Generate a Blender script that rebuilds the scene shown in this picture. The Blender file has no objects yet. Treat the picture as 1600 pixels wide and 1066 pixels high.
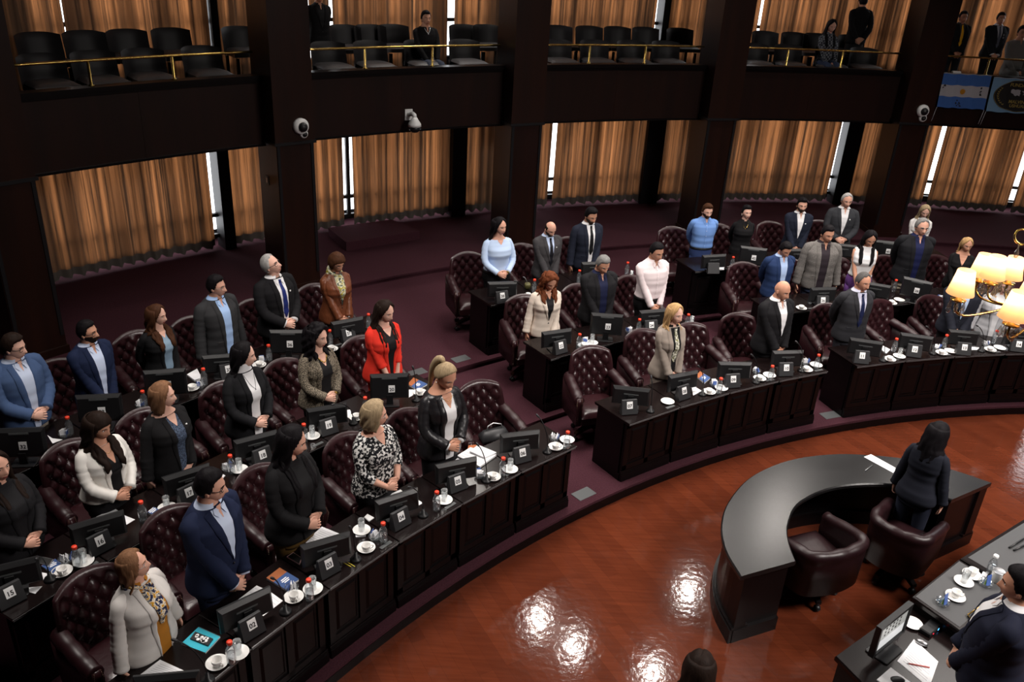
import bpy, math, random
from math import sin, cos, pi, radians as RD, sqrt, atan2, hypot, exp
from mathutils import Vector as V, Matrix as MX, noise as NZ

random.seed(7)
SC = bpy.context.scene
COL = SC.collection

# ------------------------------------------------------------------ camera
CX, CY = 8.847, -2.0111            # centre of the hemicycle; the camera stands above (0,0)
CAM_H = 5.5006
F_PX, PITCH, ROLL = 1329.49, 0.448797, -0.058961
camd = bpy.data.cameras.new('camera')
cam = bpy.data.objects.new('camera', camd)
COL.objects.link(cam)
camd.sensor_width = 36.0
camd.lens = 36.0 * F_PX / 1600.0
camd.clip_start = 0.05
camd.clip_end = 200
_c, _s = cos(PITCH), sin(PITCH)
_ex, _ey, _fw = V((1, 0, 0)), V((0, _s, _c)), V((0, _c, -_s))
_cr, _sr = cos(ROLL), sin(ROLL)
C_R = _ex * _cr - _ey * _sr
C_U = _ex * _sr + _ey * _cr
m = MX((C_R, C_U, -_fw)).transposed().to_4x4()
m.translation = V((0, 0, CAM_H))
cam.matrix_world = m
SC.camera = cam

# ------------------------------------------------------------------ exposure, world, lights
SC.view_settings.view_transform = 'Standard'
SC.view_settings.look = 'None'
SC.view_settings.gamma = 1.0
SC.view_settings.use_curve_mapping = False
SC.view_settings.exposure = 0.30
W = bpy.data.worlds.new('world')
SC.world = W
W.use_nodes = True
W.node_tree.nodes['Background'].inputs[0].default_value = (0.75, 0.85, 1.0, 1)
W.node_tree.nodes['Background'].inputs[1].default_value = 0.02


def area(name, loc, target, size, power, color, sizey=None, spread=180):
    d = bpy.data.lights.new(name, 'AREA')
    d.shape = 'RECTANGLE' if sizey else 'DISK'
    d.size = size
    if sizey:
        d.size_y = sizey
    d.energy = power
    d.color = color
    d.spread = RD(spread)
    o = bpy.data.objects.new(name, d)
    COL.objects.link(o)
    o.location = loc
    o.rotation_euler = (V(target) - V(loc)).to_track_quat('-Z', 'Y').to_euler()
    return o


# unseen ceiling lights: a big one over the well, small spots over benches
area('unseen_top_light', (7.6, 3.2, 8.6), (4.4, 6.5, 0.6), 3.4, 690, (1.0, 0.93, 0.88), 3.2, 120)
CXY = (8.847, -2.011)
for lx, ly, pw in ((-3.4, 6.6, 135), (0.4, 9.6, 135), (4.4, 11.0, 130), (8.6, 11.5, 120)):
    area('unseen_top_light', (lx, ly, 8.6), (lx * 0.8 + CXY[0] * 0.2, ly * 0.86, 0), 2.2, pw, (1.0, 0.93, 0.87), 2.2, 100)  # unseen soft fill added to brighten the dark chairs and benches
LAMPS = [(-2.1, 11.9, 12), (0.9, 13.5, 15), (1.6, 12.8, 12), (3.1, 12.2, 14), (4.2, 14.6, 14), (6.0, 15.2, 30), (-0.8, 15.4, 25), (8.6, 15.0, 25)]
for lx, ly, pw in LAMPS:
    area('ceiling_lamp', (lx, ly, 7.4), (lx * 0.8, ly * 0.8, 0), 0.20, pw, (1.0, 0.93, 0.86), None, 100)


# ------------------------------------------------------------------ geometry of the hall
def pol(R, a, z=0.0):
    a = RD(a)
    return V((CX - R * cos(a), CY + R * sin(a), z))


def ray(u, v):
    return C_R * ((u - 800) / F_PX) + C_U * (-(v - 533) / F_PX) + _fw


def at(u, v, z):
    """the spot on the level z that the photograph shows at (u, v)"""
    d = ray(u, v)
    return V((0, 0, CAM_H)) + d * ((z - CAM_H) / d.z)


def cyl(u, v, R):
    """(angle, z) on the round wall of radius R"""
    d = ray(u, v)
    a = d.x ** 2 + d.y ** 2
    b = -2 * (d.x * CX + d.y * CY)
    c = CX * CX + CY * CY - R * R
    t = (-b + sqrt(b * b - 4 * a * c)) / (2 * a)
    P = V((0, 0, CAM_H)) + d * t
    return math.degrees(atan2(P.y - CY, -(P.x - CX))), P.z


def ang(P):
    return math.degrees(atan2(P.y - CY, -(P.x - CX)))


def rad(P):
    return hypot(P.x - CX, P.y - CY)


def yaw_in(P):
    """rotation about z that turns local +y towards the centre of the hall"""
    return atan2(CY - P.y, CX - P.x) - pi / 2


Z1, Z2, Z3, Z4 = 0.128, 0.200, 0.285, 0.370      # carpeted tiers
N1, N2, N3, N4 = 12.264, 13.78, 15.28, 18.37     # their nosings
R1, R2, R3 = 12.322, 13.826, 15.33               # front edges of the worktops
DH = 0.76
ZROW = {1: Z1, 2: Z2, 3: Z3}
RROW = {1: R1, 2: R2, 3: R3}
RC, RB, RK, RW = 18.55, 18.9, 20.9, 21.4         # columns, balcony front, curtains, outer wall
ZB0, ZB1, ZBF = 2.54, 3.52, 3.05                  # balcony underside, ledge, floor
COLA = [13.9, 25.9, 37.75, 49.3, 61.65, 73.5, 85.4, 97.3, 109.2]


# ------------------------------------------------------------------ materials
def mat(name, col, rough=0.5, metal=0.0, spec=0.5, noise=None, bump=None, emit=None, trans=0.0, coat=0.0, alpha=1.0, ior=1.45):
    M = bpy.data.materials.new(name)
    M.use_nodes = True
    nt = M.node_tree
    b = nt.nodes['Principled BSDF']
    b.inputs['Base Color'].default_value = (*col, 1)
    b.inputs['Roughness'].default_value = rough
    b.inputs['Metallic'].default_value = metal
    b.inputs['Specular IOR Level'].default_value = spec
    b.inputs['IOR'].default_value = ior
    b.inputs['Transmission Weight'].default_value = trans
    b.inputs['Coat Weight'].default_value = coat
    b.inputs['Alpha'].default_value = alpha
    if emit:
        b.inputs['Emission Color'].default_value = (*emit[0], 1)
        b.inputs['Emission Strength'].default_value = emit[1]
    tc = None
    if noise or bump:
        tc = nt.nodes.new('ShaderNodeTexCoord')
    if noise:
        # (scale xyz, second colour, detail, contrast)
        sc, c2, lo, hi = noise
        mp = nt.nodes.new('ShaderNodeMapping')
        mp.inputs['Scale'].default_value = sc
        nz = nt.nodes.new('ShaderNodeTexNoise')
        nz.inputs['Scale'].default_value = 1.0
        nz.inputs['Detail'].default_value = 4
        rp = nt.nodes.new('ShaderNodeValToRGB')
        rp.color_ramp.elements[0].position = lo
        rp.color_ramp.elements[1].position = hi
        rp.color_ramp.elements[0].color = (*col, 1)
        rp.color_ramp.elements[1].color = (*c2, 1)
        nt.links.new(tc.outputs['Object'], mp.inputs['Vector'])
        nt.links.new(mp.outputs[0], nz.inputs['Vector'])
        nt.links.new(nz.outputs['Fac'], rp.inputs['Fac'])
        nt.links.new(rp.outputs['Color'], b.inputs['Base Color'])
    if bump:
        sc, st = bump
        mp = nt.nodes.new('ShaderNodeMapping')
        mp.inputs['Scale'].default_value = sc if hasattr(sc, '__len__') else (sc, sc, sc)
        nz = nt.nodes.new('ShaderNodeTexNoise')
        nz.inputs['Scale'].default_value = 1.0
        nz.inputs['Detail'].default_value = 3
        bp = nt.nodes.new('ShaderNodeBump')
        bp.inputs['Strength'].default_value = st
        bp.inputs['Distance'].default_value = 0.02
        nt.links.new(tc.outputs['Object'], mp.inputs['Vector'])
        nt.links.new(mp.outputs[0], nz.inputs['Vector'])
        nt.links.new(nz.outputs['Fac'], bp.inputs['Height'])
        nt.links.new(bp.outputs['Normal'], b.inputs['Normal'])
    return M


_mc = {}


def cloth(col, rough=0.85, spec=0.25):
    k = (round(col[0], 3), round(col[1], 3), round(col[2], 3), rough)
    if k not in _mc:
        _mc[k] = mat('cloth', col, rough, spec=spec, bump=((140, 140, 60), 0.03))
    return _mc[k]


def parquet():
    M = bpy.data.materials.new('red_parquet')
    M.use_nodes = True
    nt = M.node_tree
    N, L = nt.nodes, nt.links
    b = N['Principled BSDF']
    tc = N.new('ShaderNodeTexCoord')
    mp = N.new('ShaderNodeMapping')
    mp.inputs['Rotation'].default_value = (0, 0, RD(61))
    br = N.new('ShaderNodeTexBrick')
    br.inputs['Color1'].default_value = (0.070, 0.0155, 0.0068, 1)
    br.inputs['Color2'].default_value = (0.095, 0.0212, 0.0088, 1)
    br.inputs['Mortar'].default_value = (0.06, 0.0135, 0.006, 1)
    br.inputs['Scale'].default_value = 1.0
    br.inputs['Mortar Size'].default_value = 0.0012
    br.inputs['Brick Width'].default_value = 1.5
    br.inputs['Row Height'].default_value = 0.125
    br.offset = 0.37
    mp2 = N.new('ShaderNodeMapping')
    mp2.inputs['Rotation'].default_value = (0, 0, RD(61))
    mp2.inputs['Scale'].default_value = (1.2, 14, 1)
    nz = N.new('ShaderNodeTexNoise')
    nz.inputs['Scale'].default_value = 2.2
    nz.inputs['Detail'].default_value = 5
    mx = N.new('ShaderNodeMixRGB')
    mx.blend_type = 'OVERLAY'
    mx.inputs[0].default_value = 0.35
    nb = N.new('ShaderNodeTexNoise')
    nb.inputs['Scale'].default_value = 15.0
    nb.inputs['Detail'].default_value = 3.0
    bp = N.new('ShaderNodeBump')
    bp.inputs['Strength'].default_value = 1.0
    bp.inputs['Distance'].default_value = 0.0011
    L.new(tc.outputs['Object'], mp.inputs['Vector'])
    L.new(mp.outputs[0], br.inputs['Vector'])
    L.new(tc.outputs['Object'], mp2.inputs['Vector'])
    L.new(mp2.outputs[0], nz.inputs['Vector'])
    L.new(br.outputs['Color'], mx.inputs[1])
    L.new(nz.outputs['Fac'], mx.inputs[2])
    L.new(mx.outputs[0], b.inputs['Base Color'])
    L.new(tc.outputs['Object'], nb.inputs['Vector'])
    L.new(nb.outputs['Fac'], bp.inputs['Height'])
    L.new(bp.outputs['Normal'], b.inputs['Normal'])
    b.inputs['Roughness'].default_value = 0.09
    b.inputs['Specular IOR Level'].default_value = 0.45
    return M


def curtain_mat():
    M = bpy.data.materials.new('orange_curtain_cloth')
    M.use_nodes = True
    nt = M.node_tree
    N, L = nt.nodes, nt.links
    out = N['Material Output']
    N.remove(N['Principled BSDF'])
    uv = N.new('ShaderNodeUVMap')
    mp = N.new('ShaderNodeMapping')
    mp.inputs['Scale'].default_value = (6.5, 0.08, 1)
    nz = N.new('ShaderNodeTexNoise')
    nz.inputs['Scale'].default_value = 1.6
    nz.inputs['Detail'].default_value = 6
    nz.inputs['Roughness'].default_value = 0.78
    rp = N.new('ShaderNodeValToRGB')
    e = rp.color_ramp.elements
    e[0].position, e[0].color = 0.40, (0.012, 0.0062, 0.0035, 1)
    e[1].position, e[1].color = 0.62, (0.155, 0.060, 0.021, 1)
    tr = N.new('ShaderNodeBsdfTranslucent')
    df = N.new('ShaderNodeBsdfDiffuse')
    df.inputs['Color'].default_value = (0.10, 0.065, 0.045, 1)
    ad = N.new('ShaderNodeAddShader')
    L.new(uv.outputs[0], mp.inputs['Vector'])
    L.new(mp.outputs[0], nz.inputs['Vector'])
    L.new(nz.outputs['Fac'], rp.inputs['Fac'])
    mp3 = N.new('ShaderNodeMapping')
    mp3.inputs['Scale'].default_value = (2.3, 0.05, 1)
    nz3 = N.new('ShaderNodeTexNoise')
    nz3.inputs['Scale'].default_value = 1.0
    nz3.inputs['Detail'].default_value = 2
    rp3 = N.new('ShaderNodeValToRGB')
    rp3.color_ramp.elements[0].position, rp3.color_ramp.elements[0].color = 0.38, (0.22, 0.22, 0.24, 1)
    rp3.color_ramp.elements[1].position, rp3.color_ramp.elements[1].color = 0.56, (1.1, 1.1, 1.1, 1)
    ml = N.new('ShaderNodeMixRGB')
    ml.blend_type = 'MULTIPLY'
    ml.inputs[0].default_value = 1.0
    L.new(uv.outputs[0], mp3.inputs['Vector'])
    L.new(mp3.outputs[0], nz3.inputs['Vector'])
    L.new(nz3.outputs['Fac'], rp3.inputs['Fac'])
    L.new(rp.outputs['Color'], ml.inputs[1])
    L.new(rp3.outputs['Color'], ml.inputs[2])
    L.new(ml.outputs[0], tr.inputs['Color'])
    L.new(tr.outputs[0], ad.inputs[0])
    L.new(df.outputs[0], ad.inputs[1])
    L.new(ad.outputs[0], out.inputs['Surface'])
    return M


M_FLOOR = parquet()
M_CARPET = mat('burgundy_carpet', (0.060, 0.0195, 0.027), 0.95, spec=0.1, noise=((70, 70, 70), (0.035, 0.0125, 0.018), 0.35, 0.7), bump=((160, 160, 160), 0.4))
M_WOOD = mat('black_mahogany', (0.0032, 0.0022, 0.0025), 0.32, spec=0.22, noise=((3, 3, 40), (0.0048, 0.0028, 0.003), 0.4, 0.7))
M_TOP = mat('polished_worktop', (0.007, 0.0042, 0.0042), 0.20, spec=0.35)
M_EDGE = mat('worn_edge_highlight', (0.11, 0.105, 0.108), 0.28, spec=0.6)  # pale grey carries the edge highlight as well as the wear
M_PANEL = mat('mahogany_panel', (0.011, 0.0040, 0.003), 0.36, spec=0.35, noise=((5, 5, 0.5), (0.017, 0.0055, 0.0035), 0.35, 0.7))
M_COLUMN = mat('mahogany_column', (0.0125, 0.0045, 0.003), 0.34, spec=0.35, noise=((6, 6, 0.5), (0.019, 0.006, 0.0035), 0.35, 0.7))
M_DARK = mat('dark_frame', (0.006, 0.005, 0.006), 0.5, spec=0.3)
M_CEIL = mat('ceiling_timber', (0.05, 0.035, 0.028), 0.7)
M_CURTAIN = curtain_mat()
M_HEM = mat('curtain_hem_unlit', (0.085, 0.07, 0.06), 0.9)  # greyer foot of the cloth: missing window light put into the colour
M_PANE = mat('daylight_pane', (0.8, 0.85, 0.9), 0.5, emit=((0.93, 0.96, 1.0), 3.6))
M_BRASS = mat('polished_brass', (0.62, 0.42, 0.12), 0.26, metal=1.0)
M_WHITE = mat('white_plastic', (0.75, 0.75, 0.74), 0.4)
M_BLACK = mat('black_plastic', (0.008, 0.008, 0.009), 0.42)
M_BLACK2 = mat('charcoal_plastic', (0.022, 0.022, 0.024), 0.45)
M_LABEL = mat('white_label', (0.90, 0.90, 0.90), 0.6)
M_INK = mat('black_ink', (0.01, 0.01, 0.01), 0.6)
M_CHINA = mat('white_china', (0.80, 0.79, 0.77), 0.18, spec=0.5)
M_PAPER = mat('white_paper', (0.82, 0.82, 0.84), 0.7)
M_GREYPRINT = mat('grey_print', (0.55, 0.55, 0.57), 0.8)
M_RED = mat('red_cap', (0.75, 0.05, 0.02), 0.4)
def clear(name, tint, gloss, haze):
    M = bpy.data.materials.new(name)
    M.use_nodes = True
    N, L = M.node_tree.nodes, M.node_tree.links
    N.remove(N['Principled BSDF'])
    tp, gl, df = N.new('ShaderNodeBsdfTransparent'), N.new('ShaderNodeBsdfGlossy'), N.new('ShaderNodeBsdfDiffuse')
    m1, m2 = N.new('ShaderNodeMixShader'), N.new('ShaderNodeMixShader')
    fr = N.new('ShaderNodeLayerWeight')
    fr.inputs['Blend'].default_value = gloss
    tp.inputs['Color'].default_value = (*tint, 1)
    gl.inputs['Roughness'].default_value = 0.07
    df.inputs['Color'].default_value = (0.8, 0.82, 0.84, 1)
    m1.inputs[0].default_value = haze
    L.new(tp.outputs[0], m1.inputs[1])
    L.new(df.outputs[0], m1.inputs[2])
    L.new(fr.outputs['Facing'], m2.inputs[0])
    L.new(m1.outputs[0], m2.inputs[1])
    L.new(gl.outputs[0], m2.inputs[2])
    L.new(m2.outputs[0], N['Material Output'].inputs['Surface'])
    return M


M_GLASS = clear('clear_glass', (0.90, 0.92, 0.93), 0.30, 0.05)
M_WATER = clear('water', (0.92, 0.94, 0.96), 0.22, 0.06)
M_STEEL = mat('brushed_steel', (0.42, 0.42, 0.43), 0.35, metal=0.9)
M_PLATE = mat('grey_plate', (0.085, 0.09, 0.092), 0.45, metal=0.2)
M_LEATHER = mat('burgundy_leather', (0.024, 0.0065, 0.0085), 0.30, spec=0.5, bump=((35, 35, 35), 0.10))
M_LEATHER2 = mat('burgundy_leather_back', (0.019, 0.005, 0.0068), 0.40, spec=0.4)
M_STUD = mat('antique_studs', (0.30, 0.22, 0.15), 0.35, metal=0.8)


# ------------------------------------------------------------------ mesh helper
class MB:
    def __init__(s):
        s.v, s.f, s.mi, s.sm, s.uv = [], [], [], [], {}

    def add(s, vs, fs, mi=0, smooth=True, M=None):
        o = len(s.v)
        if M is not None:
            vs = [M @ V(p) for p in vs]
        s.v.extend([tuple(p) for p in vs])
        for f in fs:
            s.f.append(tuple(i + o for i in f))
            s.mi.append(mi)
            s.sm.append(smooth)
        return o

    def box(s, lo, hi, mi=0, M=None):
        x0, y0, z0 = lo
        x1, y1, z1 = hi
        vs = [(x0, y0, z0), (x1, y0, z0), (x1, y1, z0), (x0, y1, z0), (x0, y0, z1), (x1, y0, z1), (x1, y1, z1), (x0, y1, z1)]
        s.add(vs, [(0, 3, 2, 1), (4, 5, 6, 7), (0, 1, 5, 4), (1, 2, 6, 5), (2, 3, 7, 6), (3, 0, 4, 7)], mi, False, M)

    def loft(s, rings, mi=0, cap=True, smooth=True, M=None, closed=True):
        n = len(rings[0])
        vs = [p for r in rings for p in r]
        fs = []
        for i in range(len(rings) - 1):
            for j in range(n if closed else n - 1):
                k = (j + 1) % n
                fs.append((i * n + j, i * n + k, (i + 1) * n + k, (i + 1) * n + j))
        if cap and closed:
            fs.append(tuple(range(n - 1, -1, -1)))
            fs.append(tuple((len(rings) - 1) * n + j for j in range(n)))
        s.add(vs, fs, mi, smooth, M)

    def tube(s, pts, r, n=8, mi=0, M=None, squash=1.0):
        pts = [V(p) for p in pts]
        rr = r if hasattr(r, '__len__') else [r] * len(pts)
        rings = []
        up = None
        for i, p in enumerate(pts):
            t = (pts[min(i + 1, len(pts) - 1)] - pts[max(i - 1, 0)]).normalized()
            if up is None:
                up = V((0, 0, 1)) if abs(t.z) < 0.9 else V((0, 1, 0))
            x = t.cross(up).normalized()
            y = x.cross(t).normalized()
            up = y
            rings.append([p + (x * cos(2 * pi * k / n) + y * sin(2 * pi * k / n) * squash) * rr[i] for k in range(n)])
        s.loft(rings, mi, True, True, M)

    def lathe(s, prof, n=20, mi=0, M=None, smooth=True, cap=True):
        rings = [[(r * cos(2 * pi * k / n), r * sin(2 * pi * k / n), z) for k in range(n)] for r, z in prof]
        s.loft(rings, mi, cap, smooth, M)

    def rbox(s, w, d, h, r, mi=0, M=None, ch=None, n=4):
        """a box with rounded upright corners and softened top and bottom edges, base centred on the origin"""
        ch = min(r, h * 0.3) if ch is None else ch

        def ring(i, z):
            o = []
            for cx, cy, a0 in ((1, 1, 0), (-1, 1, 90), (-1, -1, 180), (1, -1, 270)):
                for k in range(n + 1):
                    a = RD(a0 + 90 * k / n)
                    rr = max(r - i, 0.0005)
                    o.append((cx * (w / 2 - r) + rr * cos(a), cy * (d / 2 - r) + rr * sin(a), z))
            return o
        s.loft([ring(ch, 0), ring(0, ch), ring(0, h - ch), ring(ch, h)], mi, True, False, M)

    def grid(s, fn, nu, nv, mi=0, M=None, smooth=True):
        vs = [fn(i / nu, j / nv) for j in range(nv + 1) for i in range(nu + 1)]
        fs = [(j * (nu + 1) + i, j * (nu + 1) + i + 1, (j + 1) * (nu + 1) + i + 1, (j + 1) * (nu + 1) + i) for j in range(nv) for i in range(nu)]
        s.add(vs, fs, mi, smooth, M)

    def mesh(s, name, mats):
        me = bpy.data.meshes.new(name)
        me.from_pydata(s.v, [], s.f)
        for m_ in (mats if isinstance(mats, (list, tuple)) else [mats]):
            me.materials.append(m_)
        me.polygons.foreach_set('material_index', s.mi)
        me.polygons.foreach_set('use_smooth', s.sm)
        me.update()
        return me

    def build(s, name, mats, parent=None, label=None, kind=None):
        o = bpy.data.objects.new(name, s.mesh(name, mats))
        COL.objects.link(o)
        if parent is not None:
            o.parent = parent
        if label:
            o['label'] = label
        if kind:
            o['kind'] = kind
        return o


def thing(name, label, cat, loc=(0, 0, 0), rz=0.0, group=None):
    o = bpy.data.objects.new(name, None)
    COL.objects.link(o)
    o.empty_display_size = 0.1
    o.location = loc
    o.rotation_euler = (0, 0, rz)
    o['label'] = label
    o['category'] = cat
    if group:
        o['group'] = group
    return o


def tag(o, label, cat, group=None):
    o['label'] = label
    o['category'] = cat
    if group:
        o['group'] = group
    return o


def dup(root, loc, rz, label, group=None):
    """copies a thing with its parts and their sub-parts"""
    r = root.copy()
    COL.objects.link(r)
    r.location = loc
    r.rotation_euler = (0, 0, rz)
    r['label'] = label
    if group:
        r['group'] = group
    for ch in list(root.children):
        c = ch.copy()
        COL.objects.link(c)
        c.parent = r
        for g in list(ch.children):
            d = g.copy()
            COL.objects.link(d)
            d.parent = c
    return r


def text_mesh(body, size, name, material, depth=0.0004):
    cu = bpy.data.curves.new(name, 'FONT')
    cu.body = body
    cu.size = size
    cu.align_x = 'CENTER'
    cu.align_y = 'CENTER'
    cu.extrude = depth
    cu.offset = size * 0.022
    o = bpy.data.objects.new(name, cu)
    COL.objects.link(o)
    dg = bpy.context.evaluated_depsgraph_get()
    me = bpy.data.meshes.new_from_object(o.evaluated_get(dg))
    bpy.data.objects.remove(o)
    me.materials.clear()
    me.materials.append(material)
    t = bpy.data.objects.new(name, me)
    COL.objects.link(t)
    return t


# ------------------------------------------------------------------ the hall: floor, tiers, walls
def sector(mb, r0, r1, a0, a1, z0, z1, n=60, mi=0):
    """a solid slice of a ring"""
    rings = []
    for i in range(n + 1):
        a = a0 + (a1 - a0) * i / n
        rings.append([pol(r0, a, z0), pol(r1, a, z0), pol(r1, a, z1), pol(r0, a, z1)])
    mb.loft(rings, mi, True, False)


def structure(mb, name, mats):
    o = mb.build(name, mats)
    o['kind'] = 'structure'
    return o


mb = MB()
mb.lathe([(0.01, 0), (RW, 0)], 96, M=MX.Translation((CX, CY, 0)), smooth=False, cap=False)
mb.lathe([(RW, -0.2), (0.01, -0.2)], 96, M=MX.Translation((CX, CY, 0)), smooth=False, cap=False)
structure(mb, 'floor', M_FLOOR)
A0, A1 = -30, 150
for nm, r0, r1, za, zb in (('floor_carpet_front_tier', N1, N2, 0.0, Z1), ('floor_carpet_middle_tier', N2, N3, 0.0, Z2), ('floor_carpet_upper_tier', N3, N4, 0.0, Z3), ('floor_carpet_gallery', N4, RW, 0.0, Z4)):
    mb = MB()
    sector(mb, r0 + 0.012, r1, A0, A1, za, zb - 0.03, 90, 0)
    sector(mb, r0 - 0.008, r1, A0, A1, zb - 0.03, zb, 90, 0)
    structure(mb, nm, M_CARPET)
mb = MB()
sector(mb, N1 - 0.012, N1 + 0.011, A0, A1, 0.0, Z1 - 0.031, 90, 0)
structure(mb, 'trim_front_step', M_WOOD)

mb = MB()
sector(mb, RW, RW + 0.3, -60, 240, 0, 8.9, 90)
structure(mb, 'wall_outer', M_DARK)
mb = MB()
mb.lathe([(0.01, 8.9), (RW + 0.3, 8.9)], 64, M=MX.Translation((CX, CY, 0)), smooth=False, cap=False)
structure(mb, 'ceiling', M_CEIL)

# columns
for i, a in enumerate(COLA):
    mb = MB()
    P = pol(RC, a)
    Mx = MX.Translation(P) @ MX.Rotation(yaw_in(P), 4, 'Z')     # +y looks to the hall's centre
    w = 0.29
    mb.box((-w, -0.62, 0.0), (w, 0, ZB0 + 0.06), 0, Mx)
    mb.box((-w - 0.03, -0.65, ZB0 + 0.06), (w + 0.03, 0.035, ZB0 + 0.10), 1, Mx)
    mb.box((-w - 0.012, -0.63, ZB0 + 0.10), (w + 0.012, 0.012, 8.9), 0, Mx)
    for sx in (-1, 1):
        mb.box((sx * (w - 0.03) - 0.022, 0.0, Z4 + 0.25), (sx * (w - 0.03) + 0.022, 0.014, ZB0 + 0.06), 1, Mx)
    mb.box((-w - 0.02, -0.64, Z3), (w + 0.02, 0.022, Z4 + 0.10), 0, Mx)
    structure(mb, 'column_%d' % (i + 1), [M_COLUMN, M_DARK])
for i in range(len(COLA) - 1):
    a0, a1 = COLA[i] + 0.9, COLA[i + 1] - 0.9
    mb = MB()
    sector(mb, RB, RB + 0.12, a0, a1, ZB0 + 0.03, ZB1 - 0.10, 20, 0)
    am = (a0 + a1) / 2
    sector(mb, RB - 0.004, RB + 0.01, am - 0.25, am + 0.25, ZB0 + 0.03, ZB1 - 0.10, 2, 0)
    sector(mb, RB - 0.03, RB + 0.15, a0, a1, ZB0, ZB0 + 0.03, 20, 1)
    sector(mb, RB - 0.035, RB + 0.125, a0, a1, ZB1 - 0.10, ZB1 - 0.06, 20, 1)
    sector(mb, RB - 0.06, RB + 0.13, a0, a1, ZB1 - 0.06, ZB1, 20, 1)
    structure(mb, 'wall_balcony_front_%d' % (i + 1), [M_PANEL, M_WOOD])
mb = MB()
sector(mb, RB + 0.12, RW, A0, A1, ZB0 + 0.06, ZBF, 90)
structure(mb, 'floor_balcony', M_DARK)

# windows, their bars, and the curtains in front of them
BAYS = []
for i in range(2, len(COLA) - 1):
    BAYS.append((COLA[i], COLA[i + 1]))


def window(n, a0, a1, z0, z1):
    fr = MB()
    zt = 0.93 if z0 < 2 else 4.0
    for z in (z0, zt, z1):
        sector(fr, RK + 0.09, RK + 0.16, a0, a1, z - 0.03, z + 0.03, 16)
    k = 5
    for j in range(k + 1):
        a = a0 + (a1 - a0) * j / k
        sector(fr, RK + 0.10, RK + 0.16, a - 0.09, a + 0.09, z0, z1, 1)
    o = structure(fr, 'window_%d' % n, M_DARK)
    pn = MB()
    sector(pn, RW - 0.06, RW - 0.05, a0, a1, z0, z1, 16)
    p = pn.build('pane', M_PANE, o)
    p['kind'] = 'structure'


cur_n = [0]


def curtain(a0, a1, z0, z1, label, group, hem=True, seed=0, lean=0.0):
    """a hanging cloth with folds; uv runs in metres along the cloth"""
    rnd = random.Random(seed)
    L = RD(a1 - a0) * RK
    nu = max(8, int(L / 0.022))
    ph = rnd.random() * 50
    zs = [z0, z0 + 0.05, z0 + 0.13, z0 + 0.132, z0 + 0.5, z0 + 1.1, z1] if hem else [z0, z0 + 0.7, z0 + 1.5, z1]

    def pt(u, z):
        t = (z1 - z) / (z1 - z0)
        s_ = u * L
        w1 = sin(s_ * 2 * pi / 0.21 + 1.7 * sin(s_ * 1.9 + ph) + ph)
        w2 = sin(s_ * 2 * pi / 0.093 + ph * 2 + 0.8 * sin(s_ * 4.3))
        amp = 0.035 + 0.02 * NZ.noise(V((s_ * 1.3, ph, 0)))
        off = amp * w1 * (0.7 + 0.3 * t) + 0.010 * w2 * (1 - 0.6 * t)
        da = 0.012 * NZ.noise(V((s_ * 3.0, z * 0.7, ph))) * t
        zz = z + (0.018 * w1 + 0.01 * w2 if z == z0 else 0)
        a = a0 + (a1 - a0) * u + math.degrees(da / RK) + lean * t
        return pol(RK + off, a, zz)
    me = MB()
    vs, fs, mi = [], [], []
    for j, z in enumerate(zs):
        for i in range(nu + 1):
            vs.append(pt(i / nu, z))
    for j in range(len(zs) - 1):
        for i in range(nu):
            fs.append((j * (nu + 1) + i, j * (nu + 1) + i + 1, (j + 1) * (nu + 1) + i + 1, (j + 1) * (nu + 1) + i))
            mi.append(1 if hem and j < 2 else 0)
    o = MB()
    o.add(vs, fs)
    o.mi = mi
    ob = o.build('curtain', [M_CURTAIN, M_HEM])
    ul = ob.data.uv_layers.new(name='UVMap')
    off = rnd.random() * 40
    for lp in ob.data.loops:
        vi = lp.vertex_index
        ul.data[lp.index].uv = (off + (vi % (nu + 1)) / nu * L, zs[vi // (nu + 1)])
    tag(ob, label, 'curtain', group)
    return ob


def mullion(a0, a1, z0, z1):
    mb = MB()
    sector(mb, RK - 0.12, RK + 0.2, a0, a1, z0, z1, 2)
    cur_n[0] += 1
    structure(mb, 'trim_window_post_%d' % cur_n[0], M_DARK)


def A_(u, v):
    return cyl(u, v, RK)[0]


for k, (c0, c1) in enumerate(BAYS):
    window(2 * k + 1, c0 + 3.8, c1 + 1.6, Z4 + 0.20, ZB0 + 0.3)
    window(2 * k + 2, c0 + 3.8, c1 + 1.6, ZBF + 0.3, 6.6)
ZL, ZU = Z4 + 0.045, ZB0 + 0.05
low = [  # lower curtains: (from pixel, to pixel, row in the photo, where)
    (50, 328, 290, 'wide orange curtain in the leftmost bay under the balcony', -0.0),
    (357, 414, 290, 'narrow orange curtain strip just left of the second pillar', 0),
    (484, 537, 270, 'narrow orange curtain left of the white light slit beside the second pillar', 0),
    (550, 705, 270, 'wide orange curtain behind the low carpeted podium', 0),
    (725, 784, 270, 'narrow orange curtain strip left of the third pillar', 0),
    (842, 860, 255, 'thin curtain sliver right of the third pillar', 0),
    (866, 1005, 255, 'wide orange curtain behind the tall man in navy suit', 0),
    (1030, 1090, 255, 'narrow orange curtain strip left of the fourth pillar', 0),
    (1138, 1304, 250, 'wide orange curtain right of the fourth pillar', 0),
    (1335, 1390, 250, 'narrow orange curtain strip left of the fifth pillar', 0),
    (1428, 1459, 250, 'thin curtain sliver right of the fifth pillar', 0),
    (1466, 1597, 250, 'wide orange curtain at right edge below the banners', 0),
    (1604, 1720, 250, 'orange curtain just beyond the last light slit at the right edge', 0)]
for i, (u0, u1, v, lb, ln) in enumerate(low):
    curtain(A_(u0, v), A_(u1, v), ZL, ZU, lb, 'orange curtains below the balcony', True, i, ln)
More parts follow.
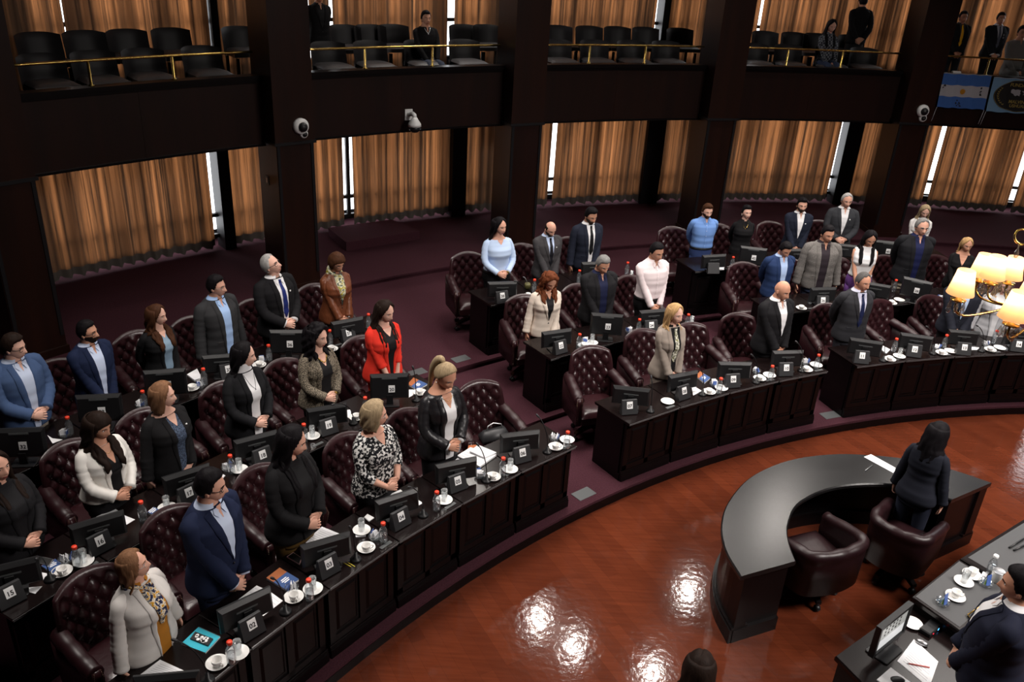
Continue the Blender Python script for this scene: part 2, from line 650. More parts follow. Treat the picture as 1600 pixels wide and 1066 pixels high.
for u0, u1, v in ((339, 357, 290), (703, 725, 270), (1003, 1030, 255), (1311, 1335, 250)):
    mullion(A_(u0, v), A_(u1, v), Z4, ZB0 + 0.1)
up = [
    (8, 97, 30, 'upper curtain left of the light slit above the leftmost balcony chairs'),
    (101, 325, 30, 'upper curtain right of the light slit above the leftmost balcony chairs'),
    (337, 390, 30, 'narrow upper curtain strip left of the second pillar'),
    (482, 515, 20, 'narrow upper curtain behind the standing silhouette in the balcony'),
    (519, 700, 20, 'wide upper curtain behind the seated balcony spectator with a pendant'),
    (711, 786, 20, 'upper curtain strip left of the third pillar'),
    (848, 1026, 20, 'wide upper curtain in the middle balcony bay'),
    (1043, 1102, 20, 'narrow upper curtain strip left of the fourth pillar'),
    (1172, 1187, 20, 'thin upper curtain strip right of the fourth pillar'),
    (1191, 1420, 20, 'wide upper curtain behind the seated woman in plaid in the balcony'),
    (1480, 1489, 30, 'thin upper curtain strip right of the fifth pillar'),
    (1492, 1640, 30, 'upper curtain behind the men above the banners')]
for i, (u0, u1, v, lb) in enumerate(up):
    curtain(A_(u0, v), A_(u1, v), ZBF + 0.05, 6.9, lb, 'orange curtains above the balcony', False, 40 + i)
mullion(A_(326, 30), A_(337, 30), ZBF, 6.9)
mullion(A_(1033, 20), A_(1043, 20), ZBF, 6.9)

# brass rails on the balcony ledge
RLAB = ['brass rail on the leftmost balcony front', 'brass rail on the second balcony front above the dome camera',
        'brass rail on the middle balcony front', 'brass rail on the balcony front with the seated woman in plaid', 'brass rail above the two hanging banners']
for k, (c0, c1) in enumerate(BAYS[:5]):
    a0, a1 = c0 + 1.1, c1 - 1.1
    t = thing('brass_rail', RLAB[k], 'railing', pol(RB + 0.05, (a0 + a1) / 2, ZB1), 0, 'brass balcony rails')
    base = V(t.location)
    mb = MB()
    zt = 3.82
    mb.tube([pol(RB + 0.05, a0 + (a1 - a0) * j / 16, zt) - base for j in range(17)], 0.017, 8)
    mb.build('handrail', M_BRASS, t)
    for fr in (0.30, 0.64):
        mb = MB()
        p = pol(RB + 0.05, a0 + (a1 - a0) * fr, ZB1) - base
        mb.lathe([(0.035, 0), (0.035, 0.012), (0.017, 0.02), (0.017, 0.29)], 10, M=MX.Translation(p))
        mb.build('post', M_BRASS, t)

# low carpeted podium by the second bay
mb = MB()
q = [at(513, 356, Z4 + 0.16), at(541, 379, Z4 + 0.16), at(656, 361, Z4 + 0.16), at(612, 343, Z4 + 0.16)]
mb.loft([[p - V((0, 0, 0.158)) for p in q], q], 0, True, False)
tag(mb.build('podium', M_CARPET), 'low burgundy carpeted podium in front of the curtains', 'podium')

# grey floor boxes in the carpet
for u, v, z, lb in ((912, 772, Z1, 'grey floor socket plate at the end of the front desk row'), (720, 561, Z3, 'grey floor plate on the carpet near the upper step'),
                    (652, 582, Z3, 'grey floor plate on the carpet right of the woman in red'), (1297, 649, Z1, 'grey floor plate between the two right front desk rows'),
                    (1302, 652, Z1, None)):
    if lb is None:
        continue
    mb = MB()
    mb.rbox(0.24, 0.15, 0.006, 0.01)
    o = mb.build('floor_plate', M_PLATE)
    P = at(u, v, z)
    o.location = P
    o.rotation_euler = (0, 0, yaw_in(P))
    tag(o, lb, 'floor plate', 'grey plates in the carpet')


# ------------------------------------------------------------------ desks
def make_desk(w, R):
    """local frame: front edge on y = 0, +y away from the hall's centre, x along the row"""
    root = thing('desk', 'black mahogany desk', 'desk')
    k = (R + 0.56) / R
    h = w / 2 - 0.004
    mb = MB()
    for z0, z1, ins in ((DH - 0.034, DH - 0.012, 0.008), (DH - 0.012, DH, 0.0)):
        y0 = ins
        mb.loft([[(-h + ins, y0, z0), (h - ins, y0, z0), (h * k - ins, 0.56, z0), (-h * k + ins, 0.56, z0)],
                 [(-h + ins, y0, z1 - 0.004), (h - ins, y0, z1 - 0.004), (h * k - ins, 0.56, z1 - 0.004), (-h * k + ins, 0.56, z1 - 0.004)],
                 [(-h + ins + 0.004, y0 + 0.004, z1), (h - ins - 0.004, y0 + 0.004, z1), (h * k - ins - 0.004, 0.556, z1), (-h * k + ins + 0.004, 0.556, z1)]], 0, True, False)
    mb.build('worktop', M_TOP, root)
    mb = MB()
    mb.box((-h, -0.003, DH - 0.011), (h, 0.001, DH - 0.006))
    mb.box((-h + 0.006, 0.004, DH - 0.030), (h - 0.006, 0.008, DH - 0.024))
    mb.build('edge_strip', M_EDGE, root)
    g = h - 0.02
    mb = MB()
    mb.box((-g, 0.065, 0.0), (g, 0.095, DH - 0.034))
    for x0, x1 in ((-g, -g + 0.06), (-0.03, 0.03), (g - 0.06, g)):
        mb.box((x0, 0.050, 0.13), (x1, 0.066, DH - 0.034))
    for z0, z1 in ((0.13, 0.19), (DH - 0.10, DH - 0.034)):
        mb.box((-g, 0.050, z0), (g, 0.0655, z1))
    for sx in (-1, 1):
        cx = sx * (g - 0.03 + 0.0) / 2
        hw = (g - 0.09) / 2 - 0.02
        mb.loft([[(cx - hw, 0.066, 0.215), (cx + hw, 0.066, 0.215), (cx + hw, 0.066, DH - 0.125), (cx - hw, 0.066, DH - 0.125)],
                 [(cx - hw + 0.025, 0.054, 0.24), (cx + hw - 0.025, 0.054, 0.24), (cx + hw - 0.025, 0.054, DH - 0.15), (cx - hw + 0.025, 0.054, DH - 0.15)]], 0, True, False)
        # side gable
        mb.box((sx * g - 0.015, 0.095, 0.0), (sx * g + 0.015, 0.52, DH - 0.034))
    mb.build('front_panel', M_WOOD, root)
    mb = MB()
    mb.box((-g - 0.012, 0.030, 0.0), (g + 0.012, 0.066, 0.085))
    mb.box((-g - 0.012, 0.037, 0.085), (g + 0.012, 0.066, 0.105))
    mb.box((-g - 0.012, 0.044, 0.105), (g + 0.012, 0.066, 0.125))
    for sx in (-1, 1):
        mb.box((sx * (g + 0.006) - 0.012, 0.066, 0.0), (sx * (g + 0.006) + 0.012, 0.50, 0.085))
    mb.build('plinth', M_WOOD, root)
    mb = MB()
    mb.box((w / 2 - 0.165, 0.035, DH), (w / 2 - 0.045, 0.068, DH + 0.003))
    mb.build('name_plate', M_PLATE, root)
    return root


DESKS = {}      # number -> (row, start angle, unit angle)
U1, U2, U3 = 3.494, 3.13, 2.80


def row_units(row, first, start, n, u):
    for i in range(n):
        DESKS[first + i] = (row, start + i * u, u)


row_units(1, 1, 27.756, 6, U1)
row_units(1, 7, 52.168, 4, U1)
row_units(1, 11, 68.215, 4, U1)
row_units(2, 15, 27.8, 6, U2)
row_units(2, 22, 52.72, 3, U2)
row_units(2, 25, 67.6, 5, U2)
row_units(3, 32, 31.6, 6, 2.76)
row_units(3, 38, 53.35, 3, 2.80)
row_units(3, 41, 66.3, 6, 2.86)
ROWNAME = {1: 'front row', 2: 'middle row', 3: 'back row'}
WHO = {1: 'before the person in patterned scarf', 25: 'before the person in blue suit', 27: 'before the person in white sleeveless top', 29: 'below the person in black V neck top',
       39: 'before the bald person in grey suit', 40: 'before the tall person in navy suit', 41: 'before the person in denim shirt', 43: 'before the bearded person in navy blazer',
       44: 'before the silver haired person in grey suit', 46: 'at its far right end'}
_protos = {}
for num, (row, a, u) in sorted(DESKS.items()):
    R = RROW[row]
    key = (row, u)
    P = pol(R, a + u / 2, ZROW[row])
    rz = yaw_in(P) + pi
    lb = 'black mahogany desk unit of the %s %s' % (ROWNAME[row], ('carrying seat number %02d' % num) if num not in WHO else WHO[num])
    if key not in _protos:
        d = make_desk(2 * R * sin(RD(u / 2)), R)
        d.location, d.rotation_euler = P, (0, 0, rz)
        d['label'], d['group'] = lb, 'dark mahogany desks in curved rows'
        _protos[key] = d
    else:
        dup(_protos[key], P, rz, lb, 'dark mahogany desks in curved rows')


# ------------------------------------------------------------------ leather armchairs
def squircle(u, v, k=0.62):
    kv = k if v > 0 else 0.18
    return u * sqrt(max(0.0, 1 - v * v * kv * 0.5 * (1 if v > 0 else 1))), v * sqrt(max(0.0, 1 - u * u * kv * 0.5))


def tuft(x, z, px=0.125, pz=0.165):
    a, b = x / px + z / pz, x / px - z / pz
    return (abs(sin(pi * a / 1.0)) * abs(sin(pi * b / 1.0))) ** 0.45


def back_pt(u, v, side):
    """side +1: the tufted face, -1: the plain rear"""
    uu, vv = squircle(u, v)
    hw, hh = 0.275 + 0.02 * (v + 1) * 0.5, 0.335
    x, z = uu * hw, 0.70 + vv * hh
    rim = (1 - abs(u) ** 6) * (1 - abs(v) ** 6)
    y = -0.235 - 0.105 * (z - 0.37) / 0.66 + 0.085 * (x / hw) ** 2
    if side > 0:
        core = max(0.0, min(1.0, (0.84 - max(abs(u), abs(v) * 1.0)) / 0.10))
        y += 0.045 * rim ** 0.5 + core * (0.036 * tuft(x, z - 0.70) - 0.030)
    else:
        y -= 0.035 * rim ** 0.5
    return (x, y, z)


def make_chair(rear_detail=False):
    t = thing('armchair', 'burgundy tufted leather armchair', 'armchair')
    mb = MB()
    n = 44
    mb.grid(lambda a, b: back_pt(2 * a - 1, 2 * b - 1, 1), n, n, 0)
    mb.grid(lambda a, b: back_pt(1 - 2 * a, 2 * b - 1, -1), n, 14, 0)
    pz, px = 0.165, 0.125
    for i in range(-4, 5):
        for j in range(-4, 5):
            x = (i + j) * px / 2
            z = (i - j) * pz / 2
            if abs(x) < 0.215 and abs(z) < 0.28 and (abs(x) / 0.24) ** 2 + max(0, z / 0.31) ** 3 < 1:
                y = -0.235 - 0.105 * (z + 0.33) / 0.66 + 0.085 * (x / 0.285) ** 2 + 0.020
                mb.lathe([(0.0005, 0.009), (0.008, 0.006), (0.012, 0)], 6, M=MX.Translation((x, y, z + 0.70)) @ MX.Rotation(-pi / 2, 4, 'X'))
    mb.build('backrest', M_LEATHER, t)
    mb = MB()

    def seat(a, b):
        u, v = 2 * a - 1, 2 * b - 1
        return (u * 0.265, v * 0.24 + 0.0, 0.385 + 0.075 * ((1 - abs(u) ** 5) * (1 - abs(v) ** 5)) ** 0.5)
    mb.grid(seat, 20, 20)
    mb.loft([[(-0.265, -0.24, 0.30), (0.265, -0.24, 0.30), (0.265, 0.24, 0.30), (-0.265, 0.24, 0.30)],
             [(-0.265, -0.24, 0.386), (0.265, -0.24, 0.386), (0.265, 0.24, 0.386), (-0.265, 0.24, 0.386)]], 0, True, False)
    mb.build('seat', M_LEATHER, t)
    for sx in (-1, 1):
        mb = MB()
        rings = []
        path = [(0.268, -0.26, 0.700), (0.285, -0.12, 0.685), (0.30, 0.0, 0.668), (0.31, 0.12, 0.648), (0.312, 0.20, 0.628), (0.308, 0.232, 0.60)]
        N = 24
        for i in range(N + 1):
            f = i / N * (len(path) - 1)
            k = min(int(f), len(path) - 2)
            q = f - k
            p = V(path[k]).lerp(V(path[k + 1]), q)
            r = 0.056 + 0.006 * abs(sin(i / N * pi * 4)) - (0.02 * max(0, (i - N + 3) / 3))
            rings.append([(sx * (p.x + 1.05 * r * cos(c)), p.y, p.z + r * sin(c)) for c in [2 * pi * s_ / 12 for s_ in range(12)]])
        mb.loft(rings)
        # padded panel below the roll
        rg = []
        for i in range(9):
            y = -0.25 + 0.46 * i / 8
            zt = 0.69 - 0.11 * i / 8
            rg.append([(sx * 0.262, y, 0.28), (sx * 0.318, y, 0.28), (sx * (0.328), y, 0.45), (sx * 0.332, y, zt), (sx * 0.268, y, zt), (sx * 0.258, y, 0.45)])
        mb.loft(rg)
        arm = mb.build('arm', M_LEATHER2, t)
        mb = MB()
        fr = []
        for p, w in (((0.312, 0.235, 0.655), 0.034), ((0.316, 0.250, 0.60), 0.042), ((0.310, 0.240, 0.52), 0.036), ((0.300, 0.222, 0.42), 0.030), ((0.295, 0.218, 0.30), 0.034)):
            fr.append([(sx * (p[0] - w), p[1], p[2]), (sx * (p[0] + w), p[1], p[2]), (sx * (p[0] + w * 0.8), p[1] - 0.045, p[2]), (sx * (p[0] - w * 0.8), p[1] - 0.045, p[2])])
        mb.loft(fr, 0)
        mb.build('arm_front', M_LEATHER, arm)
        mb = MB()
        for i in range(len(fr) - 1):
            for c in (0, 1):
                a_, b_ = V(fr[i][c]), V(fr[i + 1][c])
                for q in range(4):
                    p = a_.lerp(b_, q / 4)
                    p.x += (0.008 if (c == 0) == (sx > 0) else -0.008)
                    mb.lathe([(0.0045, 0), (0.003, 0.003), (0.0003, 0.0042)], 5, M=MX.Translation(p) @ MX.Rotation(-pi / 2, 4, 'X'))
        mb.build('stud_trim', M_STUD, arm)
    mb = MB()
    mb.lathe([(0.06, 0.12), (0.05, 0.18), (0.028, 0.19), (0.028, 0.28), (0.10, 0.29), (0.10, 0.31)], 14)
    mb.build('column', M_BLACK, t)
    base = None
    for i in range(5):
        a = 2 * pi * i / 5 + 0.3
        mb = MB()
        d = V((cos(a), sin(a), 0))
        s_ = V((-sin(a), cos(a), 0))
        rg = []
        for r, z, w, h in ((0.02, 0.15, 0.03, 0.05), (0.15, 0.135, 0.028, 0.042), (0.27, 0.095, 0.022, 0.035)):
            c = d * r + V((0, 0, z))
            rg.append([c + s_ * w + V((0, 0, -h / 2)), c + s_ * w + V((0, 0, h / 2)), c - s_ * w + V((0, 0, h / 2)), c - s_ * w + V((0, 0, -h / 2))])
        mb.loft(rg, 0, True, False)
        leg = mb.build('leg', M_COLUMN, t)
        mb = MB()
        for q in (-1, 1):
            mb.lathe([(0.004, -0.011), (0.027, -0.011), (0.030, 0), (0.027, 0.011), (0.004, 0.011)], 12,
                     M=MX.Translation(d * 0.265 + s_ * q * 0.015 + V((0, 0, 0.030))) @ MX.Rotation(a, 4, 'Z') @ MX.Rotation(pi / 2, 4, 'X'))
        mb.tube([d * 0.265 + V((0, 0, 0.03)), d * 0.265 + V((0, 0, 0.085))], 0.011, 6)
        mb.build('caster', M_BLACK, leg)
    return t


CHAIR = make_chair()
_cu = [False]


def chair_at(u, v, row, label, jit=0.0, z=None):
    """(u, v): where the photograph shows the top of the backrest"""
    zf = ZROW[row] if z is None else z
    T = at(u, v, zf + 1.035)
    rz = yaw_in(T) + RD(jit)
    off = MX.Rotation(rz, 3, 'Z') @ V((0, -0.34, 0))
    P = V((T.x - off.x, T.y - off.y, zf))
    if row in RROW and z is None and rad(P) < RROW[row] + 0.95:
        P = pol(RROW[row] + 0.95, ang(P), zf)
    if not _cu[0]:
        _cu[0] = True
        CHAIR.location, CHAIR.rotation_euler = P, (0, 0, rz)
        CHAIR['label'], CHAIR['group'] = label, 'burgundy leather armchairs at the desks'
        return CHAIR
    return dup(CHAIR, P, rz, label, 'burgundy leather armchairs at the desks')


for u, v, row, jit, lb in [
    (120, 893, 1, 0, 'burgundy tufted armchair at lower left behind the woman with a patterned scarf'),
    (250, 795, 1, 0, 'burgundy armchair left of the man in navy suit with glasses at desk 02'),
    (388, 730, 1, 5, 'burgundy armchair between the navy-suited man and the long black haired woman'),
    (527, 679, 1, 4, 'burgundy armchair left of the woman in black and white print'),
    (622, 641, 1, 5, 'burgundy armchair right of the woman in black and white print'),
    (762, 604, 1, -14, 'burgundy tufted armchair holding a black handbag behind desk 06'),
    (935, 548, 1, -16, 'empty burgundy armchair at the aisle end behind desk 07'),
    (998, 513, 1, -4, 'burgundy armchair left of the woman in beige blazer at desk 08'),
    (1090, 512, 1, -8, 'empty burgundy armchair right of the woman in beige blazer'),
    (1150, 488, 1, -10, 'burgundy armchair left of the bald man in black suit'),
    (1290, 473, 1, -6, 'burgundy armchair left of the grey-haired man with hands behind back at desk 11'),
    (1387, 478, 1, 12, 'burgundy armchair behind the monitor at desk 12'),
    (1450, 460, 1, 6, 'burgundy armchair left of the man behind the chandelier'),
    (1546, 462, 1, 0, 'burgundy armchair behind the chandelier lamps'),
    (95, 690, 2, 0, 'burgundy armchair behind the woman in white jacket'),
    (210, 640, 2, 0, 'burgundy armchair behind the blonde woman in black jacket'),
    (337, 597, 2, 0, 'burgundy armchair left of the woman in white turtleneck'),
    (430, 562, 2, 8, 'burgundy armchair left of the curly haired woman in tweed cardigan'),
    (555, 525, 2, 0, 'burgundy armchair left of the woman in red blazer'),
    (815, 460, 2, -10, 'burgundy armchair left of the woman in cream blazer at desk 22'),
    (898, 443, 2, 0, 'burgundy armchair between the cream blazer and the grey-haired man in dark jacket'),
    (978, 430, 2, 4, 'burgundy armchair left of the man in pale pink shirt'),
    (1163, 411, 2, -6, 'burgundy armchair left of the man in blue suit in the right block'),
    (1238, 408, 2, 0, 'burgundy armchair between the blue suit and the grey tweed blazer'),
    (1308, 403, 2, 0, 'burgundy armchair behind the man in grey tweed blazer and the woman in white top'),
    (1385, 400, 2, 0, 'burgundy armchair between the woman in white top and the man in black with glasses'),
    (1467, 402, 2, 4, 'burgundy armchair right of the man in black with grey hair and glasses'),
    (80, 569, 3, 6, 'burgundy armchair left of the bearded man in navy suit with glasses'),
    (203, 517, 3, 0, 'burgundy armchair left of the woman with long wavy brown hair'),
    (290, 495, 3, 0, 'burgundy armchair left of the man in charcoal suit with pale blue shirt'),
    (388, 467, 3, 0, 'burgundy armchair left of the man looking up in black suit'),
    (487, 445, 3, 0, 'burgundy armchair left of the woman in brown leather jacket'),
    (740, 400, 3, -12, 'burgundy armchair left of the woman in pale blue blouse at desk 38'),
    (822, 387, 3, 0, 'burgundy armchair between the pale blue blouse and the bald man in grey suit'),
    (893, 375, 3, 0, 'burgundy armchair left of the tall man in navy suit with black tie'),
    (1062, 361, 3, -8, 'burgundy armchair left of the man in denim blue shirt'),
    (1132, 357, 3, 0, 'burgundy armchair between the denim shirt and the woman in black dress'),
    (1212, 352, 3, 0, 'burgundy armchair left of the bearded man in navy blazer'),
    (1290, 351, 3, 0, 'burgundy armchair between the navy blazer and the grey-haired man in grey suit'),
]:
    chair_at(u, v, row, lb, jit)


# ------------------------------------------------------------------ things on the desks
def deskz(n):
    return ZROW[DESKS[n][0]] + DH


def make_monitor(w, h, big):
    t = thing('monitor', 'black monitor', 'monitor')
    mb = MB()
    zb = 0.05 if not big else 0.07
    tilt = MX.Translation((0, 0, zb)) @ MX.Rotation(RD(-6), 4, 'X')
    mb.loft([[(-w / 2, 0.012, 0), (w / 2, 0.012, 0), (w / 2, 0.012, h), (-w / 2, 0.012, h)],
             [(-w / 2, -0.006, 0), (w / 2, -0.006, 0), (w / 2, -0.006, h), (-w / 2, -0.006, h)],
             [(-w / 2 + 0.02, -0.03, 0.02), (w / 2 - 0.02, -0.03, 0.02), (w / 2 - 0.02, -0.03, h - 0.03), (-w / 2 + 0.02, -0.03, h - 0.03)]], 0, True, False, tilt)
    mb.build('housing', M_BLACK, t)
    mb = MB()
    hz = 0.60 if not big else 0.82
    mb.box((-w * 0.20, -0.034, h * hz), (w * 0.20, -0.029, h * (hz + 0.06)), 0, tilt)  # grey bar: highlight on the handle slot put in as colour
    mb.build('back_handle_glint', M_PLATE, t)
    mb = MB()
    mb.box((-w / 2 + 0.012, 0.0121, 0.014), (w / 2 - 0.012, 0.0131, h - 0.012), 0, tilt)
    mb.build('screen', M_DARK, t)
    mb = MB()
    nh = 0.12 if not big else 0.05
    mb.rbox(0.20, 0.15, 0.012, 0.02)
    mb.loft([[(-0.035, -0.035, 0.01), (0.035, -0.035, 0.01), (0.035, -0.005, 0.01), (-0.035, -0.005, 0.01)],
             [(-0.03, -0.035, zb + nh), (0.03, -0.035, zb + nh), (0.03, -0.012, zb + nh), (-0.03, -0.012, zb + nh)]], 0, True, False)
    mb.build('stand', M_BLACK, t)
    return t


def put_label(parent, num, M, w=0.066, h=0.078):
    mb = MB()
    mb.box((-w / 2, -0.0012, -h / 2), (w / 2, 0.0006, h / 2))
    lab = mb.build('number_label', M_LABEL, parent)
    lab.matrix_local = M
    tx = text_mesh('%02d' % num, 0.050, 'number', M_INK)
    tx.parent = lab
    tx.matrix_local = MX.Translation((0, -0.0016, -0.010)) @ MX.Rotation(pi / 2, 4, 'X')
    tx.scale = (1.0, 1.0, 1)
    return lab


MON = {False: make_monitor(0.40, 0.205, False), True: make_monitor(0.40, 0.275, True)}
_mu = {False: False, True: False}


def monitor(num, p0, p1, big=False):
    zt = deskz(num) + (0.250 if not big else 0.345)
    A, B = at(*p0, zt), at(*p1, zt)
    d = B - A
    rz = atan2(d.y, d.x)
    c = (A + B) / 2
    lb = ('large black monitor with the number %02d stuck on its back' if big else 'slim black monitor with a grey slot standing behind number stand %02d') % num
    if num in WHO:
        lb = 'slim black monitor on the desk ' + WHO[num]
    if not _mu[big]:
        _mu[big] = True
        o = MON[big]
        o.location, o.rotation_euler = (c.x, c.y, deskz(num)), (0, 0, rz)
        o['label'], o['group'] = lb, 'black monitors on the desks'
    else:
        o = dup(MON[big], (c.x, c.y, deskz(num)), rz, lb, 'black monitors on the desks')
        for ch in list(o.children):
            if ch.name.startswith('number_label'):
                for g in list(ch.children):
                    bpy.data.objects.remove(g)
                bpy.data.objects.remove(ch)
    if big:
        put_label(o, num, MX.Translation((0, 0, 0.07)) @ MX.Rotation(RD(-6), 4, 'X') @ MX.Translation((0.02, -0.0335, 0.118)))
    return o


for num, p0, p1, big in [
    (1, (209, 1062), (308, 1053), 0), (2, (343, 957), (422, 920), 0), (3, (471, 856), (547, 834), 0), (4, (590, 785), (652, 765), 0),
    (5, (681, 729), (746, 716), 0), (6, (783, 681), (844, 674), 0), (7, (959, 604), (1016, 610), 0), (8, (1045, 589), (1093, 580), 0),
    (9, (1123, 567), (1176, 568), 0), (10, (1209, 550), (1256, 549), 0), (11, (1331, 529), (1378, 536), 0), (12, (1408, 521), (1459, 528), 0),
    (13, (1484, 516), (1532, 520), 0), (14, (1573, 516), (1620, 519), 0), (15, (-25, 893), (45, 876), 0), (16, (111, 824), (190, 801), 0),
    (17, (257, 748), (325, 727), 0), (18, (374, 689), (425, 676), 0), (19, (481, 641), (540, 632), 0), (20, (580, 587), (637, 585), 1),
    (22, (846, 521), (896, 514), 0), (23, (927, 490), (972, 493), 1), (24, (1003, 487), (1041, 484), 0), (26, (1269, 451), (1307, 450), 0),
    (27, (1352, 441), (1388, 447), 0), (28, (1415, 433), (1455, 442), 1), (32, (-14, 673), (69, 670), 1), (33, (119, 620), (185, 617), 1),
    (34, (227, 581), (285, 577), 1), (35, (325, 557), (367, 554), 0), (36, (427, 517), (471, 517), 1), (37, (519, 505), (567, 496), 0),
    (38, (765, 442), (806, 441), 0), (40, (912, 411), (948, 410), 0), (41, (1099, 400), (1135, 398), 0), (42, (1161, 385), (1196, 389), 1),
    (43, (1232, 390), (1264, 390), 0), (44, (1304, 381), (1334, 384), 0), (45, (1374, 376), (1404, 379), 1)]:
    monitor(num, p0, p1, bool(big))


def number_stand(num, u, v, jit=0, col=None, blank=False):
    """a black wedge with a sloping face and a white number"""
    z = deskz(num)
    P = at(u, v, z + 0.105)
    rz = yaw_in(P) + pi + RD(jit)
    off = MX.Rotation(rz, 3, 'Z') @ V((0, 0.035, 0))
    t = thing('number_stand', 'charcoal sloping stand with the white number %02d on the desk' % num if not blank else 'charcoal sloping stand without a number before the denim-shirted man', 'number stand',
              (P.x + off.x, P.y + off.y, z), rz, 'number stands on the desks')
    if 'wedge' not in _shared:
        mb = MB()
        mb.loft([[(-0.090, -0.040, 0), (0.090, -0.040, 0), (0.090, 0.035, 0), (-0.090, 0.035, 0)],
                 [(-0.090, -0.050, 0.012), (0.090, -0.050, 0.012), (0.090, 0.035, 0.012), (-0.090, 0.035, 0.012)],
                 [(-0.086, 0.0, 0.158), (0.086, 0.0, 0.158), (0.086, 0.024, 0.158), (-0.086, 0.024, 0.158)],
                 [(-0.082, 0.003, 0.161), (0.082, 0.003, 0.161), (0.082, 0.021, 0.161), (-0.082, 0.021, 0.161)]], 0, True, False)
        _shared['wedge'] = mb.mesh('housing', M_BLACK2)
    o = bpy.data.objects.new('housing', _shared['wedge'])
    COL.objects.link(o)
    o.parent = t
    if not blank:
        put_label(t, num, MX.Translation((0, -0.0190, 0.108)) @ MX.Rotation(RD(-19), 4, 'X'))
    return t


_shared = {}
for num, u, v, jit in [(2, 396, 978, -8), (3, 516, 883, -6), (4, 629, 809, -2), (5, 717, 753, -10), (6, 818, 709, -14), (7, 985, 635, -22), (8, 1071, 612, 2),
                       (9, 1147, 594, -16), (10, 1230, 576, -16), (11, 1348, 557, -26), (12, 1430, 547, -28), (13, 1508, 544, -20), (14, 1593, 539, -20),
                       (15, 17, 928, -8), (16, 158, 847, -4), (17, 297, 771, -4), (18, 412, 712, -6), (19, 515, 665, -10), (22, 878, 541, 0), (24, 1019, 509, -12),
                       (26, 1287, 470, -10), (35, 358, 578, -12), (37, 546, 521, 0), (38, 786, 463, -8)]:
    number_stand(num, u, v, jit)
number_stand(41, 1116, 418, -14, blank=True)

# cups, saucers, bottles, glasses: one shape of each kind, shared meshes
mb = MB()
mb.lathe([(0.02, 0), (0.045, 0.004), (0.074, 0.017), (0.076, 0.020), (0.072, 0.019), (0.045, 0.008), (0.02, 0.006)], 26)
_shared['saucer'] = mb.mesh('saucer', M_CHINA)
mb = MB()
mb.lathe([(0.018, 0), (0.024, 0.002), (0.030, 0.018), (0.036, 0.040), (0.0385, 0.060), (0.0365, 0.060), (0.033, 0.038), (0.026, 0.014), (0.012, 0.006)], 24)
_shared['cup'] = mb.mesh('bowl', M_CHINA)
mb = MB()
mb.tube([(0.034, 0, 0.048), (0.052, 0, 0.050), (0.058, 0, 0.038), (0.050, 0, 0.022), (0.030, 0, 0.016)], 0.0042, 6)
_shared['handle'] = mb.mesh('handle', M_CHINA)
mb = MB()
mb.lathe([(0.026, 0), (0.033, 0.004), (0.034, 0.02), (0.034, 0.105), (0.031, 0.125), (0.019, 0.150), (0.0165, 0.16), (0.0165, 0.180)], 18)
_shared['bottle'] = mb.mesh('body', M_GLASS)
mb = MB()
mb.lathe([(0.024, 0.006), (0.0312, 0.008), (0.0315, 0.03), (0.0315, 0.088), (0.01, 0.088)], 16)
_shared['water'] = mb.mesh('water', M_WATER)
mb = MB()
mb.lathe([(0.0195, 0.172), (0.0205, 0.174), (0.0205, 0.192), (0.0185, 0.196), (0.004, 0.196)], 16)
_shared['cap'] = mb.mesh('cap', M_RED)
mb = MB()
mb.lathe([(0.020, 0), (0.026, 0.002), (0.031, 0.115), (0.0295, 0.115), (0.0245, 0.008), (0.01, 0.007)], 18)
_shared['glass'] = mb.mesh('drinking_glass', M_GLASS)
mb = MB()
for sx in (-1, 1):
    pass
mb.lathe([(0.045, 0), (0.05, 0.003), (0.056, 0.035), (0.054, 0.035), (0.047, 0.006), (0.01, 0.005)], 8)
_shared['dish'] = mb.mesh('dish', M_GLASS)


def link(mesh, name, parent=None):
    o = bpy.data.objects.new(name, _shared[mesh])
    COL.objects.link(o)
    if parent:
        o.parent = parent
    return o


def where(num):
    return 'desk %02d' % num if num not in WHO else 'the desk ' + WHO[num]


def saucer(num, u, v, what='beneath the cup', z=None):
    o = link('saucer', 'saucer')
    o.location = at(u, v, (deskz(num) if z is None else z) + 0.008)
    o.location.z = deskz(num) if z is None else z
    return tag(o, 'white saucer %s on %s' % (what, where(num)), 'saucer', 'saucers on the desks')


def cup(num, u, v, rz=None):
    saucer(num, u, v + 1)
    P = at(u, v, deskz(num) + 0.035)
    t = thing('coffee_cup', 'white coffee cup on its saucer at %s' % where(num), 'cup', (P.x, P.y, deskz(num) + 0.0075), RD(random.uniform(-70, 60)) if rz is None else rz, 'coffee cups on the desks')
    link('cup', 'bowl', t)
    link('handle', 'handle', t)
    return t


def bottle(num, u, v):
    """(u, v): the middle of the bottle's foot"""
    P = at(u, v, deskz(num) + 0.01)
    t = thing('water_bottle', 'red capped water bottle standing on %s' % where(num), 'bottle', (P.x, P.y, deskz(num)), 0, 'water bottles on the desks')
    link('bottle', 'body', t)
    link('water', 'water', t)
    link('cap', 'cap', t)
    return t


def glass(num, u, v, sau=True):
    P = at(u, v, deskz(num) + 0.01)
    if sau:
        s_ = link('saucer', 'saucer')
        s_.location = (P.x, P.y, deskz(num))
        tag(s_, 'white saucer under the drinking glass on %s' % where(num), 'saucer', 'saucers on the desks')
    o = link('glass', 'drinking_glass')
    o.location = (P.x, P.y, deskz(num) + (0.008 if sau else 0))
    return tag(o, 'clear drinking glass standing on %s' % where(num), 'drinking glass', 'drinking glasses on the desks')


M_BLUEP = mat('blue_packet', (0.06, 0.12, 0.36), 0.5)
M_YELLOW = mat('yellow_packet', (0.65, 0.52, 0.05), 0.5)


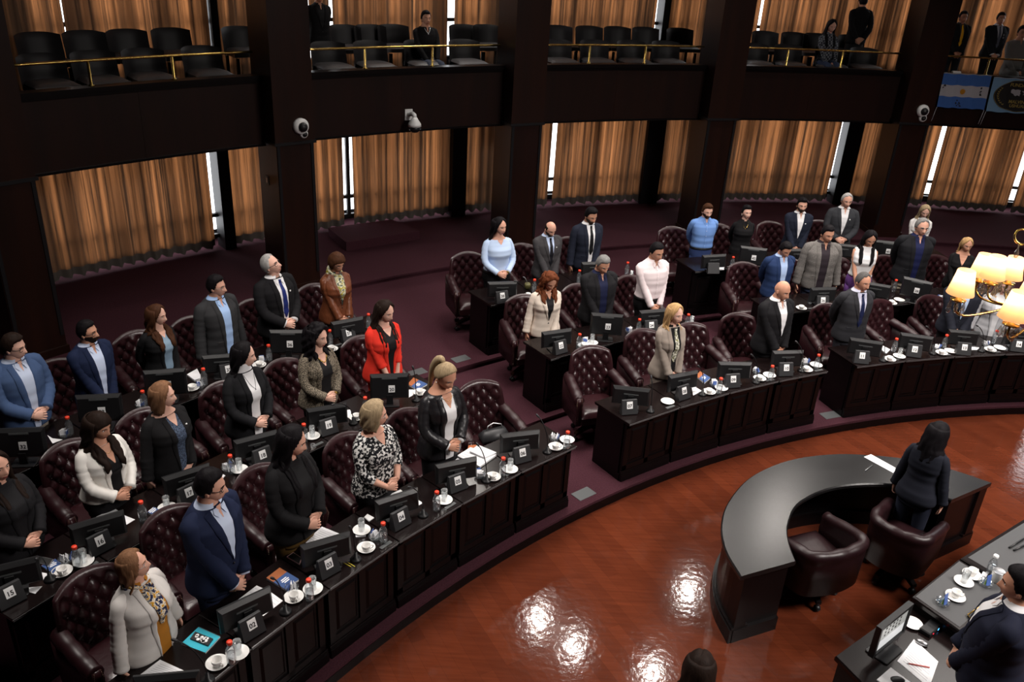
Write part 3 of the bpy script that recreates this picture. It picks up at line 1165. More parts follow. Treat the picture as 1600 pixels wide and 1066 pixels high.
def packets(num, u, v, c=(0, 1)):
    """a glass dish with sugar sachets"""
    P = at(u, v, deskz(num) + 0.02)
    t = thing('sachet_dish', 'glass dish of sugar sachets on %s' % where(num), 'dish', (P.x, P.y, deskz(num)), random.random() * 6, 'sachet dishes on the desks')
    link('dish', 'dish', t)
    for i in range(5):
        mb = MB()
        mb.rbox(0.05, 0.004, 0.062, 0.002)
        s_ = mb.build('sachet', [M_BLUEP, M_PAPER, M_PAPER, M_BLUEP, M_YELLOW][i] if i in c or i < 3 else M_PAPER, t)
        s_.location = (random.uniform(-0.012, 0.012), -0.03 + 0.013 * i, 0.006)
        s_.rotation_euler = (RD(random.uniform(-25, 25)), RD(random.uniform(-12, 12)), RD(random.uniform(-20, 20)))
    return t


def mic(num, u, v, hu, hv):
    """(u, v): foot, (hu, hv): head"""
    z = deskz(num)
    P = at(u, v, z)
    # the head hangs on the person's side, about 0.37 m up
    H = at(hu, hv, z + 0.37)
    t = thing('microphone', 'black gooseneck microphone on %s' % where(num), 'microphone', P, 0, 'gooseneck microphones on the desks')
    mb = MB()
    mb.lathe([(0.045, 0), (0.047, 0.008), (0.04, 0.02), (0.018, 0.026), (0.014, 0.07)], 18)
    mb.build('base', M_BLACK, t)
    h = H - P
    mb = MB()
    pts = []
    for i in range(13):
        q = i / 12
        pts.append(V((h.x * q ** 1.8, h.y * q ** 1.8, 0.06 + (h.z - 0.06) * (1 - (1 - q) ** 1.25))))
    mb.tube(pts, 0.0046, 6)
    mb.build('gooseneck', M_BLACK, t)
    mb = MB()
    e = (pts[-1] - pts[-2]).normalized()
    mb.tube([pts[-1] - e * 0.005, pts[-1] + e * 0.004, pts[-1] + e * 0.035, pts[-1] + e * 0.042], [0.006, 0.0105, 0.0105, 0.004], 8)
    mb.build('head', M_BLACK2, t)
    return t


def sheet(pts, z, label, name='paper', cat='paper', mt=None, th=0.0025, lines=0, group='loose papers on the desks'):
    """pts: the corners in the photograph, lying on the level z"""
    q = [at(u, v, z + th) for u, v in pts]
    c = sum(q, V()) / len(q)
    mb = MB()
    mb.loft([[p - c - V((0, 0, th * 0.96)) for p in q], [p - c for p in q]], 0, True, False)
    t = mb.build(name, mt or M_PAPER)
    t.location = c
    tag(t, label, cat, group)
    if lines:
        mb = MB()
        a, b, c_, d = [p - c for p in q]
        for i in range(lines):
            f = 0.14 + 0.72 * i / max(1, lines - 1)
            e = 0.88 - (0.22 if i % 4 == 3 else 0)
            p0, p1 = a.lerp(d, f), b.lerp(c_, f)
            s0, s1 = p0.lerp(p1, 0.12), p0.lerp(p1, e)
            w = (d - a) * 0.010
            z_ = V((0, 0, 0.0006))
            mb.loft([[s0 - w, s1 - w, s1 + w, s0 + w], [s0 - w + z_, s1 - w + z_, s1 + w + z_, s0 + w + z_]], 0, True, False)
        mb.build('print', M_GREYPRINT, t)
    return t


for n, u, v in [(1, 339, 1036), (2, 459, 933), (3, 572, 856), (5, 770, 745), (6, 868, 698), (8, 1108, 612), (9, 1187, 591), (10, 1260, 577), (11, 1390, 561), (12, 1471, 551), (13, 1547, 546),
                (15, 97, 893), (19, 557, 652), (20, 656, 613), (22, 912, 540), (26, 1252, 481), (27, 1393, 473), (34, 300, 606), (35, 405, 570), (37, 518, 545), (38, 825, 462), (40, 972, 437)]:
    cup(n, u, v)
for n, u, v in [(1, 362, 1034), (2, 484, 935), (3, 599, 845), (4, 682, 795), (5, 785, 741), (6, 885, 699), (8, 1123, 613), (9, 1203, 593), (10, 1275, 575), (11, 1396, 549), (12, 1474, 543), (13, 1552, 536),
                (15, 122, 884), (16, 224, 812), (17, 362, 738), (18, 476, 688), (19, 571, 645), (22, 904, 543), (23, 997, 519), (24, 1073, 511), (26, 1265, 474), (27, 1396, 455), (32, 110, 678), (33, 226, 636),
                (34, 320, 600), (35, 421, 562), (36, 516, 538), (37, 576, 512), (38, 834, 456), (39, 904, 441), (40, 979, 428), (41, 1143, 419)]:
    bottle(n, u, v)
for n, u, v in [(1, 372, 1021), (2, 489, 921), (3, 565, 829), (4, 694, 782), (5, 797, 734), (15, 131, 878), (16, 261, 794), (17, 374, 734), (18, 488, 682), (22, 925, 536), (24, 1080, 507), (40, 986, 435), (11, 1405, 557)]:
    glass(n, u, v)
for n, u, v, w in [(7, 1043, 628, 'lying alone'), (6, 886, 688, 'behind the red capped bottle'), (8, 1127, 607, 'behind the red capped bottle'), (9, 1202, 587, 'behind the red capped bottle'),
                   (10, 1275, 571, 'behind the red capped bottle'), (12, 1485, 549, 'right of the cup'), (13, 1562, 544, 'right of the cup'), (27, 1405, 469, 'right of the cup')]:
    saucer(n, u, v, w)
for n, u, v in [(2, 456, 919), (3, 586, 838), (5, 750, 742), (6, 866, 684), (8, 1116, 600), (9, 1182, 580), (10, 1258, 566), (12, 1463, 543), (13, 1541, 538), (15, 102, 875), (17, 355, 731), (22, 915, 533), (23, 983, 517),
                (32, 101, 678), (33, 220, 633), (34, 313, 602), (28, 1468, 466), (35, 409, 563)]:
    packets(n, u, v)
for n, a, b in [(1, (325, 1064), (277, 1002)), (2, (446, 957), (428, 905)), (3, (556, 875), (548, 825)), (4, (661, 806), (642, 762)), (5, (760, 752), (748, 697)), (6, (855, 707), (842, 652)),
                (7, (1016, 643), (1018, 592)), (8, (1097, 617), (1093, 574)), (9, (1181, 598), (1176, 556)), (10, (1252, 580), (1246, 536)), (11, (1379, 564), (1376, 528)), (12, (1457, 553), (1450, 512)), (13, (1533, 549), (1528, 510)),
                (15, (79, 906), (58, 872)), (19, (552, 662), (522, 632)), (20, (650, 626), (646, 577)), (38, (822, 474), (806, 440))]:
    mic(n, a[0], a[1], b[0], b[1])

Zd1, Zd2, Zd3 = Z1 + DH, Z2 + DH, Z3 + DH
sheet([(250, 1031), (298, 1053), (262, 1066), (209, 1062)], Zd1, 'printed white sheet in front of the woman with a patterned scarf', lines=9)
sheet([(401, 915), (418, 923), (381, 944), (367, 941)], Zd1, 'white paper behind the monitor on desk 02', lines=4)
sheet([(424, 926), (442, 939), (411, 963), (408, 958)], Zd1, 'white paper right of the monitor on desk 02', lines=5)
sheet([(503, 823), (535, 836), (486, 853), (476, 847)], Zd1, 'printed white sheets behind the monitor on desk 03', lines=8, th=0.004)
sheet([(626, 765), (632, 771), (594, 787), (590, 781)], Zd1, 'white sheets under the hands of the woman in print blouse', th=0.006)
sheet([(651, 780), (661, 786), (642, 797), (640, 794)], Zd1, 'white paper right of the monitor on desk 04')
sheet([(709, 712), (722, 720), (687, 729), (682, 727)], Zd1, 'white sheet left of the open folder on desk 05')
sheet([(735, 699), (776, 710), (750, 729), (714, 712)], Zd1, 'thick stack of printed pages on desk 05', th=0.02, lines=5)
sheet([(747, 695), (776, 707), (757, 715), (734, 705)], Zd1 + 0.0205, 'open white ring binder on top of the pages on desk 05', 'ring_binder', 'binder', th=0.018)
sheet([(732, 696), (746, 695), (738, 703), (730, 705)], Zd1, 'orange folder behind the pages on desk 05', 'folder', 'folder', mat('orange_card', (0.35, 0.09, 0.02), 0.6), 0.018)
sheet([(1083, 603), (1097, 611), (1083, 618), (1081, 605)], Zd1, 'white paper right of number stand 08')
sheet([(1379, 540), (1391, 546), (1385, 552), (1376, 545)], Zd1, 'crumpled white paper beside the monitor on desk 11', th=0.012)
sheet([(1518, 542), (1530, 543), (1528, 547), (1517, 547)], Zd1, 'white paper right of number stand 13')
sheet([(192, 804), (211, 812), (195, 821)], Zd2, 'white paper right of the monitor on desk 16') if False else None
sheet([(191, 804), (211, 812), (196, 821), (192, 812)], Zd2, 'white paper right of the monitor on desk 16')
sheet([(178, 794), (186, 799), (155, 810), (150, 808)], Zd2, 'white paper behind the monitor on desk 16')
sheet([(62, 894), (79, 897), (71, 911), (66, 905)], Zd2, 'white paper under the blue book on desk 15')
sheet([(41, 919), (66, 916), (55, 928), (44, 925)], Zd2, 'small white paper right of number stand 15')
sheet([(329, 731), (352, 743), (340, 757), (326, 744)], Zd2, 'white papers right of the monitor on desk 17', th=0.006)
sheet([(548, 640), (549, 656), (543, 652), (541, 641)], Zd2, 'white paper right of the monitor on desk 19')
sheet([(638, 609), (648, 609), (646, 617), (639, 621)], Zd2, 'white paper right of the monitor on desk 20', lines=3)
sheet([(74, 680), (82, 685), (98, 687), (82, 693)], Zd3, 'white paper right of the large monitor 32')
sheet([(292, 585), (308, 576), (315, 590), (304, 594)], Zd3, 'white box lid with papers right of monitor 34', 'box', 'box', th=0.02)
sheet([(289, 600), (296, 602), (296, 612), (291, 614)], Zd3, 'small white paper beside monitor 34')
sheet([(1124, 415), (1132, 416), (1131, 422), (1124, 422)], Zd3, 'white paper right of the unnumbered stand')

# books, notebook, phones
M_TEAL = mat('turquoise_cover', (0.02, 0.42, 0.55), 0.45)
M_BROWN = mat('brown_cover', (0.33, 0.095, 0.025), 0.5)
M_NAVYC = mat('navy_cover', (0.03, 0.075, 0.22), 0.5)


def book(q, z, label, th=0.022, split=0.38):
    P = [at(u, v, z + th) for u, v in q]
    c = sum(P, V()) / 4
    c.z = z
    t = thing('book', label, 'book', c, 0, 'orange and blue books')
    dz = V((0, 0, z + th))
    P = [V((p.x - c.x, p.y - c.y, 0)) for p in P]
    up = V((0, 0, th - 0.003))
    mb = MB()
    mb.loft([[p * 0.98 for p in P], [p * 0.98 + up for p in P]], 0, True, False)
    mb.build('pages', M_PAPER, t)
    mb = MB()
    m0, m1 = P[0].lerp(P[1], split), P[3].lerp(P[2], split)
    u2 = V((0, 0, th))
    mb.loft([[P[0] + up, m0 + up, m1 + up, P[3] + up], [P[0] + u2, m0 + u2, m1 + u2, P[3] + u2]], 0, True, False)
    mb.loft([[m0 + up, P[1] + up, P[2] + up, m1 + up], [m0 + u2, P[1] + u2, P[2] + u2, m1 + u2]], 1, True, False)
    cv = mb.build('cover', [M_BROWN, M_NAVYC], t)
    mb = MB()
    ctr = m0.lerp(m1, 0.5).lerp(P[1].lerp(P[2], 0.5), 0.5)
    ax, ay = (P[1] - P[0]).normalized(), (P[3] - P[0]).normalized()
    for i, (o1, o2, l) in enumerate(((0.0, -0.028, 0.055), (0.0, -0.010, 0.07), (0.0, 0.008, 0.05))):
        s0 = ctr + ax * o2 - ay * l / 2
        s1 = ctr + ax * o2 + ay * l / 2
        w = ax * 0.005
        mb.loft([[s0 - w + u2, s1 - w + u2, s1 + w + u2, s0 + w + u2], [p + V((0, 0, 0.0008)) for p in [s0 - w + u2, s1 - w + u2, s1 + w + u2, s0 + w + u2]]], 0, True, False)
    mb.build('cover_lettering', M_PAPER, cv)
    return t


book([(437, 887), (467, 905), (446, 921), (416, 903)], Zd1, 'brown and blue book beside the cup on desk 02')
book([(646, 590), (668, 600), (652, 609), (637, 600)], Zd2, 'brown and blue book beside the microphone on desk 20', 0.018)
book([(1094, 580), (1110, 590), (1101, 598), (1087, 587)], Zd1, 'brown and blue book behind the cup on desk 08', 0.018)
book([(86, 873), (95, 880), (83, 896), (64, 884)], Zd2, 'blue book under the phone on desk 15', 0.018, 0.02)
book([(240, 792), (248, 796), (240, 805), (230, 800)], Zd2, 'small blue and white book beside the bottle on desk 16', 0.02, 0.02)
t = thing('notebook', 'turquoise spiral notebook under a phone on the desk before the patterned scarf', 'notebook', at(314, 1000, Zd1), 0)
q = [V((p.x, p.y, 0)) - V((t.location.x, t.location.y, 0)) for p in (at(310, 980, Zd1 + .012), at(344, 995, Zd1 + .012), at(321, 1020, Zd1 + .012), at(283, 1006, Zd1 + .012))]
mb = MB()
mb.loft([q, [p + V((0, 0, 0.009)) for p in q]], 0, True, False)
mb.build('pages', M_PAPER, t)
mb = MB()
mb.loft([[p + V((0, 0, 0.0092)) for p in q], [p + V((0, 0, 0.012)) for p in q]], 0, True, False)
mb.build('cover', M_TEAL, t)
mb = MB()
for i in range(16):
    p = q[0].lerp(q[1], (i + 0.5) / 16)
    e = (q[1] - q[0]).normalized()
    nrm = V((-e.y, e.x, 0))
    mb.tube([p + nrm * 0.006 * cos(k_) + V((0, 0, 0.007 + 0.008 * sin(k_))) for k_ in [2 * pi * j / 8 for j in range(9)]], 0.0011, 4)
mb.build('spiral', M_STEEL, t)


def phone(q, z, label, rim, face, th=0.009, deco=None):
    P = [at(u, v, z + th) for u, v in q]
    c = sum(P, V()) / 4
    c.z = z
    t = thing('phone', label, 'phone', c)
    P = [V((p.x - c.x, p.y - c.y, 0)) for p in P]
    mb = MB()
    mb.loft([P, [p + V((0, 0, th)) for p in P]], 0, True, False)
    mb.build('case', rim, t)
    mb = MB()
    mb.loft([[p * 0.9 + V((0, 0, th)) for p in P], [p * 0.9 + V((0, 0, th + 0.0012)) for p in P]], 0, True, False)
    f_ = mb.build('screen' if deco is None else 'patterned_back', face, t)
    if deco:
        rnd = random.Random(5)
        mb = MB()
        for i in range(11):
            a, b = 0.15 + 0.7 * rnd.random(), 0.15 + 0.7 * rnd.random()
            p = P[0].lerp(P[1], a).lerp(P[3].lerp(P[2], a), b) * 0.85
            mb.lathe([(0.013, th + 0.0012), (0.012, th + 0.002), (0.002, th + 0.002)], 9, M=MX.Translation((p.x, p.y, 0)))
        mb.build('print', deco, f_)
    return t


phone([(305, 987), (333, 998), (325, 1009), (297, 998)], Zd1 + 0.0125, 'black phone with white doodle case on the turquoise notebook', M_BLACK, M_INK, 0.01, M_LABEL)
phone([(458, 863), (472, 872), (468, 882), (448, 870)], Zd1, 'phone with a pale pink rim behind monitor 03', mat('pink_case', (0.75, 0.42, 0.42), 0.4), M_INK)
phone([(574, 803), (585, 809), (577, 815), (569, 808)], Zd1, 'small white phone left of monitor 04', M_WHITE, M_LABEL)
phone([(57, 868), (84, 874), (77, 884), (48, 877)], Zd2 + 0.0185, 'black phone lying on the blue book at desk 15', M_STEEL, M_INK)
# handbag on the chair behind desk 06, napkin, pencils
t = thing('handbag', 'black leather handbag lying on the armchair behind desk 06', 'handbag', at(772, 686, Z1 + 0.47), RD(25))
t.location.z = Z1 + 0.46
mb = MB()
mb.loft([[(-0.15, -0.06, 0), (0.15, -0.07, 0), (0.15, 0.07, 0), (-0.15, 0.06, 0)], [(-0.16, -0.075, 0.05), (0.16, -0.08, 0.05), (0.16, 0.075, 0.05), (-0.16, 0.07, 0.05)],
         [(-0.12, -0.03, 0.125), (0.12, -0.035, 0.135), (0.12, 0.035, 0.135), (-0.12, 0.03, 0.125)]], 0)
mb.build('body', M_BLACK2, t)
mb = MB()
mb.tube([(-0.09, 0, 0.12), (-0.07, 0.02, 0.17), (0.0, 0.04, 0.185), (0.08, 0.02, 0.17), (0.10, 0, 0.12)], 0.007, 6)
mb.build('strap', M_STEEL, t)
sheet([(555, 833), (572, 833), (571, 838), (556, 839)], Zd1, 'folded white napkin below the glass on desk 03', 'napkin', 'napkin', th=0.008)
for q0, q1, lb in (((537, 880), (549, 886), 'yellow pencil lying left on desk 03'), ((543, 879), (555, 886), 'yellow pencil lying right of the other on desk 03')):
    a, b = at(*q0, Zd1 + 0.004), at(*q1, Zd1 + 0.004)
    mb = MB()
    mb.tube([a, a.lerp(b, 0.9), b], [0.0035, 0.0035, 0.0008], 6)
    tag(mb.build('pencil', M_YELLOW), lb, 'pencil')
# mate gourd on desk 38
P = at(824, 452, Zd3)
t = thing('mate_gourd', 'mate gourd with a curved metal straw on desk 38', 'mate gourd', P)
mb = MB()
mb.lathe([(0.025, 0), (0.04, 0.02), (0.045, 0.06), (0.036, 0.09), (0.03, 0.088), (0.01, 0.08)], 16)
mb.build('gourd', mat('gourd_skin', (0.10, 0.09, 0.03), 0.5), t)
mb = MB()
mb.tube([(0.0, 0, 0.07), (-0.02, 0, 0.13), (-0.05, 0, 0.175), (-0.075, 0, 0.18)], 0.004, 6)
mb.build('straw', M_STEEL, t)


# ------------------------------------------------------------------ people
def S(r, g, b, k=1.0):
    f = lambda c: ((c / 255 + 0.055) / 1.055) ** 2.4 if c > 10 else c / 255 / 12.92
    return (f(r) * k, f(g) * k, f(b) * k)


def sst(a, b, x):
    t = max(0.0, min(1.0, (x - a) / (b - a)))
    return t * t * (3 - 2 * t)


def lerp_tab(tab, x):
    if x <= tab[0][0]:
        return tab[0][1:]
    for p, q in zip(tab, tab[1:]):
        if x <= q[0]:
            t = (x - p[0]) / (q[0] - p[0])
            t = t * t * (3 - 2 * t) * 0.5 + t * 0.5
            return tuple(a + (b - a) * t for a, b in zip(p[1:], q[1:]))
    return tab[-1][1:]


TM = [(0.76, .150, .105, -.005), (.84, .172, .118, -.012), (.92, .172, .122, -.010), (1.00, .162, .118, .0), (1.08, .158, .116, .005), (1.16, .166, .118, .006),
      (1.24, .178, .120, .004), (1.32, .184, .114, -.004), (1.38, .172, .098, -.012), (1.42, .132, .082, -.016), (1.45, .088, .070, -.012), (1.485, .061, .062, -.004), (1.53, .057, .060, .004), (1.58, .056, .058, .010)]
TF = [(0.76, .150, .105, -.005), (.84, .176, .120, -.012), (.92, .172, .122, -.008), (1.00, .150, .110, .0), (1.08, .138, .102, .003), (1.14, .143, .108, .008),
      (1.21, .157, .130, .016), (1.27, .160, .126, .010), (1.33, .156, .102, -.004), (1.38, .140, .086, -.012), (1.41, .104, .074, -.014), (1.445, .066, .061, -.008), (1.485, .050, .053, .0), (1.53, .047, .051, .006), (1.58, .047, .050, .010)]

SKIN = {'fair': S(226, 178, 158), 'mid': S(216, 164, 142), 'tan': S(202, 148, 122), 'brown': S(176, 122, 98)}
HAIRC = {'black': (0.006, 0.005, 0.006), 'dark': (0.014, 0.008, 0.006), 'brown': (0.05, 0.02, 0.01), 'auburn': (0.11, 0.032, 0.013), 'tan': (0.17, 0.085, 0.045),
         'blonde': (0.36, 0.22, 0.10), 'ash': (0.27, 0.20, 0.12), 'grey': (0.16, 0.155, 0.15), 'silver': (0.32, 0.31, 0.30), 'salt': (0.075, 0.07, 0.068), 'stubble': (0.055, 0.034, 0.026)}
_pm = {}


def skin_mat(k):
    if ('s', k) not in _pm:
        M = mat('skin', SKIN[k], 0.55, spec=0.35)
        b = M.node_tree.nodes['Principled BSDF']
        b.inputs['Subsurface Weight'].default_value = 0.0
        _pm[('s', k)] = M
    return _pm[('s', k)]


def hair_mat(k):
    if ('h', k) not in _pm:
        c = HAIRC[k]
        _pm[('h', k)] = mat('hair', c, 0.6, spec=0.10, noise=((70, 70, 5), tuple(v * 1.5 for v in c), 0.35, 0.75), bump=((110, 110, 6), 0.12))
    return _pm[('h', k)]


M_LIP = mat('lips', S(150, 74, 70), 0.45)
M_EYEW = mat('eye_white', (0.62, 0.60, 0.58), 0.3)
M_IRIS = mat('iris', (0.015, 0.009, 0.006), 0.2)
M_SHOE = mat('shoe_leather', (0.01, 0.009, 0.009), 0.35)


def pattern_mat(name, c1, c2, scale, lo=0.47, hi=0.53, c3=None):
    M = mat(name, c1, 0.85, spec=0.2, noise=((scale, scale, scale), c2, lo, hi))
    if c3:
        rp = [n for n in M.node_tree.nodes if n.type == 'VALTORGB'][0]
        e = rp.color_ramp.elements.new((lo + hi) / 2 + 0.08)
        e.color = (*c3, 1)
    return M


def plaid_mat(c1, c2):
    M = mat('plaid_cloth', c1, 0.85, spec=0.2)
    nt = M.node_tree
    tc = nt.nodes.new('ShaderNodeTexCoord')
    ck = nt.nodes.new('ShaderNodeTexChecker')
    ck.inputs['Scale'].default_value = 28
    ck.inputs['Color1'].default_value = (*c1, 1)
    ck.inputs['Color2'].default_value = (*c2, 1)
    nt.links.new(tc.outputs['Object'], ck.inputs['Vector'])
    nt.links.new(ck.outputs['Color'], nt.nodes['Principled BSDF'].inputs['Base Color'])
    return M


HCZ, HRX, HRY, HRZ = 1.585, 0.077, 0.097, 0.117


def gs(x, s):
    return exp(-(x / s) ** 2)


def head_surf(lon, lat, face=True, fem=False):
    dx, dy, dz = sin(lon) * cos(lat), cos(lon) * cos(lat), sin(lat)
    x, y, z = HRX * dx, HRY * dy, HRZ * dz
    low = sst(0.05, 0.95, -dz)
    x *= 1 - (0.30 if fem else 0.22) * low
    if y < 0:
        y *= 1 - 0.55 * low
    else:
        y *= 0.93 + 0.06 * low
    y += 0.022 * low * max(0, dy)
    x *= 1 + 0.05 * gs(dz - 0.35, 0.4)
    if face and dy > 0.2:
        ax = abs(x)
        y -= 0.011 * gs(ax - 0.031, 0.015) * gs(z + 0.001, 0.011)
        y += 0.0055 * gs(z - 0.020, 0.010) * gs(ax - 0.028, 0.030)
        nz = sst(0.022, -0.042, z) if z > -0.042 else sst(-0.058, -0.042, z)
        y += (0.021 if fem else 0.026) * nz * gs(x, 0.0105 + 0.006 * nz)
        y += 0.0055 * gs(x, 0.021) * (gs(z + 0.066, 0.0055) + 0.9 * gs(z + 0.079, 0.0065))
        y -= 0.004 * gs(x, 0.022) * gs(z + 0.0725, 0.003)
        y += 0.007 * gs(z + 0.104, 0.014) * gs(x, 0.026)
        y += 0.004 * gs(ax - 0.043, 0.02) * gs(z + 0.030, 0.018)
    return V((x, y + 0.012, z))


def two_bone(Sh, Wr, l1, l2, hint):
    d = Wr - Sh
    L = min(d.length, (l1 + l2) * 0.998)
    n = d.normalized()
    Wr = Sh + n * L
    a = (l1 * l1 - l2 * l2 + L * L) / (2 * L)
    h = sqrt(max(0, l1 * l1 - a * a))
    p = hint - n * hint.dot(n)
    return Sh + n * a + p.normalized() * h, Wr


POSES = {   # right wrist, hand direction, palm normal, elbow hint; the left arm mirrors unless given
    'clasp': ((.070, .185, .875), (-.78, .16, -.60), (.1, -1, -.1), (.7, -.6, 0)),
    'clasp2': ((.066, .155, .865), (-.80, .10, -.59), (.1, -1, -.1), (.7, -.6, 0)),
    'high': ((.085, .205, .985), (-.85, .22, -.35), (.1, -1, -.1), (.8, -.5, 0)),
    'high2': ((.080, .175, .975), (-.85, .16, -.38), (.1, -1, -.1), (.8, -.5, 0)),
    'behind': ((.075, -.185, .905), (-.8, .05, -.55), (0, 1, 0), (.9, -.35, 0)),
    'side': ((.250, .030, .835), (-.05, .10, -1), (-1, 0, 0), (.25, -.9, 0)),
    'desk': ((.215, .20, .865), (-.1, .45, -.85), (-.8, 0, -.3), (.6, -.8, 0)),
    'lap': ((.10, .27, .93), (-.5, .6, -.3), (0, -.3, -1), (.8, -.5, 0)),
}


def person(label, P, yaw, h, sex='m', skin='mid', g=1.0, head=(0, 0, 0), arms=('clasp', 'clasp2'), hair=('short', 'dark'), top='jacket', c=(0.01, 0.01, 0.012), inner=(0.6, 0.65, 0.75),
           tie=None, vneck=None, trousers=(0.012, 0.012, 0.014), glasses=None, beard=None, sleeve=1.0, scarf=None, necklace=None, pin=False, sit=False, cuffs=None, lips=True, hem=0.80, belt=False,
           bare=False, open_=0.0, earr=False, turtle=False, lapel=None, watch=None, seed=0, extra=None):
    fem = sex == 'f'
    tab = TF if fem else TM
    k = h / 1.70
    rnd = random.Random(label)
    t = thing('person', label, 'person', P, yaw, None)
    t.scale = (k, k, k)
    sk = skin_mat(skin)
    dz = -0.42 if sit else 0.0

    def prof(z):
        rx, ry, yc = lerp_tab(tab, z)
        q = (1 - sst(1.30, 1.42, z))
        gg = 1 + (g - 1) * q
        belly = max(0, g - 1) * 0.35 * gs(z - 1.05, 0.14)
        return rx * gg, ry * (1 + (g - 1) * 1.15 * q) + belly * 0.12, yc + belly * 0.12

    hy, hp, hr = [RD(a) for a in head]
    piv = V((0, 0.0, 1.50))
    RH = MX.Rotation(hy, 3, 'Z') @ MX.Rotation(-hp, 3, 'X') @ MX.Rotation(hr, 3, 'Y')

    def nod(p, w=None):
        p = V(p)
        if w is None:
            w = sst(1.44, 1.56, p.z)
        if w <= 0:
            return p + V((0, 0, dz))
        q = piv + RH @ (p - piv)
        return p.lerp(q, w) + V((0, 0, dz))

    def ring(z, off=0.0, n=32, ex=2.35):
        rx, ry, yc = prof(z)
        rx, ry = rx + off, ry + off
        o = []
        for i in range(n):
            a = 2 * pi * i / n
            s_, c_ = sin(a), cos(a)
            x = rx * math.copysign(abs(s_) ** (2 / ex), s_)
            y = yc + ry * math.copysign(abs(c_) ** (2 / ex), c_)
            o.append(nod((x, y, z)))
        return o

    def wv(z):
        return 0.0025 * sin(z * 60 + h * 7) * sst(0.86, 0.94, z) * (1 - sst(1.2, 1.28, z))

    def front(x, z, off):
        rx, ry, yc = prof(z)
        rx, ry = rx + off, ry + off
        u = min(0.985, abs(x) / rx)
        return nod((x, yc + ry * (1 - u ** 2.35) ** (1 / 2.35), z))

    # -------- arms
    shx, shz = (0.186, 1.382) if not fem else (0.156, 1.355)
    shx *= 1 + (g - 1) * 0.7
    l1, l2 = (0.295, 0.255) if not fem else (0.275, 0.24)
    AR = []
    for sx, nm in ((1, arms[0]), (-1, arms[1])):
        w, hd, pn, hint = POSES[nm]
        m = V((sx, 1, 1))
        W_ = V(w) * 1.0
        W_.x *= (1 if nm != 'side' else 1 + (g - 1) * 0.9)
        if nm in ('clasp', 'clasp2', 'high', 'high2'):
            W_.y += max(0, g - 1) * 0.13
        if nm == 'behind':
            W_.y -= max(0, g - 1) * 0.12
        W_ = V((W_.x * sx, W_.y, W_.z))
        Sh = V((sx * shx, -0.012, shz))
        E, W2 = two_bone(Sh, W_, l1, l2, V((hint[0] * sx, hint[1], hint[2])))
        AR.append((sx, Sh, E, W2, V((hd[0] * sx, hd[1], hd[2])).normalized(), V((pn[0] * sx, pn[1], pn[2])).normalized()))

    def arm_path(sx, Sh, E, W_, n=9):
        pts = [V((sx * 0.070, -0.014, shz + 0.022)), V((sx * (shx - 0.055), -0.013, shz + 0.012))]
        ctl = [Sh, E, W_]
        for i in range(n):
            q = i / (n - 1)
            if q < 0.5:
                p = Sh.lerp(E, q * 2)
            else:
                p = E.lerp(W_, q * 2 - 1)
            if 0.3 < q < 0.7:
                a_, b_ = Sh.lerp(E, 0.6), E.lerp(W_, 0.4)
                tq = (q - 0.3) / 0.4
                pb = a_.lerp(E, tq).lerp(E.lerp(b_, tq), tq)
                p = pb
            if i == 0:
                p = Sh.lerp(E, 0.035) - V((sx * 0.012, 0, -0.002))
            elif i == 1:
                p = Sh.lerp(E, 0.30)
            pts.append(p)
        # round the shoulder
        a_, b_, c_ = pts[1], pts[2], pts[3]
        m1 = a_.lerp(b_, 0.55)
        m2 = b_.lerp(c_, 0.40)
        pts[2] = (m1 + b_ * 2 + m2) / 4
        return pts
    A_SK = [0.03, 0.043, 0.050, 0.048, 0.045, 0.042, 0.040, 0.040, 0.037, 0.032, 0.026]
    thin = (0.84 if fem else 1.0) * (1 + (g - 1) * 0.8)
    DZ = V((0, 0, dz))

    # -------- the body: trunk, neck, head, arms, hands and legs in one mesh
    mb = MB()
    zs = [0.76, .80, .84, .88, .92, .96, 1.0, 1.04, 1.08, 1.12, 1.16, 1.20, 1.24, 1.28, 1.32, 1.35, 1.38, 1.40, 1.42, 1.435, 1.45, 1.467, 1.485, 1.507, 1.53, 1.56, 1.585]
    mb.loft([ring(z, 0, 28) for z in zs], 0)
    NL, NA = 44, 44

    def hp_(a, b):
        u = 2 * a - 1
        lon = pi * math.copysign(abs(u) ** 1.45, u)
        lat = (b - 0.5) * pi
        return nod(head_surf(lon, lat, True, fem) + V((0, 0, HCZ)), 1.0)
    f0 = len(mb.f)
    mb.grid(hp_, NL, NA, 0)
    if lips:
        inv = MX.Rotation(0, 3, 'Z')
        for fi in range(f0, len(mb.f)):
            j, i = divmod(fi - f0, NL)
            u = 2 * ((i + 0.5) / NL) - 1
            lon = pi * math.copysign(abs(u) ** 1.45, u)
            lat = ((j + 0.5) / NA - 0.5) * pi
            p = head_surf(lon, lat, False)
            if abs(p.x) < 0.024 and -0.084 < p.z < -0.060 and p.y > 0.03:
                mb.mi[fi] = 1

    def ell(c_, r, mi, n=10, M_=None):
        rg = []
        for i in range(1, 8):
            la = -pi / 2 + pi * i / 8
            rg.append([nod(V(c_) + V((r[0] * cos(la) * cos(2 * pi * q / n), r[1] * cos(la) * sin(2 * pi * q / n), r[2] * sin(la))), 1.0) for q in range(n)])
        mb.loft(rg, mi)
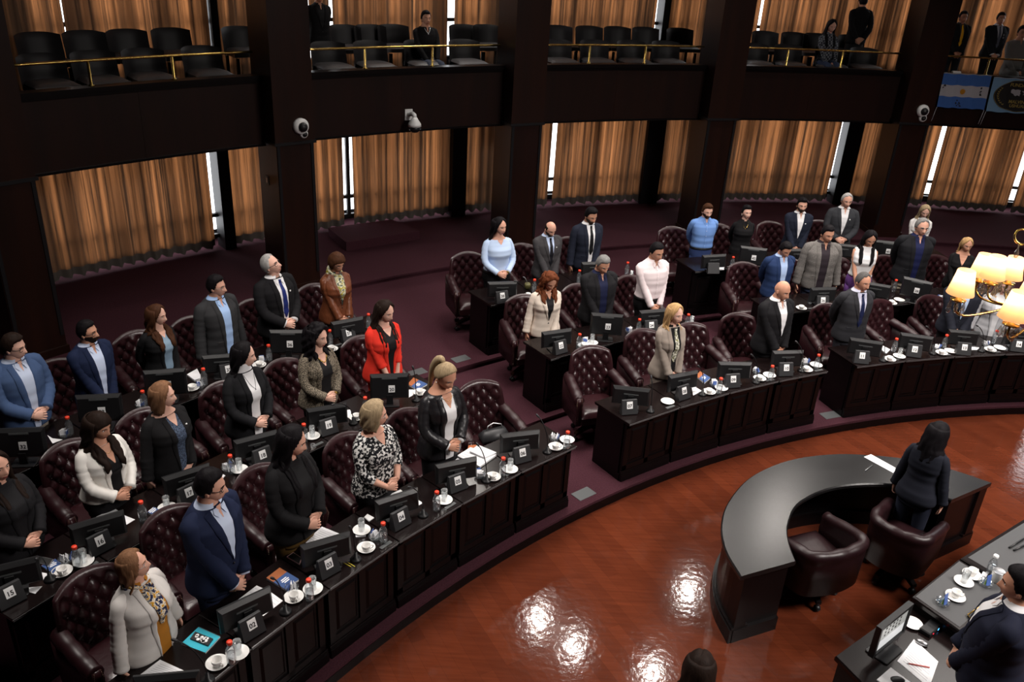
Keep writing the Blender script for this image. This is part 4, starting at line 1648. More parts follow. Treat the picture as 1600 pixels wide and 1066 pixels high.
    for sx in (-1, 1):
        ye = head_surf(sx * 0.335, 0.0, True, fem).y
        ell((sx * 0.031, ye - 0.0035, HCZ - 0.001), (0.0135, 0.0065, 0.0062), 2)
        ell((sx * 0.031, ye - 0.0008, HCZ - 0.001), (0.0062, 0.0052, 0.0060), 3)
        yb = head_surf(sx * 0.33, 0.18, True, fem).y
        for q in range(5):
            ell((sx * (0.016 + 0.008 * q), yb + 0.0005 - 0.0016 * q * q * 0.5, HCZ + 0.0195 + 0.0035 * sin(q * 0.8)), (0.0062, 0.004, 0.0026 if fem else 0.0036), 4, 6)
        ell((sx * 0.079, 0.004, HCZ - 0.014), (0.009, 0.017, 0.029), 0, 10)
        ell((sx * 0.082, 0.008, HCZ - 0.020), (0.008, 0.010, 0.018), 0, 8)
    for sx, Sh, E, W_, hd, pn in AR:
        mb.tube([p + DZ for p in arm_path(sx, Sh, E, W_)] + [W_ + hd * 0.012 + DZ], [r * thin for r in A_SK] + [0.024 * thin], 12, 0)
        # palm and fingers
        sd = hd.cross(pn).normalized()      # across the palm
        hs = 0.92 if fem else 1.0
        rg = []
        for q, wd, th in ((-0.01, .024, .020), (.02, .031, .016), (.05, .039, .0145), (.085, .041, .0125), (.098, .036, .010)):
            cpt = W_ + hd * q * hs + DZ
            rg.append([cpt + (sd * cos(a) * wd + pn * sin(a) * th) * hs for a in [2 * pi * i / 12 for i in range(12)]])
        mb.loft(rg, 0)
        for fi, (o, ln, r) in enumerate(((-.029, .066, .0088), (-.010, .076, .0092), (.010, .071, .0088), (.028, .056, .0078))):
            b0 = W_ + (hd * 0.086 + sd * o) * hs + DZ
            d0 = (hd + sd * o * 3).normalized()
            cur = RD(22 + 4 * fi)
            p1 = b0 + d0 * ln * 0.45 * hs
            d1 = (d0 * cos(cur) + pn * sin(cur)).normalized()
            p2 = p1 + d1 * ln * 0.32 * hs
            d2 = (d0 * cos(cur * 2.1) + pn * sin(cur * 2.1)).normalized()
            p3 = p2 + d2 * ln * 0.26 * hs
            mb.tube([b0 - d0 * 0.012, b0, p1, p2, p3, p3 + d2 * 0.004], [r, r, r * 0.95, r * 0.88, r * 0.72, r * 0.3], 7, 0)
        ts = -1 if sx > 0 else 1
        # the thumb leaves the edge of the palm that is uppermost
        ts = 1 if sd.z > -0.0 else -1
        b0 = W_ + (hd * 0.022 + sd * ts * 0.026) * hs + DZ
        d0 = (hd * 0.75 + sd * ts * 0.62 + pn * 0.25).normalized()
        p1 = b0 + d0 * 0.040 * hs
        d1 = (hd * 0.95 + sd * ts * 0.10 + pn * 0.25).normalized()
        p2 = p1 + d1 * 0.030 * hs
        mb.tube([b0 - d0 * 0.012, b0, p1, p2, p2 + d1 * 0.005], [.012, .0125, .0105, .0085, .003], 7, 0)
    LEGS = []
    for sx in (-1, 1):
        if sit:
            lp = [V((sx * .085, 0.0, .86 + dz)), V((sx * .10, 0.20, .875 + dz)), V((sx * .105, 0.42, .87 + dz)), V((sx * .105, 0.46, .80 + dz)), V((sx * .105, 0.43, .25)), V((sx * .105, 0.42, .06))]
        else:
            lp = [V((sx * .088, -.005, .90)), V((sx * .095, 0.0, .72)), V((sx * .098, 0.012, .48)), V((sx * .098, 0.008, .42)), V((sx * .10, -.012, .25)), V((sx * .10, -.012, .06))]
        LEGS.append((sx, lp))
        mb.tube(lp, [.082, .074, .054, .052, .050, .036], 12, 0)
        ft = lp[-1]
        mb.loft([[ft + V((0.032 * cos(a), y, z + zr * sin(a))) for a in [2 * pi * i / 10 for i in range(10)]] for y, z, zr in ((-.045, -.02, .03), (.02, -.02, .035), (.09, -.035, .022), (.15, -.042, .014))], 0)
    mb.build('body', [sk, M_LIP if fem else mat_lip_m(skin), M_EYEW, M_IRIS, hair_mat(hair[1] if hair[1] not in ('silver', 'blonde', 'ash') else 'salt')], t)

    # -------- hair
    build_hair(t, hair, fem, nod, prof, rnd, dz, front)
    if beard:
        mb = MB()

        def bp_(a, b):
            lon = (2 * a - 1) * RD(100)
            lat = RD(-82 + 74 * b)
            p = head_surf(lon, lat, True, fem)
            al = abs(math.degrees(lon))
            side = al > 42
            mm = sst(RD(-82), RD(-72), lat) * (1 - sst(RD(-25 if not side else -16), RD(-20 if not side else -9), lat))
            if not side:
                mm *= 1 - gs(p.x, 0.022) * gs(p.z + 0.0725, 0.0075) * 0.9
                mm *= 1 - gs(p.x, 0.030) * sst(-0.050, -0.042, p.z)
            mm *= 1 - sst(92, 99, al)
            nrm = V((p.x, p.y, p.z * 0.8)).normalized()
            return nod(p + nrm * (0.0070 * mm - 0.005 * (1 - mm)) + V((0, 0, HCZ)), 1.0)
        mb.grid(bp_, 40, 22)
        mb.build('beard', hair_mat(beard), t)
    if glasses:
        mb = MB()
        gm = M_BLACK if glasses == 'black' else M_STEEL
        r = 0.0027 if glasses == 'black' else 0.0017
        yg = head_surf(0.34, 0.0, True, fem).y + 0.013
        for sx in (-1, 1):
            cx = sx * 0.033
            mb.tube([nod((cx + 0.026 * cos(a) * (1 if abs(cos(a)) < .8 else 0.97), yg - 0.008 * abs((cx + 0.026 * cos(a)) / 0.06) ** 2, HCZ - 0.004 + 0.0175 * sin(a)), 1.0) for a in [2 * pi * i / 14 for i in range(15)]], r, 5)
            mb.tube([nod((sx * 0.059, yg - 0.008, HCZ + 0.004), 1.0), nod((sx * 0.077, yg - 0.03, HCZ + 0.004), 1.0), nod((sx * 0.082, 0.004, HCZ + 0.002), 1.0), nod((sx * 0.081, -0.012, HCZ - 0.012), 1.0)], r, 5)
        mb.tube([nod((-0.008, yg + 0.001, HCZ + 0.002), 1.0), nod((0, yg + 0.004, HCZ + 0.004), 1.0), nod((0.008, yg + 0.001, HCZ + 0.002), 1.0)], r, 5)
        mb.build('glasses', gm, t)

    # -------- trousers, shoes
    tm = trousers if not isinstance(trousers, tuple) else cloth(trousers)
    mb = MB()
    mb.loft([ring(z, 0.010, 28) for z in (0.735, 0.755, 0.78, .82, .86, .90, .94, .98, 1.01)], 0)
    for sx, lp in LEGS:
        mb.tube(lp, [.094, .086, .068, .065, .060, .055], 14, 0)
    mb.build('trousers', tm, t)
    for sx, lp in LEGS:
        mb = MB()
        ft = lp[-1]
        ft = V((ft.x, ft.y, 0.06))
        mb.loft([[ft + V((w * cos(a), y, -0.028 + z + zr * sin(a) if sin(a) > 0 else -0.060 + 0.0005)) for a in [2 * pi * i / 12 for i in range(12)]] for y, z, zr, w in ((-.055, -.01, .035, .028), (-.02, -.005, .055, .038), (.05, -.01, .045, .043), (.12, -.02, .025, .043), (.165, -.025, .012, .028))], 0)
        mb.build('shoe', M_SHOE, t)
    if belt:
        mb = MB()
        mb.loft([ring(z, 0.0145, 28) for z in (0.936, 0.968)], 0)
        mb.build('belt', M_BLACK, t)

    # -------- upper clothes
    tmh = 0.4 if sleeve < 1 else 0
    cm = c if not isinstance(c, tuple) else cloth(c)
    jk = top == 'jacket'
    off = 0.018 if jk else 0.012
    zh = hem if jk else (0.972 if belt else hem)
    ztop = 1.452 if not fem else (1.438 if not vneck else 1.405)

    def sleeves(mb, mi, o2, frac=1.0):
        for sx, Sh, E, W_, hd, pn in AR:
            pts = arm_path(sx, Sh, E, W_)
            rr = [r * thin + o2 * (1.0 if i > 1 else 0.35) + (0.004 if jk and i > 6 else 0) for i, r in enumerate(A_SK)]
            rr[-1] += 0.006 + (0.006 if jk else 0)
            rr[-2] += 0.003
            if frac < 1:
                n = max(4, int(len(pts) * frac))
                pts, rr = pts[:n], rr[:n]
            # folds in the cloth
            P2, R2 = [], []
            for i in range(len(pts) - 1):
                for q in (0, 0.34, 0.67):
                    P2.append(pts[i].lerp(pts[i + 1], q) + DZ)
                    R2.append((rr[i] + (rr[i + 1] - rr[i]) * q) * (1 + (0.05 if i > 2 else 0) * sin(7.0 * (i + q) + sx * 1.3 + h * 9)))
            P2.append(pts[-1] + DZ)
            R2.append(rr[-1])
            mb.tube(P2, R2, 14, mi)
    if top != 'bare':
        mb = MB()
        n = 44
        zz = [zh + (ztop - zh) * i / n for i in range(n + 1)]
        rings = []
        for i, z in enumerate(zz):
            fl = (0.016 if jk else 0.004) * (1 - sst(0, 0.22, z - zh))
            rg = ring(z, off + fl + wv(z), 36)
            rings.append(rg)
        mb.loft(rings, 0)
        if not bare:
            sleeves(mb, 0, 0.014 if jk else 0.010, sleeve)
        mb.build('jacket' if jk else ('blouse' if fem else 'shirt'), cm, t)
    im = inner if not isinstance(inner, tuple) else cloth(inner, 0.7)

    def patch(zl, xl, xr, o, name, m_, nx=8, parent=None, th=0.0):
        mb = MB()
        nz = len(zl) - 1

        def fn(a, b):
            f = b * nz
            i = min(int(f), nz - 1)
            q = f - i
            z = zl[i] + (zl[i + 1] - zl[i]) * q
            x0 = xl[i] + (xl[i + 1] - xl[i]) * q
            x1 = xr[i] + (xr[i + 1] - xr[i]) * q
            e = th * (1 - abs(2 * a - 1) ** 4)
            fl = (0.016 if jk else 0.004) * (1 - sst(0, 0.22, z - zh))
            return front(x0 + (x1 - x0) * a, z, o + e + fl + wv(z))
        mb.grid(fn, nx, nz * 9)
        return mb.build(name, m_, parent or t)
    ntop = ztop - 0.004
    if jk:
        # the gap between the fronts
        bz = 1.04 if open_ == 0 else zh
        zl = [bz, bz + (ntop - bz) * 0.33, bz + (ntop - bz) * 0.66, ntop - 0.02, ntop]
        w0 = open_
        wt = 0.064 if not fem else 0.058
        hw = [max(0.004, w0), max(0.026, w0 * 1.05), max(0.048, w0 * 1.1), wt, wt]
        patch(zl, [-a for a in hw], hw, off + 0.003, 'shirt_front' if not fem else 'top_front', im, 10)
        if open_ == 0:
            mb = MB()
            p = front(0.004, bz - 0.03, off + 0.003)
            mb.lathe([(0.009, 0), (0.008, 0.004), (0.001, 0.005)], 8, M=MX.Translation(p) @ MX.Rotation(-pi / 2, 4, 'X'))
            mb.build('button', M_BLACK, t)
        lm = cm if lapel is None else lapel
        lw = 0.052 if not fem else 0.046
        for sx in (-1, 1):
            le = [[sx * a for a in hw], [sx * (a + w_) for a, w_ in zip(hw, (0.004, lw * 0.65, lw * 1.12, lw * 0.95, lw * 0.30))]]
            a_, b_ = (le[0], le[1]) if sx > 0 else (le[1], le[0])
            patch(zl, a_, b_, off + 0.0055, 'lapel', lm, 5, th=0.005)
        if not fem:
            z0 = 1.0
            for sx in (-1, 1):
                mb = MB()
                pts = [front(sx * (0.07 + 0.012 * q), z0 - 0.012 * q / 6 * 0, off + 0.004) for q in range(7)]
                mb.tube(pts, 0.004, 4)
                mb.build('pocket', cm, t)
    if vneck:
        # skin shows in a V
        d_, w_ = vneck
        zl = [ntop - d_, ntop - d_ * 0.6, ntop - d_ * 0.3, ntop, ztop + 0.010]
        hw = [0.004, w_ * 0.5, w_ * 0.8, w_, w_ * 0.9]
        patch(zl, [-a for a in hw], hw, off + 0.0048, 'neckline', sk, 8)
    col_m = im if (jk and not vneck) else cm
    if turtle:
        mb = MB()
        mb.loft([[nod(p) if False else p for p in ring(z, o, 24)] for z, o in ((1.40, 0.016), (1.435, 0.013), (1.46, 0.012), (1.49, 0.011), (1.512, 0.011), (1.515, 0.006))], 0)
        mb.build('turtleneck', im, t)
    elif not (fem and vneck) and top != 'tee':
        mb = MB()
        nb = ztop - 0.012

        def colr(a, b):
            th_ = RD(20 + 320 * a)
            r0 = prof(1.485)
            o = 0.016 * (1 - b) + 0.006
            z = nb + 0.010 + (0.040 if not fem else 0.036) * b * (0.75 + 0.25 * abs(2 * a - 1) * 0 + 0.25 * (1 - abs(2 * a - 1)))
            r1 = prof(z)
            return nod((max(r0[0] + o, r1[0] * 0.97 + 0.004 + 0.010 * (1 - b)) * sin(th_), r0[2] - 0.004 + max(r0[1] + o, r1[1] * 0.97 + 0.004 + 0.010 * (1 - b)) * cos(th_), z), sst(1.44, 1.56, z) * 0.6)
        mb.grid(colr, 24, 4)
        mb.build('collar', col_m, t)
        if col_m is not None and not fem or (fem and not jk):
            mb = MB()
            for sx in (-1, 1):
                q = [front(sx * 0.012, ntop - 0.012, off + 0.007), front(sx * 0.050, ntop + 0.004, off + 0.006), front(sx * 0.056, ntop - 0.030, off + 0.007), front(sx * 0.034, ntop - 0.060, off + 0.008)]
                q2 = [p + V((0, 0.004, 0)) for p in q]
                mb.loft([q, q2], 0, True, False)
            mb.build('collar_points', col_m, t)
    if not fem and not tie and not turtle and not vneck:
        patch([ntop - 0.075, ntop - 0.03, ztop + 0.008], [-.002, -.012, -.022], [.002, .012, .022], off + 0.0046, 'open_neck', sk, 4)
    if tie:
        zl = [1.02, 1.08, 1.2, 1.32, ntop - 0.025]
        hw = [0.010, 0.034, 0.030, 0.024, 0.014]
        tmt = tie if not isinstance(tie, tuple) else cloth(tie, 0.5)
        o = patch(zl, [-a for a in hw], hw, off + 0.006, 'tie', tmt, 6, th=0.005)
        mb = MB()
        p = front(0, ntop - 0.022, off + 0.012)
        mb.loft([[p + V((x * s_, y, z)) for x, y in ((-.016, -.006), (.016, -.006), (.013, .006), (-.013, .006))] for z, s_ in ((-.024, .6), (-.01, 1.0), (.014, 1.1))], 0)
        mb.build('tie_knot', tmt, o)
    if not jk and not fem and top == 'shirt':
        patch([zh + 0.01, 1.1, 1.25, ntop - 0.04], [-.014] * 4, [.014] * 4, off + 0.0035, 'placket', cm, 3, th=0.002)
        mb = MB()
        for i in range(5):
            p = front(0, 1.02 + 0.085 * i, off + 0.006)
            mb.lathe([(0.0055, 0), (0.005, 0.0025), (0.0005, 0.003)], 8, M=MX.Translation(p) @ MX.Rotation(-pi / 2, 4, 'X'))
        mb.build('shirt_buttons', M_LABEL, t)
    if cuffs:
        cmn = cloth(cuffs)
        for sx, Sh, E, W_, hd, pn in AR:
            mb = MB()
            d = (W_ - E).normalized()
            mb.tube([W_ - d * 0.035 + DZ, W_ - d * 0.0 + DZ, W_ + d * 0.016 + DZ], [0.033 * thin + 0.006, 0.034 * thin + 0.007, 0.034 * thin + 0.007], 14)
            mb.build('cuff', cmn, t)
    if watch:
        sx, Sh, E, W_, hd, pn = AR[1]
        mb = MB()
        d = (W_ - E).normalized()
        mb.tube([W_ + d * 0.004 + DZ, W_ + d * 0.02 + DZ], [0.031 * thin] * 2, 12)
        mb.build('wristwatch', watch, t)
    if scarf:
        mb = MB()
        for (dr, zc, tl) in ((0.0, 1.447, 0.10), (0.012, 1.425, -0.06)):
            pts = []
            for i in range(25):
                a = 2 * pi * i / 24
                rx, ry, yc = prof(1.45)
                pts.append(nod((( rx + 0.008 + dr) * sin(a), yc + (ry + 0.014 + dr) * cos(a), zc - 0.035 * cos(a) + tl * 0.1 * sin(a))))
            mb.tube(pts, 0.021, 8)
        scm = mb.build('scarf', scarf, t)
        patch([1.12, 1.22, 1.32, ntop - 0.03], [-.012, -.030, -.052, -.060], [.026, .028, .012, 0.0], off + 0.010, 'scarf_end', scarf, 6, scm, 0.012)
        patch([1.16, 1.24, 1.32, ntop - 0.03], [.0, -.006, .004, .010], [.040, .052, .064, .062], off + 0.012, 'scarf_end', scarf, 6, scm, 0.012)
    if necklace:
        mb = MB()
        pts = []
        for i in range(17):
            a = -1 + 2 * i / 16
            z = ntop - 0.012 - necklace[0] * (1 - abs(a) ** 1.6)
            pts.append(front(a * 0.055, z, off + 0.0075))
        mb.tube(pts, necklace[1], 5)
        if necklace[0] > 0.06:
            p = pts[8]
            mb.box((p.x - 0.003, p.y - 0.001, p.z - 0.035), (p.x + 0.003, p.y + 0.003, p.z))
            mb.box((p.x - 0.010, p.y - 0.001, p.z - 0.016), (p.x + 0.010, p.y + 0.003, p.z - 0.010))
        mb.build('necklace', necklace[2], t)
    if pin:
        mb = MB()
        p = front(-0.085, 1.30, off + 0.011)
        mb.lathe([(0.011, 0), (0.010, 0.004), (0.001, 0.005)], 8, M=MX.Translation(p) @ MX.Rotation(-pi / 2, 4, 'X'))
        mb.build('lapel_pin', M_LABEL, t)
    if earr:
        mb = MB()
        for sx in (-1, 1):
            p = nod((sx * 0.086, 0.012, HCZ - 0.045), 1.0)
            mb.lathe([(0.001, -0.007), (0.0065, 0), (0.001, 0.007)], 8, M=MX.Translation(p))
        mb.build('earrings', M_LABEL, t)
    if extra:
        extra(t, front, off, nod)
    return t


_ml = {}


def mat_lip_m(k):
    if k not in _ml:
        c = SKIN[k]
        _ml[k] = mat('lips', (c[0] * 0.72, c[1] * 0.52, c[2] * 0.5), 0.5)
    return _ml[k]


TH = {
    'short': [(0, 40), (35, 40), (60, 34), (72, 14), (80, -8), (98, -12), (112, -30), (140, -42), (180, -46)],
    'receding': [(0, 60), (30, 48), (55, 44), (70, 16), (80, -8), (98, -12), (112, -30), (140, -42), (180, -46)],
    'long': [(0, 52), (25, 46), (50, 30), (66, 4), (80, -30), (110, -60), (180, -70)],
    'parted': [(0, 60), (20, 50), (48, 26), (64, 0), (80, -30), (110, -60), (180, -70)],
    'fringe': [(0, 24), (30, 22), (55, 10), (68, -10), (80, -40), (110, -60), (180, -70)],
    'pulled': [(0, 50), (30, 46), (55, 34), (72, 16), (82, -4), (98, -6), (112, -26), (140, -40), (180, -44)],
}


def catm(pts, n):
    P = [pts[0] * 2 - pts[1]] + list(pts) + [pts[-1] * 2 - pts[-2]]
    out = []
    m_ = len(P) - 3
    for i in range(n + 1):
        f = i / n * m_
        k = min(int(f), m_ - 1)
        t_ = f - k
        a, b, c, d = P[k:k + 4]
        out.append(0.5 * ((2 * b) + (c - a) * t_ + (2 * a - 5 * b + 4 * c - d) * t_ ** 2 + (3 * b - a - 3 * c + d) * t_ ** 3))
    return out


def build_hair(t, hair, fem, nod, prof, rnd, dz, hair_front):
    style, colr = hair[0], hair[1]
    opt = hair[2] if len(hair) > 2 else {}
    hm = hair_mat(colr)
    if style == 'none':
        return
    key = {'short': 'short', 'crop': 'receding', 'bald': 'short', 'long': 'long', 'parted': 'parted', 'fringe': 'fringe', 'bob': 'parted', 'pony': 'pulled', 'curly': 'long', 'pixie': 'fringe', 'quiff': 'short'}[style]
    tab = TH[key]
    thick = {'short': 0.016, 'crop': 0.009, 'bald': 0.006, 'long': 0.020, 'parted': 0.018, 'fringe': 0.024, 'bob': 0.024, 'pony': 0.012, 'curly': 0.036, 'pixie': 0.026, 'quiff': 0.018}[style] * opt.get('vol', 1)
    ph = rnd.random() * 30
    cur = 0.35 if style == 'curly' else (0.12 if style in ('short', 'pixie', 'quiff') else 0.06)
    mb = MB()

    def fn(a, b):
        lon = (2 * a - 1) * pi
        lat = (b * 1.0 - 0.5) * pi
        ald, lad = abs(math.degrees(lon)), math.degrees(lat)
        th = lerp_tab(tab, ald)[0]
        m = sst(th - 5, th + 5, lad)
        if style == 'bald':
            m *= 1 - sst(18, 34, lad + (8 if ald > 150 else 0))
            m *= sst(62, 76, ald)
        p = head_surf(lon, lat, False, fem)
        nrm = V((p.x / HRX ** 2, (p.y - 0.012) / HRY ** 2, p.z / HRZ ** 2)).normalized()
        tk = thick * (1 + cur * 1.6 * NZ.noise(V((p.x * 38 + ph, p.y * 38, p.z * 38))))
        if style in ('short', 'quiff'):
            tk *= 0.55 + 0.75 * sst(10, 60, lad) + (0.9 if style == 'quiff' else 0.15) * gs(ald, 40) * gs(lad - 55, 22)
        if style in ('parted', 'bob', 'long'):
            tk *= 1 - 0.45 * gs(p.x + 0.008, 0.008) * sst(20, 50, lad) * (1 if p.y > -0.03 else 0)
        return nod(p + nrm * (tk * m - 0.010 * (1 - m)) + V((0, 0, HCZ)), 1.0)
    mb.grid(fn, 52, 34)
    ho = mb.build('hair', hm, t)
    if style in ('long', 'parted', 'fringe', 'bob', 'curly'):
        # the hanging length behind and beside the face
        zend = opt.get('end', {'long': 1.22, 'parted': 1.22, 'fringe': 1.22, 'bob': 1.46, 'curly': 1.30}[style])
        vol = opt.get('v', {'long': 0.022, 'parted': 0.020, 'fringe': 0.026, 'bob': 0.028, 'curly': 0.052}[style])
        A0 = opt.get('a', 72)
        A1 = opt.get('fwd', 62 if style != 'bob' else 70)
        nz_, na = 20, 34
        wav = opt.get('wave', 0.006 if style != 'curly' else 0.012)
        mb = MB()
        rings = []
        for j in range(nz_ + 1):
            q = j / nz_
            z = 1.665 + (zend - 1.665) * q
            A = RD(A0 + (A1 - A0) * sst(0.2, 0.6, q))
            outer, inner_ = [], []
            for i in range(na + 1):
                lo = A + (2 * pi - 2 * A) * i / na
                s_, c_ = sin(lo), cos(lo)
                dzh = max(-1, min(1, (z - HCZ) / (HRZ + thick)))
                hx = (HRX + vol) * sqrt(max(0.12, 1 - max(0, dzh) ** 2))
                hyb = (HRY + vol) * sqrt(max(0.12, 1 - max(0, dzh) ** 2))
                w = sst(1.50, 1.40, z)
                rx, ry, yc = prof(max(1.10, z))
                bx = min(rx + 0.035, HRX + vol + 0.030)
                by = ry + 0.040 if c_ < 0 else ry + 0.035
                ex, ey = hx + (max(hx, bx) - hx) * w, hyb + (max(hyb * 0.95, by) - hyb) * w
                tap = 1 - 0.10 * sst(0.75, 1.0, q) * (1 if style != 'bob' else 0.3)
                nn = wav * sin(lo * 9 + z * (38 if style != 'curly' else 60) + ph) * sst(0.15, 0.5, q) + (0.022 if style == 'curly' else 0.006) * NZ.noise(V((s_ * 5 + ph, c_ * 5, z * (14 if style == 'curly' else 8))))
                px, py = (ex + nn) * s_ * tap, (ey + nn) * c_ * tap + 0.006
                outer.append(nod((px, py, z + 0.012 * NZ.noise(V((lo * 3, ph, 0))) * (3 if j == nz_ else 0)), sst(1.28, 1.55, z)))
                ins = 0.030 if q > 0.12 else 0.012
                f = max(0.35, 1 - ins / max(0.05, hypot(px, py)))
                inner_.append(nod((px * f, py * f, z), sst(1.28, 1.55, z)))
            rings.append(outer + inner_[::-1])
        mb.loft(rings, 0)
        mb.build('hair_length', hm, ho)
    if style in ('long', 'parted', 'fringe', 'curly') and opt.get('end', 1.3) < 1.40 and opt.get('fwd', 62) < 88:
        zend = opt.get('end', 1.25)
        wv_ = 0.012 if style == 'curly' or opt.get('wave', 0) > 0.01 else 0.003
        for sx in (-1, 1):
            for q_, (x0, r0, dy) in enumerate(((0.080, 0.030, 0.028), (0.058, 0.020, 0.030), (0.098, 0.024, 0.024)) if wv_ > 0.01 else ((0.074, 0.021, 0.018), (0.092, 0.018, 0.014))):
                mb = MB()
                pts, rr = [], []
                zz = [1.63, 1.59, 1.54, 1.49, 1.45, 1.41, 1.37, 1.33, 1.29, 1.25, 1.21, 1.17, 1.13]
                for i, z in enumerate(zz):
                    if z < zend - 0.01 + 0.035 * q_:
                        break
                    if z > 1.43:
                        q = nod((sx * (0.080 + 0.0015 * i + (0.006 if q_ == 2 else 0)), 0.014 - 0.004 * i - (0.014 if q_ == 2 else 0), z), 1.0 if z > 1.5 else 0.55)
                    else:
                        q = hair_front(sx * (x0 + wv_ * sin(z * 55 + ph + q_ * 2)), z, dy)
                    pts.append(q)
                    rr.append(r0 * (0.8 + 0.2 * min(1, i / 4)))
                if len(pts) > 3:
                    rr[0], rr[-1] = r0 * 0.5, r0 * 0.25
                    n_ = len(pts) * 3
                    rs = []
                    for k in range(n_ + 1):
                        f = k / n_ * (len(rr) - 1)
                        i0 = min(int(f), len(rr) - 2)
                        rs.append(rr[i0] + (rr[i0 + 1] - rr[i0]) * (f - i0))
                    mb.tube(catm(pts, n_), rs, 9, 0, None, 0.6)
                    mb.build('front_lock', hm, ho)
    if style == 'pony':
        mb = MB()
        pts = [nod((0, -0.060, HCZ + 0.085), 1.0), nod((0, -0.092, HCZ + 0.098), 1.0), nod((0, -0.118, HCZ + 0.055), 1.0), nod((0, -0.122, HCZ - 0.03), .9), nod((0, -0.125, 1.44), .5), nod((0.01, -0.135, 1.32), .2)]
        mb.tube(catm(pts, 20), [0.020 + 0.018 * min(1, k / 7) - 0.028 * max(0, (k - 12) / 8) for k in range(21)], 12)
        mb.build('ponytail', hm, ho)


# ------------------------------------------------------------------ who stands where
def stand(u, v, row, off=0.65):
    R = RROW[row] + off
    a, z = cyl(u, v, R)
    return pol(R, a, ZROW[row]), (z - ZROW[row] - 0.012)


def deputy(u, v, row, label, turn=0.0, off=0.65, **kw):
    P, h = stand(u, v, row, off)
    hp = kw.get('head', (0, 0, 0))[1]
    h += 0.0006 * abs(hp)
    if ang(P) > 50:
        turn -= 14 if ang(P) < 66 else 26
        kw['head'] = (kw['head'][0] * 0.8, kw['head'][1], kw['head'][2])
    return person(label, P, yaw_in(P) + RD(turn), max(1.48, min(1.86, h)), **kw)


NAVY, BLACKC, CHAR = S(24, 32, 58), S(17, 16, 19), S(52, 51, 54)
GOLD = M_BRASS
M_SCARF1 = pattern_mat('scarf_print', S(28, 34, 66), S(235, 225, 205), 38, 0.44, 0.56, S(190, 140, 40))
M_SCARF2 = pattern_mat('scarf_yellow_print', S(150, 140, 30), S(230, 228, 215), 30, 0.42, 0.58, S(60, 70, 50))
M_SCARF3 = pattern_mat('scarf_grey_print', S(225, 222, 205), S(30, 32, 28), 45, 0.44, 0.56, S(140, 140, 90))
M_PRINT = pattern_mat('black_white_print', S(22, 22, 26), S(215, 213, 210), 42, 0.50, 0.56)
M_TWEED = pattern_mat('tweed', S(42, 39, 36), S(150, 138, 120), 120, 0.42, 0.60)
M_HERR = pattern_mat('grey_tweed', S(96, 92, 90), S(122, 118, 114), 140, 0.4, 0.6)
M_BROWNL = mat('brown_leather', S(112, 62, 38), 0.38, spec=0.5, bump=((40, 40, 20), 0.4))
M_BLACKL = mat('black_satin', (0.012, 0.011, 0.013), 0.35, spec=0.5, bump=((30, 30, 14), 0.3))
M_PLAID = plaid_mat(S(40, 42, 50), S(120, 122, 128))
M_STRIPE = pattern_mat('blue_stripe', S(45, 52, 68), S(85, 98, 120), 90, 0.4, 0.6)
WHITE, LBLUE, PALEB = S(232, 231, 233), S(165, 192, 228), S(200, 212, 236)

# front row
deputy(205, 862, 1, 'person in light grey blazer with patterned scarf and mustard top looking up at lower left', 12, 0.62, sex='f', skin='mid', g=1.24, head=(38, -10, 0), arms=('side', 'side'),
       hair=('parted', 'tan', {'end': 1.36, 'a': 84, 'fwd': 92}), c=S(205, 200, 196), inner=S(172, 112, 36), open_=0.052, scarf=M_SCARF1, glasses='steel', trousers=S(150, 145, 140))
deputy(320, 735, 1, 'person in navy suit and open pale blue shirt with black glasses behind desk 02', 10, g=1.12, skin='mid', head=(34, 6, 0), hair=('short', 'black'), c=NAVY, inner=PALEB, glasses='black', trousers=NAVY, cuffs=PALEB)
deputy(447, 662, 1, 'person all in black with long straight black hair behind desk 03', 8, sex='f', skin='mid', g=1.08, head=(32, 14, 0), arms=('high', 'high2'), hair=('parted', 'black', {'end': 1.16}),
       c=S(20, 19, 21), inner=S(24, 23, 25), open_=0.05, trousers=S(84, 62, 26))
deputy(583, 627, 1, 'person with blonde bob in black and white print blouse behind desk 04', 4, sex='f', skin='mid', g=1.16, head=(46, 2, 0), arms=('high', 'high2'), hair=('bob', 'ash', {'vol': 1.1}),
       top='blouse', c=M_PRINT, vneck=(0.07, 0.05), glasses='steel', sleeve=0.86, hem=0.84, trousers=BLACKC)
deputy(690, 563, 1, 'person with high ponytail in black blazer and white top behind desk 05', -4, sex='f', skin='tan', head=(8, 26, 0), arms=('high', 'high2'), hair=('pony', 'ash'), c=M_BLACKL, inner=WHITE, open_=0.045,
       vneck=(0.10, 0.05), cuffs=WHITE, necklace=(0.035, 0.0015, GOLD), trousers=BLACKC, earr=True)
deputy(1055, 474, 1, 'person in beige blazer with shoulder length blonde hair behind desk 08', 6, sex='f', skin='fair', head=(20, 4, 0), arms=('clasp', 'clasp2'), hair=('parted', 'blonde', {'end': 1.38, 'a': 76, 'fwd': 78}),
       c=S(150, 138, 128), inner=S(18, 17, 19), open_=0.03, tie=M_SCARF3, trousers=S(140, 128, 118))
deputy(1222, 437, 1, 'bald person in black suit and open white shirt behind desk 10', 14, g=1.14, skin='tan', head=(16, 14, 0), hair=('none', 'black'), c=S(21, 20, 23), inner=WHITE, trousers=BLACKC)
deputy(1350, 424, 1, 'grey haired person in charcoal suit and navy tie with hands behind back at desk 11', 20, g=1.06, skin='tan', head=(12, 8, 0), arms=('behind', 'behind'), hair=('crop', 'salt'), c=S(44, 44, 48),
       inner=S(205, 205, 225), tie=S(26, 34, 70), trousers=S(40, 40, 46))
